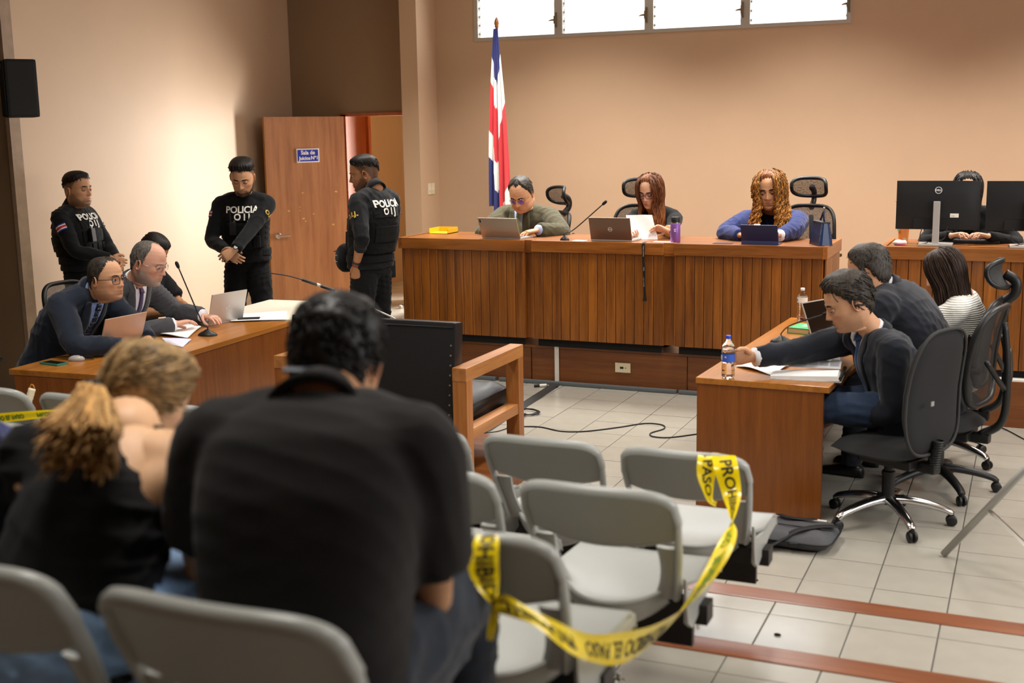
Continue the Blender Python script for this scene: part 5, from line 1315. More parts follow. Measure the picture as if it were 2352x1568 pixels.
# ================================================================== police
def officer(label, loc, yaw, neck, head, hz=.965, k=1.05, arms=None, beard=0, text='front', skin='mid', hairtop=.022, lean=(0, 2), sides=.005, step=(0, 0), fat=0., twist=0):
    p = Person(label, loc, yaw, (0, 0, hz), lean, .52, .180, k, skin=skin, head=head, twist=twist, neck=neck)
    arms(p); p.stand_legs(.13, step)
    p.body(jaw=1.08, fat=fat, beard=beard, stubble_scalp=.72, beard_col='#17100C', open_eye=.15, nose=1.05)
    v = p.torso_vol(.010, 1.05, 1.05, .01, 0, hem=.02)
    for sd in (1, -1): p.sleeve_vol(v, sd, (.068, .064, .054, .051, .042), p.sl.get(sd, 2.0), .002)
    sh = p.garment('uniform_shirt', v, C_UNI, .011, 4, .0045, 3); sb = p.bvh
    tr = p.trousers(C_PANT, (.106, .098, .082, .080, .074), fold=.006, voxel=.012, end=.97); p.shoes(SHOE)
    # belt
    bl = MB(); etube(bl, [p.sp[0]+Vector((0, 0, .035)), p.sp[0]+Vector((0, 0, .085))], [.196*k]*2, [.142*k]*2, p.rt, 32, 2.5); be = obj('belt', bl, C_VEST, p.root)
    # ballistic vest: remeshed shell over the shirt, straps over the shoulders
    v = MB(); q = p.sp; ii = [2, 3, 4, 5, 6, 7, 8, 9]
    etube(v, [q[i] for i in ii], [x_*k for x_ in (.172, .176, .180, .184, .184, .178, .160, .135)], [x_*k for x_ in (.150, .152, .155, .158, .158, .150, .132, .105)], p.rt, 30, 3.0)
    for sd in (-1, 1): etube(v, [p.N+p.rt*sd*.10*k+p.fw*.085-p.upv*.10, p.N+p.rt*sd*.105*k+p.fw*.02-p.upv*.004, p.N+p.rt*sd*.105*k-p.fw*.07-p.upv*.07], [.042, .046, .042], [.022, .022, .022], p.rt, 12, 2.6)
    ve = p.garment('vest', v, C_VEST, .010, 3, .003, 9); b = p.bvh
    c, r, u = p.front_frame(); kk = k
    def patch(o, rr, uu, w_, y0, y1, off=.008, th=.012, m=C_VEST, nm='pouch'): return obj(nm, decal(b, o, rr, uu, strip(w_, y0, w_, y1, rows=6, cols=7), off, th), m, ve)
    white = mat('print_white', '#E9E6DE', .6); gold = mat('print_gold', '#C9A648', .5)
    patch(c, r, u, .24*kk, -.035, .085, .007, .008, nm='panel_front'); obj('lettering', decal_text(b, c+u*.052, r, u, 'POLICIA', .066*kk, .019, .0022), white, ve); obj('lettering', decal_text(b, c-u*.004, r, u, 'O I J', .066*kk, .019, .0022), white, ve)
    for i, x_ in enumerate((-.095, -.03, .035, .10)): patch(c+r*x_*kk, r, u, .052, -.28, -.16, .020, .03)
    patch(c, r, u, .25*kk, -.145, -.055, .010, .012)
    rb = -r; patch(c+u*.0, rb, u, .26*kk, -.01, .115, .008, .008, nm='panel_back'); obj('lettering', decal_text(b, c+u*.085, rb, u, 'POLICIA', .066*kk, .021, .0022), white, ve); obj('lettering', decal_text(b, c+u*.030, rb, u, 'O I J', .066*kk, .021, .0022), white, ve)
    patch(c-u*.10, rb, u, .24*kk, -.10, .02, .012, .014)
    for sd in (1, -1): # side cummerbund webbing, sleeve lettering, flag patch
        n = p.rt*sd; rr = u.cross(n)
        for j in range(3): obj('webbing', decal(b, p.sp[4]+u*(.045*j-.03), rr, u, strip(.2, 0, .2, .018, rows=2, cols=7), .006, .006), C_VEST, ve)
        a_ = p.arm[sd]; mid = a_['S']+(a_['E']-a_['S'])*.42; ua_ = (a_['S']-a_['E']).normalized(); n2 = (p.rt*sd-ua_*ua_.dot(p.rt*sd)).normalized(); n2 = (n2+p.fw*.25-ua_*ua_.dot(p.fw*.25)).normalized() if text == 'front' else n2; rr = ua_.cross(n2)
        if sd == -1: obj('sleeve_lettering', decal_text(sb, mid, rr, ua_, 'O.I.J.', .050, .010, .0016), gold, sh)
        else:
            for j, (h0, h1, cl) in enumerate(((0, .009, '#2A3A8C'), (.009, .018, '#E8E4E0'), (.018, .036, '#C8202C'), (.036, .045, '#E8E4E0'), (.045, .054, '#2A3A8C'))):
                obj('flag_stripe', decal(sb, mid, rr, ua_, strip(.085, h0, .085, h1, rows=3, cols=6), .005, .004), mat('flagpatch'+cl, cl, .7), sh)
    # radio with antenna on the vest
    rd = MB(); M = frame(on_surf(b, c-u*.085-r*.075, r.cross(u), .03), r, u, r.cross(u)); rd.box((-.026, -.06, -.015), (.026, .05, .02), M, bev=.005); rd.tube([M @ Vector((-.015, .05, 0)), M @ Vector((-.017, .15, .004))], [.006, .004], 6)
    ro = obj('radio', rd, M_BLACK, ve); obj('radio_knob', MB().lathe([(.001, 0), (.006, 0), (.006, .012), (.001, .012)], 10, M @ frame((.012, .05, 0), (1, 0, 0), (0, 0, 1), (0, 1, 0))), M_STEEL, ro)
    p.collar(C_UNI, .072, .066, .045, 'collar'); p.crop(HL_FADE, H_BLACK, hairtop, .010, 420, .024, .0026, .003, 6)
    em = MB(); em.tube([p.MH @ Vector((.080, -.012, -.01)), p.MH @ Vector((.084, -.03, -.03)), p.MH @ Vector((.07, -.05, -.08)), p.MH @ Vector((.06, -.06, -.13))], .0028, 5); obj('earpiece', em, M_BLACK, p.root)
    p.vb, p.c, p.r, p.u, p.ve = b, c, r, u, ve
    return p
def arms_l(p):
    p.sl = {}
    p.set_arm(1, wrist=(.06, .30, 1.03), pole=(1, -.5, -.5), palm=(-.9, 0, -.3), fing=(-.5, .7, -.4), curl=.7).set_arm(-1, wrist=(-.03, .31, 1.00), pole=(1, -.5, -.5), palm=(.8, 0, -.4), fing=(.5, .7, -.4), curl=.7)
officer('police officer in black vest standing in profile against the left wall', (-7.17, 7.62, 0), -82, HA(168, 476, 7.62), dict(at=HA(180, 437, 7.62), yaw=-8, pitch=-3, sc=1.10), .95, 1.05, arms_l, beard=.55, fat=.06, lean=(-6, -2), skin='tan')
def arms_m(p):
    p.sl = {}
    p.set_arm(1, world=HA(520, 575, 8.02), pole=(.8, -.55, -.6), palm=(0, -1, 0), fing=(-.75, .25, -.6), curl=.5, thumb=.8).set_arm(-1, world=HA(540, 572, 7.96), pole=(.8, -.55, -.6), palm=(0, -1, -.2), fing=(.8, .2, -.55), curl=.6, thumb=.8)
p = officer('police officer in black vest facing forward with bowed head and clasped hands', (-6.07, 8.36, 0), 208, HA(560, 447, 8.33), dict(at=HA(557, 408, 8.22), yaw=-3, pitch=24, sc=1.12), .97, 1.06, arms_m, beard=.95, hairtop=.026)
fp = obj('flag_patch', decal(p.vb, p.c+p.u*.112+p.r*.078, p.r, p.u, strip(.05, 0, .05, .030, rows=4, cols=4), .010, .004), mat('patch_white', '#E0DAD6', .7), p.ve)
for j in range(3): obj('flag_stripe', decal(p.vb, p.c+p.u*(.114+.010*j)+p.r*.078, p.r, p.u, strip(.05, 0, .05, .005, rows=2, cols=4), .012, .004), mat('patch_red', '#B83A3A', .7), fp)
a_ = p.arm[-1]; d = (a_['W']-a_['E']).normalized(); wt_ = MB(); e1 = d.orthogonal().normalized(); wt_.lathe([(.034, -.011), (.037, -.011), (.037, .011), (.034, .011), (.034, -.011)], 18, frame(a_['W']-d*.015, e1, d.cross(e1), d)); wo = obj('wristwatch', wt_, mat('olive_strap', '#4A4A30', .6), p.root)
fn_ = -a_['pn']; obj('watch_face', MB().lathe([(.001, 0), (.021, 0), (.021, .008), (.017, .011), (.001, .011)], 16, frame(a_['W']-d*.015+fn_*.034, d, fn_.cross(d), fn_)), mat('watch_dial', '#23241C', .3), wo)
def arms_r(p):
    p.sl = {-1: 1.45, 1: 1.45}
    p.set_arm(-1, world=HA(818, 608, 7.93), pole=(.6, -1, -.3), palm=(.9, .2, 0), fing=(.1, .25, -1), curl=.75).set_arm(1, wrist=(.30, .10, .86), pole=(.6, -1, -.3), palm=(-.9, 0, 0), curl=.5)
p = officer('police officer with belt pouch standing at the doorway, back turned', (-4.73, 8.12, 0), 76, HA(862, 436, 8.12), dict(at=HA(836, 400, 8.14), yaw=36, pitch=10, sc=1.08), .98, 1.04, arms_r, beard=.7, text='back', skin='dark', hairtop=.020, step=(.02, -.05))
a_ = p.arm[-1]; d = (a_['W']-a_['E']).normalized(); e1 = d.orthogonal().normalized()
for off_, rr_, cl, nm in ((-.03, .034, '#1A1A1A', 'wristwatch'), (.0, .032, '#9A2030', 'bracelet')):
    wt_ = MB(); wt_.lathe([(rr_-.003, -.01 if nm == 'wristwatch' else -.003), (rr_, -.01 if nm == 'wristwatch' else -.003), (rr_, .01 if nm == 'wristwatch' else .003), (rr_-.003, .01 if nm == 'wristwatch' else .003), (rr_-.003, -.01 if nm == 'wristwatch' else -.003)], 18, frame(a_['W']+d*off_, e1, d.cross(e1), d)); obj(nm, wt_, mat('strap'+cl, cl, .5), p.root)
pk = MB(); pc = Vector((-.04, .215, .98+.06)); 
rings = []
for t in np.linspace(-1, 1, 9):
    s_ = (1-abs(t)**3)**.4; rings.append([pc+Vector((t*.10, .075*s_*math.cos(2*PI*i/18)*(1.0 if math.cos(2*PI*i/18) > 0 else .7), .115*s_*math.sin(2*PI*i/18)-.01)) for i in range(18)])
pk.loft(rings, True); po = obj('waist_pouch', pk, C_VEST, p.root, smooth=True)
obj('pouch_zip', MB().tube([pc+Vector((-.10*math.cos(a_), .04+.03*math.sin(a_), .045)) for a_ in np.linspace(0, PI, 9)], .004, 5), M_BLACKM, po)
bd = MB().lathe([(.026, 0), (.028, .002), (.024, .003), (.024, 0)], 18, frame(pc+Vector((-.085, .035, -.01)), (0, 1, 0), (0, 0, 1), (-1, 0, 0))); obj('pouch_badge', bd, mat('badge_white', '#B8B8B0', .6), po)
hl = MB().box((.17, -.05, .86), (.23, .06, 1.0), bev=.012); obj('holster', hl, C_VEST, p.root)
# ================================================================== right desk
p = Person('grey haired lawyer in navy suit reaching for a water bottle', (-.59, 6.36, 0), 108, (0, 0, .56), (10, 22), .53, .20, 1.06, twist=6, skin='mid', neck=HA(2010, 768, 6.36), head=dict(at=HA(1948, 696, 6.30), yaw=-4, pitch=22, sc=1.12))
BW = at(1672, 867, z=.70); p.set_arm(1, world=BW+Vector((.125, .062, .105)), pole=(.3, 0, -1), palm=(-.95, .1, -.1), curl=.50, thumb=.75, shoulder=(-.02, .11, 0), fing=(.02, 1, 0), ua=.272, fa=.245).set_arm(-1, world=HA(1930, 948, 6.22), pole=(.5, -1, -.5), palm=(.6, 0, -.6), curl=.5, fing=(.3, .8, -.5)).seat_legs(.06, .42)
p.body(jaw=1.06, fat=.03, nose=1.1, open_eye=.12, eye_pitch=20, beard=.2, beard_col='#5A4C44', brow='#241C18', brow_w=.005)
p.suit(C_DNAVY, C_WSHIRT, C_TIEB, .17, -.20, .16, fold=.006, seed=11, hem=.20); p.cuff(1, C_WSHIRT, .048, .74, 1.02); p.cuff(-1, C_WSHIRT)
p.trousers(cloth('blue_trousers', '#27364E')); p.shoes(SHOE)
p.crop(HL_MAN, H_GREY, .030, .011, 900, .050, .0034, .006, 12, comb=(.25, -1, -.25), jitter=.35, tones=(.45, 1.5), amp=.003)
rng = random.Random(41); paths = []
for i in range(140):      # fringe swept back from the forehead
    x_ = rng.uniform(-.055, .055); pts = []; y0 = rng.uniform(.03, .085)
    for t in np.linspace(0, 1, 8): pts.append(p.MH @ Vector((x_*(1+.35*t)+.012*t, y0-.105*t, .108+.030*math.sin(min(1, t*1.5+.15)*PI*.6)-.012*t*t-5*x_*x_+.004*math.sin(i))))
    paths.append(pts)
mb, tn = locks(paths, .0042, 5, .5, 4, (.5, 1.9)); p.hair(mb, H_GREY, 'fringe', tn=tn, head=False)
p = Person('man in dark suit hunched over the desk with his back turned', (-.42, 6.92, 0), 78, (0, 0, .55), (20, 40), .56, .21, 1.06, skin='mid', neck=HA(2035, 662, 6.90), head=dict(at=HA(1995, 622, 6.86), yaw=-6, pitch=16, sc=1.10))
p.set_arm(1, wrist=(.10, .62, .80), pole=(1, 0, -.6), palm=(0, 0, -1), curl=.4).set_arm(-1, wrist=(-.14, .60, .80), pole=(1, 0, -.6), palm=(0, 0, -1), curl=.4).seat_legs(.1, .40)
p.body(jaw=1.1); p.suit(C_DSUIT, C_WSHIRT, C_TIEB, .16, -.16, .15, fold=.006, seed=13, wid=1.08, dep=1.1, hem=.12); p.cuff(1, C_WSHIRT); p.cuff(-1, C_WSHIRT); p.trousers(C_DSUIT); p.shoes(SHOE)
p.crop(HL_MAN, H_GREY2, .016, .013, 620, .022, .0026, .004, 15, jitter=.7)
p = Person('woman in white ribbed sweater with long straight dark hair looking down', (-.36, 7.50, 0), 82, (0, 0, .54), (10, 14), .49, .165, 1.0, skin='light', fem=True, neck=HA(2212, 678, 7.46), head=dict(at=HA(2168, 624, 7.42), yaw=4, pitch=26, sc=1.08))
p.set_arm(1, wrist=(.12, .46, .82), pole=(1, -.2, -.8), palm=(0, 0, -1)).set_arm(-1, wrist=(-.14, .45, .82), pole=(1, -.3, -.9), palm=(0, 0, -1)).seat_legs(.08, .40)
p.body(open_eye=.15); v = p.torso_vol(.016, 1.05, 1.08, 0, .008, hem=.1)
for sd in (1, -1): p.sleeve_vol(v, sd, (.082, .080, .070, .066, .052), 2, .004)
p.garment('sweater', v, C_RIB, .011, 5, .002, 14); p.trousers(C_DJEANS); p.shoes(SHOE)
rng = random.Random(51); paths = []
def lay(q): # hair rests on the back of the sweater
    if q.z < p.N.z+.05: q.y = min(q.y, float(np.interp(q.z, [v_.z for v_ in p.sp], [v_.y for v_ in p.sp]))-(.150 if q.z < p.N.z-.05 else .105+.45*(p.N.z-q.z+.05)))
    return q
for i in range(230):
    a_ = rng.choice((-1, 1))*rng.uniform(.75, PI); paths.append(hang(a_, rng.uniform(.07, .117), rng.uniform(.36, .52) if abs(a_) > 1.2 else rng.uniform(.14, .3), p.MH, rng.uniform(.008, .018), .3, .002, .2, i, zrel=-.05, gdir=Vector((0, -.22, -1)).normalized()))
mb, tn = locks(paths, .011, 5, .45, 6, (.7, 1.5)); p.hair(mb, H_DKBR, tn=tn, head=False); p.hair(hair_shell(HL_FEM, .015, .013, 3, amp=.001, freq=30), H_DKBR, 'hair_cap')
# ================================================================== public in the foreground
DZ = .52
p = Person('woman with light brown ponytail in sleeveless black top leaning forward', (-1.62, 1.60, DZ), 14, (0, 0, .53), (26, 46), .47, .175, 1.02, roll=-8, neck=at(292, 985, y=1.88), skin='#DDAF88', fem=True, head=dict(at=HA(340, 912, 2.02), yaw=-32, pitch=24, roll=8, sc=.91))
p.set_arm(1, world=at(365, 1330, y=1.98), pole=(.6, -.6, -1), palm=(-.6, 0, -.5), curl=.5, fing=(-.5, .8, .2)).set_arm(-1, wrist=(-.12, .50, .62), pole=(1, -.2, -1), palm=(.5, 0, -.5), curl=.5).seat_legs(.10, .42)
p.body(hands=True, open_eye=.3)
v = MB(); q = p.sp; k_ = p.k
etube(v, [q[0]+Vector((0, -.01, .02))]+q[:10], [x_*k_ for x_ in (.178, .180, .172, .160, .156, .156, .154, .146, .118, .086, .062)], [x_*k_ for x_ in (.125, .126, .120, .116, .114, .114, .114, .112, .104, .090, .074)], [p.right[0]]+p.right[:10], 26, 2.5)
for sd in (-1, 1): etube(v, [p.sp[7]+p.rt*sd*.075+p.fw*.05, p.N+p.rt*sd*.072-p.upv*.005, p.sp[7]+p.rt*sd*.075-p.fw*.06], [.032, .030, .034], [.024, .024, .024], p.rt, 12, 2.4)
etube(v, [p.N-p.upv*.05-p.rt*.02, p.N*.5+p.S[-1]*.5-p.upv*.02, p.S[-1]-p.upv*.004], [.070, .074, .072], [.066, .068, .066], p.fw, 16, 2.1); ball(v, p.S[-1], .073, 9); etube(v, [p.S[-1], p.S[-1]*.5+p.arm[-1]['E']*.5, p.arm[-1]['E']], [.070, .062, .056], [.070, .062, .056], p.fw, 14, 2); ball(v, p.arm[-1]['E'], .056, 7); etube(v, [p.sp[5]-p.rt*.09, p.sp[7]-p.rt*.10, p.S[-1]-p.upv*.02], [.072, .076, .066], [.078, .078, .068], p.fw, 16, 2.1)
p.garment('sleeveless_top', v, C_BLACKT, .009, 5, .006, 16)
# bare shoulders and back of the shoulder girdle
sk = MB()
for sd in (-1, 1):
    etube(sk, [p.N-p.upv*.045+p.rt*sd*.03-p.fw*.012, p.N*.5+p.S[sd]*.5-p.upv*.022-p.fw*.010, p.S[sd]-p.upv*.006], [.062, .064, .062], [.048, .052, .056], p.fw, 16, 2.1); ball(sk, p.S[sd], .062, 9)
    etube(sk, [p.sp[6]+p.rt*sd*.085-p.fw*.015, p.sp[7]+p.rt*sd*.105-p.fw*.012, p.S[sd]-p.upv*.02], [.062, .066, .056], [.062, .064, .055], p.fw, 16, 2.1)
    a_ = p.arm[sd]; pth, rd = lerp_path([a_['S'], a_['S']*.6+a_['E']*.4, a_['E'], a_['E']*.6+a_['W']*.4, a_['W']], [.054, .050, .040, .039, .026], 6); etube(sk, pth, rd, rd, p.fw, 14, 2)
nbp = p.MH @ Vector((0, -.022, -.05)); etube(sk, [p.N-p.upv*.06, p.N, nbp], [.075, .058, .05], [.06, .054, .05], p.rt, 16, 2)
me = remesh(sk, .010, 16, 'shoulders'); me.materials.append(skin_mat()); aa_ = me.attributes.new('tint', 'FLOAT_COLOR', 'POINT'); aa_.data.foreach_set('color', np.tile(np.append(lin('#DDAF88'), 1).astype(np.float32), (len(me.vertices), 1)).ravel())
# fuse with the body mesh so that the figure stays one surface
bmj = bmesh.new(); bmj.from_mesh(p.bo.data); bmj.from_mesh(me); bmj.to_mesh(p.bo.data); bmj.free(); p.bo.data.polygons.foreach_set('use_smooth', [True]*len(p.bo.data.polygons))
p.trousers(C_JEANS, (.125, .11, .085, .07, .06), fold=.006, infl=.004); p.shoes(SHOE)
p.hair(hair_shell(HL_FEM, .020, .018, 3, amp=.0004, freq=45, stretch=(1, .35, 1)), H_BLOND, 'hair_cap')
Mi = p.MH.inverted(); tie = Vector((.0, -.125, -.022))
rng = random.Random(61); paths = []
for i in range(520):   # strands combed back to the tie
    a0 = rng.choice((-1, 1))*rng.uniform(.5, 2.9); zz0 = rng.uniform(-.03, .10) if abs(a0) > .9 else rng.uniform(.07, .112); zl_ = float(np.interp(abs(a0), HL_FEM[0], HL_FEM[1])); zz0 = max(zz0, zl_+.006); pts = []
    for t in np.linspace(0, 1, 12):
        a_ = a0+(math.copysign(PI, a0)-a0)*t**1.1; z_ = zz0+(tie.z-zz0)*t**1.6; q_ = head_point(np.array(a_), np.array(z_)); n_ = q_-np.array([0, -.012, 0]); n_ /= np.linalg.norm(n_)
        pts.append(p.MH @ Vector(q_+n_*(.0185+.006*rng.random())))
    paths.append(pts)
mb, tn = locks(paths, .0042, 4, .5, 3, (.65, 1.3)); p.hair(mb, H_BLOND, tn=tn, head=False)
tw = p.MH @ tie; bk_ = (p.MH.to_3x3() @ Vector((0, -1, -.35))).normalized()
bd = MB(); bd.lathe([(.022, -.018), (.031, -.010), (.029, .0), (.032, .010), (.024, .018)], 16, frame(tw+bk_*.012, *(lambda d: (d.orthogonal().normalized(), d.cross(d.orthogonal()).normalized(), d))(bk_))); obj('hair_tie', bd, M_BLACKM, p.root, smooth=True)
paths = []; tip = p.l(at(165, 1045, y=1.62)); mid1 = p.l(at(205, 960, y=1.76))
for i in range(260):
    j = lambda s_: Vector((rng.gauss(0, s_), rng.gauss(0, s_), rng.gauss(0, s_)))
    e = tip+Vector((rng.uniform(-.075, .085), rng.uniform(-.02, .03), rng.uniform(-.05, .06)))
    paths.append(crom([tw-bk_*.01+j(.005), tw+bk_*.03+j(.008), mid1*.6+tw*.4+(e-tip)*.30+j(.004)+Vector((0, 0, .02)), mid1*.45+e*.55+(e-tip)*.2+j(.005), e], 5))
mb, tn = locks(paths, .0062, 5, .5, 7, (.6, 1.35)); p.hair(mb, hair_mat('hair_blond_tail', '#8A6234', '#DDB070', sc=40, bump=.05), 'ponytail', tn=tn, head=False)
# man in black
p = Person('broad man in black polo shirt seen from behind in the foreground', (-1.10, 1.60, DZ), 14, (0, 0, .55), (16, 34), .52, .182, 1.0, neck=at(738, 935, y=1.80), skin='#B98A66', head=dict(at=HA(775, 832, 1.92), yaw=-2, pitch=14, roll=3, sc=1.0), neck_r=.066)
p.set_arm(1, world=at(905, 1445, y=1.98), pole=(.45, -.3, -1), palm=(-.8, 0, -.4), curl=.7, fing=(-.8, .5, .1), fa=.25).set_arm(-1, wrist=(-.14, .48, .62), pole=(1, -.1, -1), palm=(.6, 0, -.4), curl=.6).seat_legs(.14, .46)
p.body(jaw=1.15, fat=.06, hands=True)
v = p.torso_vol(.018, 1.04, 1.08, .02, 0, hem=.1)
for sd in (1, -1): p.sleeve_vol(v, sd, (.082, .084, .083), .80, .004)
p.garment('polo_shirt', v, C_POLO, .011, 6, .0022, 18, (.7, .2, 1))
p.collar(C_POLO, .076, .060, .034, 'shirt_collar', skirt=.05); 
lb = MB(); nb = p.MH @ Vector((0, -.022, -.045)); axn = (nb-p.N).normalized(); fb = (-p.fw+axn*p.fw.dot(axn)).normalized(); M = frame(p.N+axn*.026+fb*.070-p.rt*.012, p.rt, axn, p.rt.cross(axn)); lb.box((-.026, -.008, -.003), (.026, .008, .003), M, bev=.002); obj('collar_label', lb, mat('label_silver', '#5A5E66', .4, metal=.3), p.root)
p.trousers(C_DJEANS, (.125, .115, .092, .08, .07), fold=.006); p.shoes(SHOE)
p.crop(HL_MAN, H_CURL, .017, .011, 1300, .016, .0026, .006, 19, jitter=1.2, tones=(.6, 2.2), amp=.003, freq=90)
# person cut by the left picture edge
p = Person('person in navy sleeve cut off by the left picture edge', (-2.22, 1.62, DZ), 0, (0, 0, .53), (6, 10), .50, .195, 1.0, roll=-6, skin='pink', head=dict(at=(-2.46, 1.80, 1.78), yaw=0, pitch=10, sc=1.05))
p.set_arm(1, world=at(28, 1040, y=2.12), pole=(1, -.3, -.6), palm=(-.5, .2, -.6), curl=.5, fing=(.2, .9, .25)).set_arm(-1, wrist=(-.1, .45, .75), pole=(1, 0, -1), palm=(.5, 0, -.5)).seat_legs(.12, .43)
p.body(); v = p.torso_vol(.016, 1.0, 1.0, 0, 0, hem=.1)
for sd in (1, -1): p.sleeve_vol(v, sd, (.078, .076, .064, .058, .048), 2, .004)
p.garment('shirt', v, C_NBL, .012, 5, .005, 20); p.trousers(C_DJEANS); p.shoes(SHOE); p.hair(hair_shell(HL_MAN, .018, .012, 8), H_BLACK)
# ================================================================== SMALL THINGS
M_SILV = mat('silver_lid', '#B9A898', .38, metal=.55); M_SILVW = mat('silver_light', '#C9C6C2', .35, metal=.5); M_KEYS = mat('keys_dark', '#3A3A3C', .5); M_SCREEN = mat('dark_screen', '#15100C', .12)
def laptop(label, c, rz, w_=.33, d_=.225, h_=.215, tilt=16, mlid=None, logo=None, group=None):
    """c = hinge centre on the surface; base runs to local +y (the user), lid rises at the hinge"""
    t = thing('laptop', label, 'laptop', c, rz, group); ml = mlid or M_SILV
    obj('base', MB().box((-w_/2, .0, .0), (w_/2, d_, .014), bev=.004), M_SILVW, t)
    kb = MB()
    for r_ in range(5):
        for q in range(12): kb.box((-w_/2+.02+q*(w_-.04)/12, .03+r_*.021, .014), (-w_/2+.02+(q+.86)*(w_-.04)/12, .047+r_*.021, .0155))
    tag(obj('keyboard', kb, M_KEYS, t), kind='stuff'); obj('touchpad', MB().box((-.05, d_-.085, .0138), (.05, d_-.02, .0146)), mat('touchpad', '#A8A5A2', .4), t)
    Ml = Matrix.Translation((0, .004, .012)) @ Matrix.Rotation(R(tilt), 4, 'X')
    ld = obj('lid', MB().box((-w_/2, -.004, 0), (w_/2, .003, h_), bev=.0025), ml, t, M=Ml)
    obj('screen', MB().box((-w_/2+.008, .0031, .014), (w_/2-.008, .0036, h_-.008)), M_SCREEN, ld)
    if logo == 'ring':
        FB = frame((0, -.0045, h_*.48), (1, 0, 0), (0, 0, 1), (0, -1, 0)); lg = MB(); lg.lathe([(.0135, 0), (.0175, 0), (.0175, .0008), (.0135, .0008), (.0135, 0)], 24, FB); lo = obj('logo', lg, mat('logo_light', '#E2D8CC', .4), ld)
        tm = text_mb('DELL', .0125, .0006); tx = MB(); tx.add(tm.v, tm.f, FB @ Matrix.Translation((0, 0, .0008))); obj('logo_lettering', tx, MATS['logo_light'], lo)
    elif logo == 'corner':
        lo = obj('logo', MB().box((-w_/2+.012, -.0049, h_-.042), (-w_/2+.024, -.0042, h_-.014)), M_BLACK, ld)
    elif logo == 'dots':
        lg = MB(); FB = frame((0, -.0045, h_*.5), (1, 0, 0), (0, 0, 1), (0, -1, 0))
        for q in (-.009, .009): lg.lathe([(.001, 0), (.0075, 0), (.006, .001), (.001, .001)], 12, FB @ Matrix.Translation((q, q*.8, 0)))
        obj('logo', lg, mat('logo_white', '#F0EEEA', .3), ld)
    return t
LT = lambda px, py, z: tuple(at(px, py, z=z))
BT = BZ-.003
laptop('tan silver laptop on the bench before the olive jacket judge', LT(1151, 549, BT), R(-4), .345, .235, .175, 24, None, 'corner')
laptop('brown grey laptop with ring logo before the judge reading papers', LT(1404, 554, BT), R(-2), .335, .225, .180, 17, mat('lid_brown', '#7E6454', .4, metal=.45), 'ring')
laptop('silver laptop near end of left desk, lid turned to the public', LT(276, 806, LZ), R(86), .34, .225, .225, 20, mat('lid_warm', '#C9AA92', .38, metal=.4), None)
laptop('silver laptop being typed on by the grey suited lawyer', LT(519, 741, LZ), R(80), .325, .21, .215, 16, M_SILVW, 'dots')
laptop('open laptop with dark screen beside the green book', LT(1898, 770, RZ), R(-116), .325, .215, .22, 22, M_SILVW, None)
# tablet in a folding navy case
c = LT(1746, 561, BT); tb = thing('tablet', 'tablet in folded navy blue cover before the curly haired judge', 'tablet', c, R(-2))
Mt = Matrix.Rotation(R(20), 4, 'X')
obj('screen_cover', MB().box((-.135, -.005, .0), (.135, .004, .155), Mt, bev=.003), mat('case_navy', '#22244C', .6), tb)
obj('stand_flap', MB().box((-.137, -.010, .002), (.137, -.006, .095), Matrix.Rotation(R(10), 4, 'X'), bev=.001), mat('case_flap', '#3E4874', .6), tb)
obj('base_flap', MB().box((-.135, -.03, 0), (.135, .12, .004)), MATS['case_navy'], tb)
obj('clip', MB().box((-.035, -.008, .154), (.01, .006, .159), Mt), M_WHITEP, tb)
# papers held by the judge
def sheet_stack(label, name, pts, mat_=None, n=3, bend=0.0, group=None, cat='paper'):
    """pts: four world corners (a,b,c,d); a few sheets slightly fanned, curled by bend"""
    A, B, C_, D = [Vector(p) for p in pts]; o = A*.25+B*.25+C_*.25+D*.25; nr = (B-A).cross(D-A).normalized()
    t = thing(name, label, cat, tuple(o), 0, group)
    for k in range(n):
        rr = random.Random(k+7); dx = Vector((rr.uniform(-.006, .006), rr.uniform(-.006, .006), 0)) if k else Vector((0, 0, 0))
        def f(u, v):
            p = (A*(1-u)+B*u)*(1-v)+(D*(1-u)+C_*u)*v; z = bend*(math.sin(u*PI*.9)*.6+.4*math.sin(v*4+u*5))
            return p-o+dx+nr*(z+.0012*k), nr
        obj('sheet', MB().slab(f, 12, 8, .0005), mat_ or M_PAPER, t, smooth=False)
    return t
a, b = at(1440, 495, y=9.02), at(1500, 493, y=9.02); sheet_stack('white pages held up by the auburn haired judge', 'held_papers', [at(1447, 550, y=8.95), at(1512, 553, y=8.97), at(1498, 494, y=9.04), at(1438, 494, y=9.04)], None, 3, .006)
# purple bottle
def bottle_rings(prof, n=18): return MB().lathe(prof, n)
o = thing('water_flask', 'purple metal water flask with black lid on the bench', 'bottle', LT(1551, 556, BT))
fb = obj('body', bottle_rings([(.001, 0), (.036, 0), (.038, .004), (.038, .135), (.034, .143), (.001, .144)]), mat('purple_metal', '#8458A4', .35, metal=.3), o, auto=40); obj('neck_ring', bottle_rings([(.031, .143), (.033, .144), (.033, .150), (.031, .150)]), M_STEEL, o)
obj('lid', bottle_rings([(.001, .15), (.034, .15), (.034, .185), (.03, .19), (.001, .19)]), M_BLACK, o, auto=40)
fl_ = MB()
for k in range(2):
    for q in range(4): # small two line print
        a0 = .0+.10*q+.02*k; fl_.add([(.0385*math.sin(w_), -.0385*math.cos(w_), zz-.013*k) for w_, zz in ((a0, .094), (a0+.075, .094), (a0+.075, .103), (a0, .103))], [(0, 1, 2, 3)])
obj('lettering', fl_, M_WHITEP, fb)
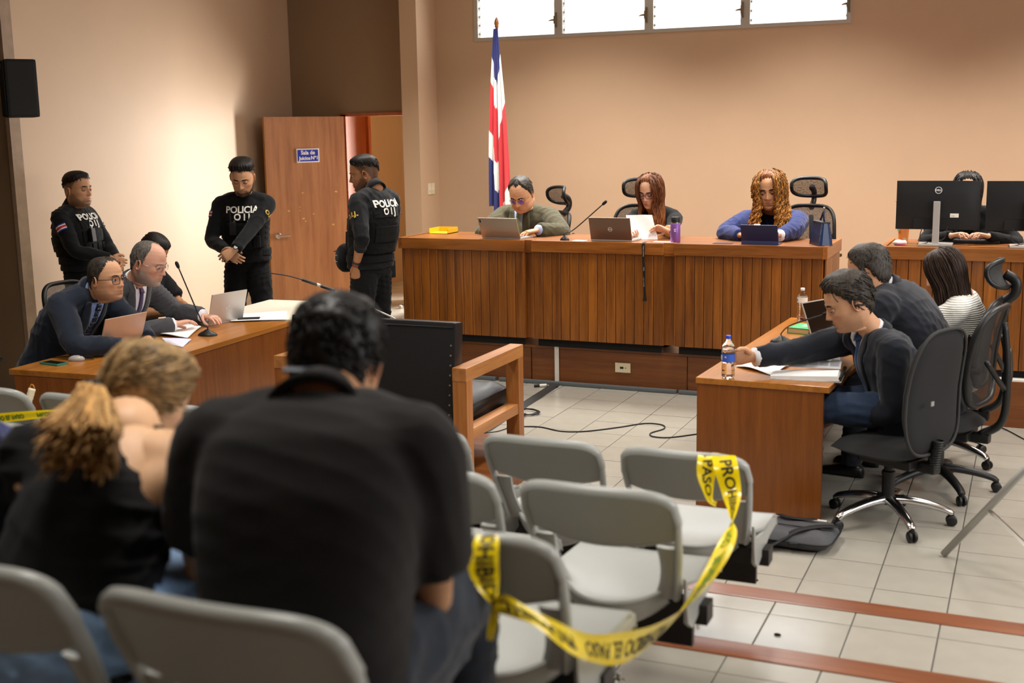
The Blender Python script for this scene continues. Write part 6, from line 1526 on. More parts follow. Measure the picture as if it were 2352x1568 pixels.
# microphones
def mic(label, base, tip, bend, zs, name='desk_microphone', base_r=.055, rad=.0045, rz=0.0):
    t = thing(name, label, 'microphone', base)
    B_ = Vector(base); obj('base', MB().loft([[Vector((base_r*1.25*s_*math.cos(2*PI*k/20), base_r*s_*math.sin(2*PI*k/20)*.9, z)) for k in range(20)] for s_, z in ((1, 0), (1, .006), (.8, .018), (.35, .032), (.2, .04))], True, True, Matrix.Rotation(rz, 4, 'Z')), M_BLACK, t, auto=50)
    p = crom([(0, 0, .03), (0, 0, .06), Vector(bend)-B_, Vector(tip)-B_], 8); sk_ = obj('gooseneck', MB().tube(p, rad, 8), mat('gooseneck', '#2A2A2A', .4, metal=.4), t, smooth=True)
    d = (p[-1]-p[-3]).normalized(); q = p[-1]
    obj('head', MB().tube([q-d*.012, q-d*.006, q+d*.006, q+d*.025, q+d*.036], [.006, .010, .012, .012, .006], 12), M_BLACKM, t, smooth=True)
    return t
mic('slim gooseneck microphone on the judges bench between the laptops', LT(1297, 552, BT), at(1386, 468, y=8.78), at(1318, 527, y=8.80), BT, base_r=.03)
mic('black gooseneck microphone on the left desk before the grey suit', LT(477, 770, LZ), at(409, 612, y=6.28), at(462, 735, y=6.32), LZ)
mic('black gooseneck microphone on the right desk by the green book', LT(1795, 786, RZ), at(1893, 722, y=6.72), at(1820, 745, y=6.84), RZ)
# boom microphone behind the foreground man
t = thing('boom_microphone', 'black boom microphone stretched before the open door', 'microphone', (-4.05, 7.25, 0))
bp_ = [at(612, 626, y=6.9), at(660, 633, y=6.95), at(700, 644, y=7.0), at(760, 665, y=7.05), at(900, 728, y=7.2), at(930, 745, y=7.25)]
O_ = Vector((-4.05, 7.25, 0)); obj('boom', MB().tube([q-O_ for q in bp_[2:]], .006, 8), M_STEEL, t, smooth=True); obj('gooseneck', MB().tube([q-O_ for q in crom(bp_[:3], 5)], .004, 8), M_BLACK, t, smooth=True)
obj('clutch', MB().tube([q-O_ for q in (at(694, 642, y=7.0), at(730, 654, y=7.03))], .011, 10).tube([q-O_ for q in (at(738, 657, y=7.03), at(768, 667, y=7.05))], .012, 10), M_BLACK, t); obj('grip_ring', MB().tube([q-O_ for q in (at(728, 653, y=7.03), at(736, 656, y=7.03))], .0115, 10), M_WHITEP, t)
pe = bp_[-1]-O_; obj('pole', MB().tube([pe+Vector((.02, 0, -.02)), Vector((pe.x+.02, pe.y, .02))], .009, 8), M_BLACK, t)
for k in range(3):
    a = 2*PI*k/3; obj('leg', MB().tube([(pe.x+.02, pe.y, .10), (pe.x+.02+.22*math.cos(a), pe.y+.22*math.sin(a), .01)], .008, 6), M_BLACK, t)
# lanyard over the bench front
t = thing('lanyard', 'black printed lanyard hanging down the front of the bench', 'lanyard', LT(1481, 557, BZ))
lp = [(0, .05, .004), (0, .0, .004), (0, -.034, -.002), (.002, -.038, -.05), (0, -.037, -.12), (.002, -.026, -.2), (.003, -.024, -.30), (.008, -.022, -.42)]
def lan(u, v):
    c_ = crom(lp, 6); i = u*(len(c_)-1); p = c_[int(round(i))]; a_ = .5*math.sin(u*9); return p+Vector((math.cos(a_), -abs(math.sin(a_))*.6, 0))*(v-.5)*.022, Vector((0, -1, 0))
obj('strap', MB().slab(lan, 43, 3, .0015), mat('lanyard_black', '#121316', .55), t)
for k, z in enumerate((-.06, -.17, -.29)):
    tm = text_mb('Ministerio P\u00fablico', .011, .0002); mbt = MB(); mbt.add([(.002-p.y, -.0415+.012*(k > 0)+.004*(k > 1), z+p.x) for p in tm.v], tm.f); obj('lettering', mbt, mat('print_grey', '#A8A8A8', .6), t)
obj('clip', MB().box((-.006, -.030, -.44), (.022, -.022, -.415), bev=.002), M_BLACK, t)
# handbag
hb = thing('handbag', 'dark blue crocodile pattern handbag standing on the bench end', 'handbag', LT(1885, 562, BT), R(28))
M_CROC = mat('croc_navy', '#16203C', .3, bump=.6, bump_scale=60, noise_amt=.3, noise_scale=40)
obj('body', MB().loft([[Vector((sx*(.05 if z < .02 else .056-.026*(z/.15)), sy*(.105-.015*z/.15), z*1.1)) for sx, sy in ((-1, -1), (1, -1), (1, 1), (-1, 1))] for z in (0, .01, .08, .14, .15)], True), M_CROC, hb)
obj('side_gusset', MB().loft([[Vector((x_*(.046-.026*z/.15), -.1055+.015*z/.15-y_, z*1.1)) for x_, y_ in ((-1, 0), (1, 0), (.6, .006), (-.6, .006))] for z in (.003, .08, .145)], True), mat('gusset_blue', '#1C3058', .3), hb)
obj('flap', MB().box((-.036, -.092, .155), (.036, .092, .172), bev=.007), mat('flap_black', '#17171C', .45), hb)
hd_ = obj('handle', MB().tube(crom([(-.0, -.07, .155), (-.01, -.075, .22), (0, -.05, .265), (.02, .0, .26), (.02, .05, .20), (.01, .07, .155)], 6), .007, 8), M_CROC, hb, smooth=True)
rg = MB(); ball(rg, (0, -.05, .267), .008, 5); ball(rg, (0, -.07, .16), .009, 5); obj('ring', rg, gold_hw(), hd_, smooth=True)
obj('charm', MB().add([(.03, .07, .16), (.06, .085, .10), (.05, .10, .05), (.07, .11, .045), (.035, .09, .09)], [(0, 1, 2), (0, 2, 4), (1, 3, 2)]), mat('charm_orange', '#C8842A', .5), hb)
# yellow tray, loose papers on the bench
o = tag(obj('document_tray', MB().box((-.09, -.1, 0), (.09, .1, .006)).box((-.09, .095, 0), (.09, .1, .045)).box((.085, -.1, 0), (.09, .1, .045), bev=0).box((-.09, -.1, 0), (-.085, .1, .045)), mat('yellow_plastic', '#E8B41E', .4)), 'yellow plastic tray on left end of judges bench', 'tray'); o.location = (-4.60, 9.14, BT)
for px, py, w_, lab in ((1330, 553, .10, 'small white slip on the bench left of the brown laptop'), (1525, 556, .16, 'flat white page on the bench beside the purple flask'), (1660, 559, .14, 'thin dark folder on the bench by the navy tablet')):
    o = tag(obj('paper_slip', MB().box((-w_/2, -.03, 0), (w_/2, .05, .002)), M_PAPER if 'white' in lab else M_BLACK), lab, 'paper'); o.location = LT(px, py, BT)
# ------------------------------------------------------------------ clerk's desk
def monitor(label, c, rz=0.0):
    t = thing('monitor', label, 'monitor', c, rz)
    W_, z0, z1 = .535, .105, .435
    obj('screen_case', MB().loft([[Vector((sx*(W_/2-q), y, zz)) for sx, zz in ((-1, z0+q), (1, z0+q), (1, z1-q), (-1, z1-q))] for y, q in ((0, .0), (-.012, 0), (-.032, .06), (-.04, .09))], True), mat('monitor_black', '#1B1C1E', .42), t, auto=30)
    obj('screen', MB().box((-W_/2+.008, .0005, z0+.012), (W_/2-.008, .0015, z1-.008)), mat('screen_on', '#6A7484', .2, emit='#8FA2C0', estr=.4), t)
    obj('connector_recess', MB().box((-.15, -.044, z0+.005), (.15, -.02, z0+.075), bev=.004), M_BLACKM, t)
    st_ = obj('stand', MB().box((-.022, -.085, .0), (.022, -.058, .30), bev=.004), M_SILVW, t); obj('stand_arm', MB().box((-.03, -.06, .24), (.03, -.035, .30)), M_BLACK, t); obj('stand_foot', MB().box((-.11, -.12, 0), (.11, .07, .012), bev=.004), M_SILVW, t)
    FB = frame((.005, -.0405, z1-.062), (1, 0, 0), (0, 0, 1), (0, -1, 0)); lg = MB(); lg.lathe([(.0195, 0), (.0235, 0), (.0235, .001), (.0195, .001), (.0195, 0)], 28, FB); lo = obj('logo', lg, mat('logo_silver', '#D6D6D6', .4), t)
    tm = text_mb('DELL', .017, .0008); tx = MB(); tx.add(tm.v, tm.f, FB @ Matrix.Translation((0, 0, .001))); obj('logo_lettering', tx, MATS['logo_silver'], lo)
    sk_ = obj('label_sticker', MB().box((.085, -.0418, z0+.085), (.140, -.0405, z0+.112)), M_WHITEP, t); obj('sticker_print', MB().box((.092, -.0424, z0+.094), (.114, -.0418, z0+.097)), M_INK, sk_)
    cb_ = MB(); cb_.tube(crom([(.07, -.04, z0+.03), (.06, -.07, .06), (.02, -.03, .03), (-.05, .02, .012)], 6), .003, 6); cb_.tube(crom([(-.09, -.04, z0+.02), (-.1, -.06, .05), (-.05, -.05, .02), (-.12, -.03, .006)], 6), .003, 6); obj('cable', cb_, M_BLACK, t, smooth=True)
    return t
CT = CZ-.003
pm = at(2152, 562, z=CT); monitor('left black computer monitor seen from behind with silver stand', (at(2138, 570, z=CT).x-.018+.03, 8.68, CT), R(1)); m1 = bpy.data.objects['monitor']
monitor('right black computer monitor cut by the picture edge', (at(2340, 570, z=CT).x+.05, 8.66, CT), R(2))
o = thing('tumbler', 'orange drinking cup with straw beside the left monitor', 'cup', (at(2076, 555, z=CT).x, 8.80, CT)); ob = obj('cup', MB().lathe([(.001, 0), (.032, 0), (.045, .20), (.043, .205), (.001, .2)], 18), mat('orange_cup', '#E08A44', .4), o, auto=40)
obj('straw', MB().tube([(-.01, 0, .19), (-.035, 0, .27), (-.06, 0, .29)], .004, 6), mat('straw_orange', '#E89A58', .4), o); obj('lid', MB().lathe([(.046, .2), (.047, .212), (.001, .215)], 18), MATS['orange_cup'], o)
lg = MB(); lg.lathe([(.001, 0), (.014, 0), (.014, .001), (.001, .001)], 18, frame((.012, -.0355, .025), (1, 0, 0), (0, .06, 1), (0, -1, .06))); obj('printed_badge', lg, mat('badge_cream', '#C9A878', .5), ob); lg = MB(); lg.lathe([(.001, 0), (.013, 0), (.013, .001), (.001, .001)], 18, frame((-.03, -.031, .09), (.7, -.7, 0), (0, .06, 1), (-.7, -.7, .06))); obj('printed_badge', lg, mat('badge_green', '#8AA088', .5), ob)
o = thing('tissue_pack', 'crumpled white and pink packet before the orange cup', 'packet', (at(2076, 561, z=CT).x-.02, 8.60, CT)); ts = MB(); ball(ts, (0, 0, .018), .03, 8, (1.6, .8, .6)); me_ = mesh_from(ts, 'tissue', True); folds(me_, .006, 3, 2.0); link('packet', me_, mat('packet_white', '#EADFDc', .5), o); obj('print_band', MB().box((-.02, -.026, .004), (.035, -.02, .012)), mat('pink', '#C05070', .5), o)
o = thing('keyboard', 'black keyboard lying before the clerk', 'keyboard', (-.42, 8.86, CT)); obj('case', MB().box((-.22, -.06, 0), (.22, .07, .02), bev=.004), M_BLACK, o); kb = MB()
for r_ in range(4):
    for q in range(15): kb.box((-.21+q*.028, -.05+r_*.028, .02), (-.186+q*.028, -.028+r_*.028, .024))
tag(obj('keys', kb, M_KEYS, o), kind='stuff')
# ------------------------------------------------------------------ left desk things
def flat(name, label, cat, px, py, z, w_, d_, h_, rz, m, bev=.002, parts=None):
    t = thing(name, label, cat, LT(px, py, z), rz); obj('body', MB().box((-w_/2, -d_/2, 0), (w_/2, d_/2, h_), bev=bev), m, t)
    for nm, lo, hi, mm in (parts or []): obj(nm, MB().box(lo, hi), mm, t)
    return t
flat('mobile_phone', 'phone in green case on the near corner of left desk', 'phone', 124, 836, LZ, .155, .078, .011, R(-8), mat('green_case', '#2E7A68', .5), .003, [('screen', (-.068, -.032, .0105), (.068, .032, .0118), mat('phone_glass', '#1A1A16', .08))])
t = thing('computer_mouse', 'silver grey mouse behind the green phone', 'mouse', LT(176, 828, LZ), R(20)); ms_ = MB(); ball(ms_, (0, 0, .006), .03, 8, (1.7, 1, .9)); ms_.v = [Vector((v.x, v.y, max(0, v.z))) for v in ms_.v]; obj('shell', ms_, mat('mouse_grey', '#A49C98', .3), t, smooth=True); obj('wheel', MB().lathe([(.001, -.003), (.006, -.003), (.006, .003), (.001, .003)], 10, frame((.025, 0, .026), (1, 0, 0), (0, 0, 1), (0, 1, 0))), M_BLACK, t); obj('cord', MB().tube(crom([(.05, 0, .008), (.09, .03, .003), (.0, .10, .003), (-.10, .12, .003), (-.18, .08, .003)], 6), .0022, 5), M_BLACK, t)
sheet_stack('curled document lying between laptop and microphone on left desk', 'document', [LT(345, 768, LZ+.006), LT(430, 776, LZ+.006), LT(462, 752, LZ+.004), LT(385, 742, LZ+.006)], None, 5, .012)
sheet_stack('loose pages half under the curled document on left desk', 'loose_pages', [LT(385, 792, LZ+.002), LT(420, 797, LZ+.002), LT(440, 780, LZ+.002), LT(372, 776, LZ+.002)], mat('paper_blue', '#DCDDF2', .7), 3, .004)
flat('wallet', 'black phone case lying beside the typing lawyer\'s laptop', 'phone', 572, 735, LZ, .15, .085, .016, R(30), M_BLACK, .005)
t = thing('key_bunch', 'small bunch of keys behind the black phone case', 'keys', LT(605, 731, LZ)); kr = MB()
for q in range(5): a = .7*q; kr.box((-.005, 0, .001+.002*q), (.005, .05, .003+.002*q), Matrix.Rotation(a, 4, 'Z'))
obj('keys', kr, M_STEEL, t); obj('key_ring', MB().tube([(.016*math.cos(q*PI/6), .016*math.sin(q*PI/6), .004) for q in range(13)], .0015, 5, False), M_STEEL, t)
sheet_stack('white pages lying on the cream table', 'table_pages', [LT(530, 738, .717), LT(655, 734, .717), LT(660, 714, .717), LT(545, 722, .717)], None, 3, .002)
sheet_stack('page under the typing lawyer\'s hands', 'typing_page', [LT(440, 735, LZ+.002), LT(480, 748, LZ+.002), LT(505, 728, LZ+.002), LT(470, 716, LZ+.002)], None, 2, .002)
sc_ = MB(); sc_.tube(crom([LT(0, 897, .0), Vector((-5.35, 4.95, .12)), Vector((-5.28, 5.05, .5))], 6), .004, 6); tag(obj('desk_cable', sc_, M_BLACK), 'thin black cable trailing from left desk to the picture edge', 'cable')
# ------------------------------------------------------------------ right desk things
PET = mat('clear_pet', '#FFFFFF', .06, trans=1, ior=1.22); WATER = mat('water', '#F6FBFF', .02, trans=1, ior=1.33)
def pet_bottle(label, c, h, r, cap, labcol, lab0, lab1, ribs):
    t = thing('water_bottle', label, 'bottle', c); n = 28; pr = [(.001, .0), (r*.75, 0), (r, .012)]
    z = .012
    while z < h*.70:
        z += .006; k = (1+ribs*math.sin(z*330)) if not (lab0-.005 < z < lab1+.005) else .985; k *= 1-.07*math.exp(-((z-h*.36)/.02)**2); pr.append((r*k, z))
    for f_, q in ((.75, .95), (.80, .80), (.86, .55), (.90, .40), (.915, .36), (.93, .36)): pr.append((r*q, h*f_))
    bo_ = obj('bottle', MB().lathe(pr+[(.001, h*.93)], n), PET, t, smooth=True)
    obj('water', MB().lathe([(.001, .002)]+[(max(.001, q-.0018), zz+.002) for q, zz in pr[1:] if zz < h*.72]+[(.001, h*.72)], n), WATER, t, smooth=True)
    obj('cap', MB().lathe([(r*.40, h*.925), (r*.42, h*.93), (r*.42, h*.99), (r*.38, h), (.001, h)], 20), mat('cap'+cap, cap, .4), t, auto=40)
    lo = obj('label', MB().lathe([(r*1.012, lab0), (r*1.012, lab1)], n), mat('lab'+labcol, labcol, .45), bo_, smooth=True)
    pm_ = MB()
    for k in range(5): pm_.box((r*1.013, -.012+.005*k, lab0+.008), (r*1.02, -.009+.005*k, lab1-.008), Matrix.Rotation(R(-150), 4, 'Z'))
    obj('label_print', pm_, mat('label_white', '#E8ECF4', .5) if labcol != '#E9E9E4' else M_INK, lo)
    return t
BA = at(1672, 867, z=RZ)
pet_bottle('clear water bottle with blue cap held by the lawyer', tuple(BA), .225, .034, '#2C4CC8', '#3A62C8', .088, .130, .02)
pet_bottle('clear water bottle with white cap at the far end of right desk', LT(1842, 736, RZ), .222, .034, '#ECECEC', '#E9E9E4', .125, .160, .035)
bk = thing('green_book', 'thick green book on the right desk', 'book', LT(1848, 762, RZ), R(-14)); obj('cover', MB().box((-.072, -.1, .0), (.072, .1, .004)).box((-.072, -.1, .034), (.072, .1, .038)).box((-.074, -.1, 0), (-.070, .1, .038)), mat('book_green', '#2AA55C', .5), bk); obj('pages', MB().box((-.069, -.096, .004), (.068, .096, .034)), mat('book_pages', '#D8C49C', .8), bk)
tx = MB()
for cx_, cy_, ra, rb_ in ((-.012, .03, .010, .022), (.012, .028, .009, .02), (.0, -.008, .022, .010)): tx.add([(cx_+ra*math.cos(q*PI/8), cy_+rb_*math.sin(q*PI/8), .0385) for q in range(16)], [tuple(range(16))])
obj('cover_print', tx, mat('print_pale', '#C8E8C8', .6), bk)
flat('mobile_phone', 'dark phone with tan edge beside the green book', 'phone', 1872, 772, RZ, .16, .075, .010, R(-70), mat('tan_edge', '#A8785C', .4), .003, [('screen', (-.074, -.034, .0095), (.074, .034, .0108), M_SCREEN)])
cs = thing('eyeglass_case', 'brown leather case behind the green book', 'case', LT(1862, 736, RZ), R(20)); cm_ = MB(); ball(cm_, (0, 0, .024), .028, 8, (2.6, 1, .85)); obj('shell', cm_, mat('brown_leather', '#8A4A34', .4), cs, smooth=True); obj('seam', MB().tube([(.072*math.cos(q*PI/10), .028*math.sin(q*PI/10), .024) for q in range(21)], .0012, 5, False), M_WHITEP, cs)
nb_ = thing('leather_folder', 'dark folder with white pages under the reaching hand', 'folder', LT(1735, 822, RZ), R(-6)); obj('cover', MB().box((-.13, -.10, 0), (.13, .11, .006), bev=.002).box((-.13, -.10, .016), (.13, .09, .02)), mat('folder_brown', '#3A2018', .5), nb_); obj('pages', MB().box((-.125, -.06, .006), (.125, .14, .017)), M_PAPER, nb_); obj('pen_clip', MB().box((.04, .10, .017), (.05, .14, .024), bev=.002), mat('clip_blue', '#2A3A5C', .4), nb_)
sheet_stack('single curled page next to the water bottle', 'curled_page', [LT(1692, 842, RZ+.003), LT(1775, 862, RZ+.003), LT(1815, 838, RZ+.005), LT(1700, 830, RZ+.003)], None, 3, .014)
sheet_stack('page under the lawyer\'s sleeve on right desk', 'sleeve_page', [LT(1860, 828, RZ+.002), LT(1930, 832, RZ+.002), LT(1930, 818, RZ+.002), LT(1875, 816, RZ+.002)], None, 2, .001)
# open bound document
dc = thing('bound_document', 'thick bound document lying open at the desk corner', 'document', LT(1850, 866, RZ), R(3))
def doc(u, v): return Vector((-.17+.34*u, -.085+.165*v, .028+.02*math.sin(v*PI)*(.3+.7*u)*.7-.016*(1-u))), Vector((0, 0, 1))
for k in range(6): obj('page', MB().slab(lambda u, v, k=k: (doc(u, v)[0]*1.0+Vector((.002*k, -.002*k, -.0042*k)), Vector((0, 0, 1))), 14, 10, .0022), M_PAPER, dc)
obj('back_cover', MB().box((-.17, -.10, 0), (.19, .085, .003)), mat('grey_card', '#BDBDB8', .6), dc); obj('raised_page', MB().slab(lambda u, v: (Vector((-.10+.27*u, .07+.10*v, .038+.032*math.sin(v*2.2)*(1-.2*u))), Vector((0, -.3, 1))), 10, 10, .0015), mat('printed_page', '#DADCE4', .7), dc)
ln_ = MB()
for k in range(9):
    for q in range(4):
        x0 = -.05+.055*q; y = .085+.008*k; v = (y-.07)/.10; z = .038+.032*math.sin(v*2.2)*.9+.0045; ln_.add([(x0, y, z), (x0+.045, y, z-.0003), (x0+.045, y+.003, z+.0007), (x0, y+.003, z+.0009)], [(0, 1, 2, 3)])
obj('print_lines', ln_, M_INK, dc); obj('spiral', MB().tube([(.185, -.09, .02), (.185, .16, .03)], .010, 8), mat('spiral_black', '#26241F', .4), dc)
# sticky note on the desk end
o = tag(obj('sticky_note', MB().box((0, -.002, 0), (.045, 0, .022)), mat('note_green', '#C8E83A', .5, emit='#C8E83A', estr=0)), 'small yellow green sticker low on the right desk end', 'sticker'); o.location = (at(1608, 1165, y=6.075).x, 6.078, at(1608, 1165, y=6.075).z)
# ------------------------------------------------------------------ floor things
bg = thing('briefcase', 'dark grey laptop briefcase lying on the floor by the desk', 'briefcase', (-.985, 5.66, 0), R(-4)); M_BAG = mat('bag_nylon', '#46464A', .75, bump=.2, bump_scale=500, noise_amt=.1, noise_scale=100); M_STRAP = mat('strap_black', '#121214', .7)
def bagf(a_, b_): return (Vector((a_*.205, b_*.155, .045)), Vector((0, 0, 1)), .045+.006*math.sin(a_*6+b_*4), .045)
obj('body', pad(MB(), bagf, 44, 9, 5.5), M_BAG, bg, smooth=True); obj('zip_line', MB().tube([(.207*rounded(k/40, 5.5)[0], .157*rounded(k/40, 5.5)[1], .05) for k in range(41)], .004, 5, False), M_STRAP, bg); obj('pocket_seam', MB().tube([(-.19, -.03, .091), (0, -.035, .093), (.19, -.03, .091)], .003, 5), M_STRAP, bg)
def strap(pts, w_, m, nm):
    c_ = crom(pts, 6)
    obj(nm, MB().slab(lambda u, v: (lambda p, d: (p+Vector((-d.y, d.x, 0)).normalized()*(v-.5)*w_, Vector((0, 0, 1))))(c_[int(round(u*(len(c_)-1)))], c_[min(len(c_)-1, int(round(u*(len(c_)-1)))+1)]-c_[max(0, int(round(u*(len(c_)-1)))-1)]), len(c_), 3, .004), m, bg, smooth=True)
strap([(.19, .05, .088), (.12, -.02, .098), (.04, -.10, .092), (-.03, -.155, .05), (-.1, -.19, .012), (-.2, -.17, .008)], .04, M_STRAP, 'shoulder_strap'); strap([(-.10, .10, .094), (-.06, .06, .100), (0, .045, .102), (.05, .06, .100), (.08, .10, .094)], .026, M_STRAP, 'carry_handle')
obj('buckle', MB().box((-.03, -.175, .03), (.01, -.14, .052), Matrix.Rotation(.3, 4, 'Z'), bev=.004), M_BLACK, bg); obj('luggage_tag', MB().box((.06, .145, .07), (.12, .165, .074)), M_WHITEP, bg)
# folding stand at the right edge
fs = thing('folding_stand', 'grey tubular folding stand leg at the right picture edge', 'stand', (-.28, 5.68, 0)); F0 = Vector((-.28, 5.68, 0)); A_ = at(2168, 1272, z=.012); B_ = at(2420, 1010, y=5.45); hg = A_+(B_-A_)*.42
obj('leg', MB().tube([A_-F0, B_-F0], .0175, 12), mat('grey_tube', '#A9A8A2', .4, metal=.4), fs, smooth=True); C2 = at(2440, 1330, y=5.30); obj('brace', MB().tube([hg-F0, C2-F0], .016, 4, flat=.35), M_STEEL, fs); obj('leg', MB().tube([C2-F0+Vector((.02, 0, 0)), C2-F0+Vector((-.05, .1, .75))], .0125, 10), MATS['grey_tube'], fs, smooth=True); obj('rivet', MB().lathe([(.001, 0), (.008, 0), (.006, .006), (.001, .006)], 10, frame(hg-F0+Vector((0, -.012, 0)), (1, 0, 0), (0, 0, 1), (0, -1, 0))), M_STEEL, fs); obj('end_cap', MB().tube([A_-F0-(B_-A_).normalized()*.012, A_-F0+(B_-A_).normalized()*.01], .0135, 12), M_WHITEP, fs)
# cables
def cable(label, pts, r=.0045, per=8): return tag(obj('floor_cable', MB().tube(crom(pts, per), r, 6), mat('cable_black', '#17171A', .5), None, smooth=True), label, 'cable')
fz = lambda px, py, z=.005: at(px, py, z=z)
cable('long black cable looping across the tiles to the right desk', [fz(1196, 979), fz(1240, 980), fz(1290, 990), fz(1345, 990), fz(1420, 981), fz(1480, 972), fz(1520, 975), fz(1525, 984), fz(1495, 994), fz(1500, 1002), fz(1540, 1004), fz(1610, 995)])
cable('black cable on the tiles behind the tall grey chair', [fz(2250, 976), fz(2275, 974), fz(2310, 986), fz(2352, 1008), fz(2400, 1030)], .004)
cp = []
for k in range(60):
    a_ = k*.62; q = fz(1205, 948); cp.append(q+Vector((.10*math.cos(a_)*(1+.15*math.sin(k*.9)), .085*math.sin(a_), .004+.0012*(k % 9))))
cable('tangled coil of black cable beside the armchair leg', cp+[fz(1160, 985), fz(1110, 995)], .0035, 3)
t = thing('cable_cover', 'black rubber cable cover strip lying on the tiles', 'cable cover', tuple(fz(1200, 930, 0))); c0, c1 = fz(1275, 884, 0), fz(1108, 992, 0); d = (c1-c0).normalized(); nn = Vector((-d.y, d.x, 0)); O_ = Vector(t.location)
obj('strip', MB().loft([[p_-O_+nn*x_+Vector((0, 0, z)) for x_, z in ((-.045, 0), (-.02, .014), (.02, .014), (.045, 0))] for p_ in (c0, (c0+c1)/2, c1)], True), mat('rubber', '#2E2D2C', .7), t)
obj('end_ring', MB().tube([c1-O_+nn*x_+Vector((0, 0, .016)) for x_ in (-.02, .02)], .01, 8), M_STEEL, t)
t = thing('cable_connector', 'white and black plug lying at the platform foot', 'plug', tuple(fz(1245, 886, .012))); obj('plug', MB().tube([(-.06, -.02, 0), (-.02, 0, .002)], .011, 10), M_BLACK, t); obj('sleeve', MB().tube([(-.02, 0, .002), (.03, .02, .004)], .012, 10), M_WHITEP, t); obj('lead', MB().tube(crom([(.03, .02, 0), (.08, .0, -.006), (.12, .04, -.006)], 5), .004, 6), M_BLACK, t)
for px, py, z, lab in ((1735, 1333, .0, 'dark crumb on the upper wooden step edge'), (1786, 1459, .13, 'dark scrap on the tiles near lower step edge')):
    o = MB(); ball(o, (0, 0, .004), .009, 4, (1.6, .8, .6)); o = tag(obj('debris', o, M_BLACKM), lab, 'debris'); o.location = LT(px, py, z)
o = MB(); ball(o, (0, 0, .02), .02, 8, (1.2, 1, 1)); o = tag(obj('door_stop', o, M_WHITEP, smooth=True), 'white rubber door stop on the floor by the doorway', 'door stop'); o.location = tuple(fz(920, 708, .0))
# umbrella in the front row, speaker on the wall
um = thing('umbrella', 'folded black umbrella with cream handle and orange loop', 'umbrella', tuple(at(66, 960, y=4.35))); u0 = Vector(um.location); ht = at(74, 892, y=4.38)-u0; hb_ = at(62, 934, y=4.35)-u0
hn = MB(); pts = [hb_+(ht-hb_)*q/10 for q in range(11)]; hn.tube([p_ for p_ in pts], [.017+.0015*(q % 2) for q in range(11)], 12); obj('handle', hn, mat('cream_handle', '#E8DCBC', .5), um, smooth=True); obj('loop', MB().tube([ht+Vector((.012*math.cos(q*PI/8)*1.2, 0, .02*math.sin(q*PI/8))) for q in range(9)], .003, 6), mat('loop_orange', '#C8822A', .5), um, smooth=True)
obj('canopy', MB().tube([hb_, hb_-(ht-hb_)*.25, hb_-(ht-hb_)*1.2, Vector((hb_.x-(ht-hb_).x*3, hb_.y, .135-u0.z))], [.02, .03, .034, .012], 12), M_BLACKM, um, smooth=True); obj('collar', MB().lathe([(.02, 0), (.024, .0), (.024, .02), (.02, .02)], 14, frame(hb_-Vector((0, 0, .012)), (1, 0, 0), (0, 1, 0), (0, 0, 1))), M_BLACK, um)
sp_ = thing('loudspeaker', 'black wall loudspeaker at the upper left picture edge', 'speaker', tuple(at(22, 270, y=6.75)), R(-38)); obj('cabinet', MB().box((-.17, -.02, 0), (.115, .20, .415), bev=.02), mat('speaker_black', '#151515', .6), sp_); obj('grille', MB().box((-.15, -.028, .012), (.10, -.018, .40), bev=.012), M_BLACKM, sp_); obj('badge', MB().box((-.02, -.031, .345), (.015, -.027, .385)), mat('badge_dark', '#3A3A3A', .4), sp_)
# ------------------------------------------------------------------ flag
fg = thing('flag', 'blue white and red flag hanging furled on a wooden pole', 'flag', tuple(at(1150, 560, y=11.0)[:2])+(PZ,)); fx, fy = fg.location.x, fg.location.y
ZT = at(1148, 66, y=11.0).z-PZ; obj('pole', MB().tube([(0, 0, .05), (.0, 0, ZT)], .014, 10), mat('pole_wood', '#6A3A1A', .4), fg, smooth=True); obj('stand_base', MB().lathe([(.001, 0), (.15, 0), (.15, .02), (.04, .05), (.02, .12), (.001, .12)], 20), MATS['pole_wood'], fg, smooth=True)
obj('finial', MB().lathe([(.001, ZT), (.016, ZT), (.013, ZT+.012), (.022, ZT+.02), (.018, ZT+.03), (.025, ZT+.05), (.022, ZT+.075), (.010, ZT+.10), (.009, ZT+.108), (.001, ZT+.108)], 16), mat('finial_wood', '#8A5020', .35), fg, smooth=True)
FB_, FW_, FR_ = mat('flag_blue', '#1A2368', .65, sheen=.3), mat('flag_white', '#E6E1DC', .7, sheen=.3), mat('flag_red', '#C92B33', .65, sheen=.3)
Lz = at(1148, 475, y=11.0).z-PZ
def flagp(u, v):   # u across the drape (left to right of the photo), v downwards
    wd = .022+.085*v+.02*math.sin(v*PI); x = (u-.52)*2*wd+.028*v; y = -.03-.035*math.sin(u*PI*7+.6+v*1.5)*(.35+.65*v)*(.3+.7*v)-.02*v
    zb = ZT-(ZT-Lz)*v*(1.0 if u < .30 else (1.10 if u < .62 else .99)); return Vector((x, y, zb+.10*v*(-.4 if .2 < u < .4 else .1)))
NV, NU = 330, 61; fm = MB(); vs = [flagp(i/(NU-1), j/(NV-1)) for i in range(NU) for j in range(NV)]; fs_ = []; mi = []
for i in range(NU-1):
    for j in range(NV-1):
        fs_.append((i*NV+j, (i+1)*NV+j, (i+1)*NV+j+1, i*NV+j+1)); u, v = (i+.5)/(NU-1), (j+.5)/(NV-1)
        if u < .46: q = v-.10*(u/.46)-.02*(u > .22); b_ = (.15, .29, .565, .715)
        elif u < .53: q = v; b_ = (.62, .99, 2, 3)
        else: q = v+.16*(u-.53)/.47; b_ = (.30, .575, 1.03, 1.3)
        mi.append(0 if q < b_[0] else 1 if q < b_[1] else 2 if q < b_[2] else 1 if q < b_[3] else 0)
fm.v = vs; fm.f = fs_; fm.mi = mi; obj('cloth', fm, [FB_, FW_, FR_], fg, smooth=True)
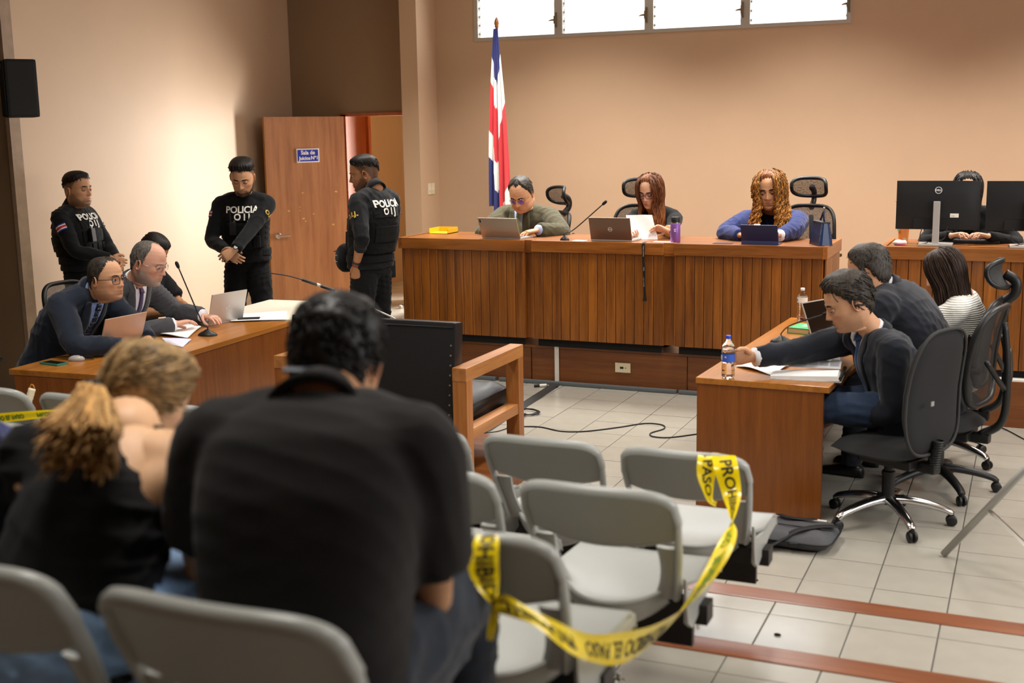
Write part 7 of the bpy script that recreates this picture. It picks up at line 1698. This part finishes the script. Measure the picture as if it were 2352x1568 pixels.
# ------------------------------------------------------------------ barrier tape
M_TAPE = mat('tape_yellow', '#F2D60E', .25, coat=.4); M_TTX = mat('tape_black', '#14140C', .5); M_TGR = mat('tape_green', '#5E8A16', .5)
def tape(label, ctl, width, name='barrier_tape', txt='PROHIBIDO EL PASO   ', start=0.0, size=.05, both=True, flip=False):
    """ctl: list of (point, width direction, width factor)"""
    n = 10; P = crom([c_[0] for c_ in ctl], n); D = crom([c_[1] for c_ in ctl], n); Wf = [f_.x for f_ in crom([Vector((c_[2], 0, 0)) for c_ in ctl], n)]; m = len(P)
    S_ = [0]
    for i in range(1, m): S_.append(S_[-1]+(P[i]-P[i-1]).length)
    def pt(s_, t_, off=0.0):
        s_ = max(0, min(S_[-1]-1e-6, s_)); i = max(k for k in range(m-1) if S_[k] <= s_) if s_ > 0 else 0; f_ = (s_-S_[i])/max(1e-9, S_[i+1]-S_[i])
        p_ = P[i].lerp(P[i+1], f_); d_ = D[i].lerp(D[i+1], f_).normalized(); w_ = (Wf[i]*(1-f_)+Wf[i+1]*f_)*width; tn = (P[i+1]-P[i]).normalized(); nr = tn.cross(d_).normalized()
        return p_+d_*t_*w_+nr*(off+.006*math.sin(t_*PI*2)*.3)
    t = thing(name, label, 'barrier tape', tuple(P[0])); o_ = P[0]
    mb = MB(); N_ = m*2; mb.grid(lambda u, v: pt(u*S_[-1], v-.5)-o_, N_, 7); to_ = obj('strip', mb, M_TAPE, t, smooth=True)
    s0 = start
    while s0 < S_[-1]-.02:
        tm = text_mb(txt.strip(), size, .001, 1.0, 'LEFT'); w_ = max(v_.x for v_ in tm.v)
        # cut letters finely enough to bend with the strip
        bm = bmesh.new(); vv = [bm.verts.new(v_) for v_ in tm.v]
        for f_ in tm.f:
            try: bm.faces.new([vv[i] for i in f_])
            except ValueError: pass
        bmesh.ops.triangulate(bm, faces=bm.faces); bmesh.ops.subdivide_edges(bm, edges=[e for e in bm.edges if e.calc_length() > .02], cuts=1); bm.verts.index_update()
        keep = [[v_.index for v_ in f_.verts] for f_ in bm.faces if s0+max(v_.co.x for v_ in f_.verts) < S_[-1]-.005]; cs_ = [v_.co.copy() for v_ in bm.verts]; bm.free()
        sg_ = -1 if flip else 1
        for off, m_ in ((.0012*sg_, M_TTX), (-.0012*sg_, M_TGR)):
            mb = MB(); mb.add([pt(s0+v_.x, sg_*v_.y/width*.98, off)-o_ for v_ in cs_], keep)
            if keep: obj('lettering', used_only(mb), m_, to_, fixn=False)
        s0 += w_+.06
    return t
def sd(ax, ay, f=0.0): return (RT*ax+UP*ay+FW*f).normalized()
tape('yellow barrier tape sagging between two grey chairs', [(at(1662, 1046, y=3.72), sd(1, 0), 1), (at(1668, 1075, y=3.68), sd(1, .1), 1), (at(1680, 1130, y=3.66), sd(1, .2, -.3), .8), (at(1682, 1178, y=3.55), sd(.3, .1, -1), .7), (at(1672, 1235, y=3.35), sd(-.9, -.25, -.5), .9), (at(1636, 1312, y=3.10), sd(-.85, -.5, -.1), 1.1), (at(1570, 1402, y=2.80), sd(-.72, -.7, 0), 1.15), (at(1488, 1468, y=2.52), sd(-.5, -.85, .1), 1.15), (at(1415, 1490, y=2.34), sd(-.15, -1, .3), 1.05), (at(1350, 1486, y=2.2), sd(.1, -.9, .5), 1.0), (at(1285, 1458, y=2.08), sd(.45, -.9, .2), 1.0), (at(1215, 1412, y=2.02), sd(.5, -.8, -.3), .6), (at(1165, 1390, y=2.0), sd(.2, -1, 0), .55), (at(1133, 1390, y=2.0), sd(.1, -1, 0), .35)], .078, start=.02, flip=False, size=.054)
tape('short end of yellow tape folded over the front row chair', [(at(1630, 1040, y=3.79), sd(1, -.05), 1), (at(1627, 1052, y=3.715), sd(1, -.05), 1), (at(1622, 1090, y=3.68), sd(1, 0), .85), (at(1626, 1125, y=3.66), sd(1, .1), .5), (at(1632, 1150, y=3.65), sd(.8, .3), .25), (at(1645, 1158, y=3.64), sd(.4, .9), .22)], .070, start=.02, size=.05, txt='EL PASO', flip=False)
tape('yellow tape knotted over the dark third row chair', [(at(1122, 1222, y=2.12), sd(1, -.05), .8), (at(1118, 1240, y=2.05), sd(1, -.05), 1), (at(1110, 1285, y=2.02), sd(1, 0, .1), 1.25), (at(1116, 1330, y=2.01), sd(1, .1, .2), 1.1), (at(1130, 1372, y=2.0), sd(.9, .1, .3), .5), (at(1133, 1392, y=2.0), sd(1, 0), .16), (at(1134, 1420, y=2.0), sd(1, 0), .35), (at(1128, 1452, y=1.99), sd(1, .1), .3), (at(1126, 1470, y=1.99), sd(1, .1), .24)], .048, start=.01, size=.042, txt='PROHIBIDO', flip=False)
tape('yellow tape strung across the left front row chairs', [(at(-60, 966, y=3.62), sd(-.3, 1), 1), (at(0, 960, y=3.62), sd(-.2, 1), 1), (at(60, 954, y=3.62), sd(-.2, 1), .9), (at(150, 946, y=3.66), sd(-.1, 1), .7), (at(330, 930, y=3.72), sd(0, 1), .7)], .040, start=.03, size=.028, flip=True)
bpy.data.scenes.remove(TMP)
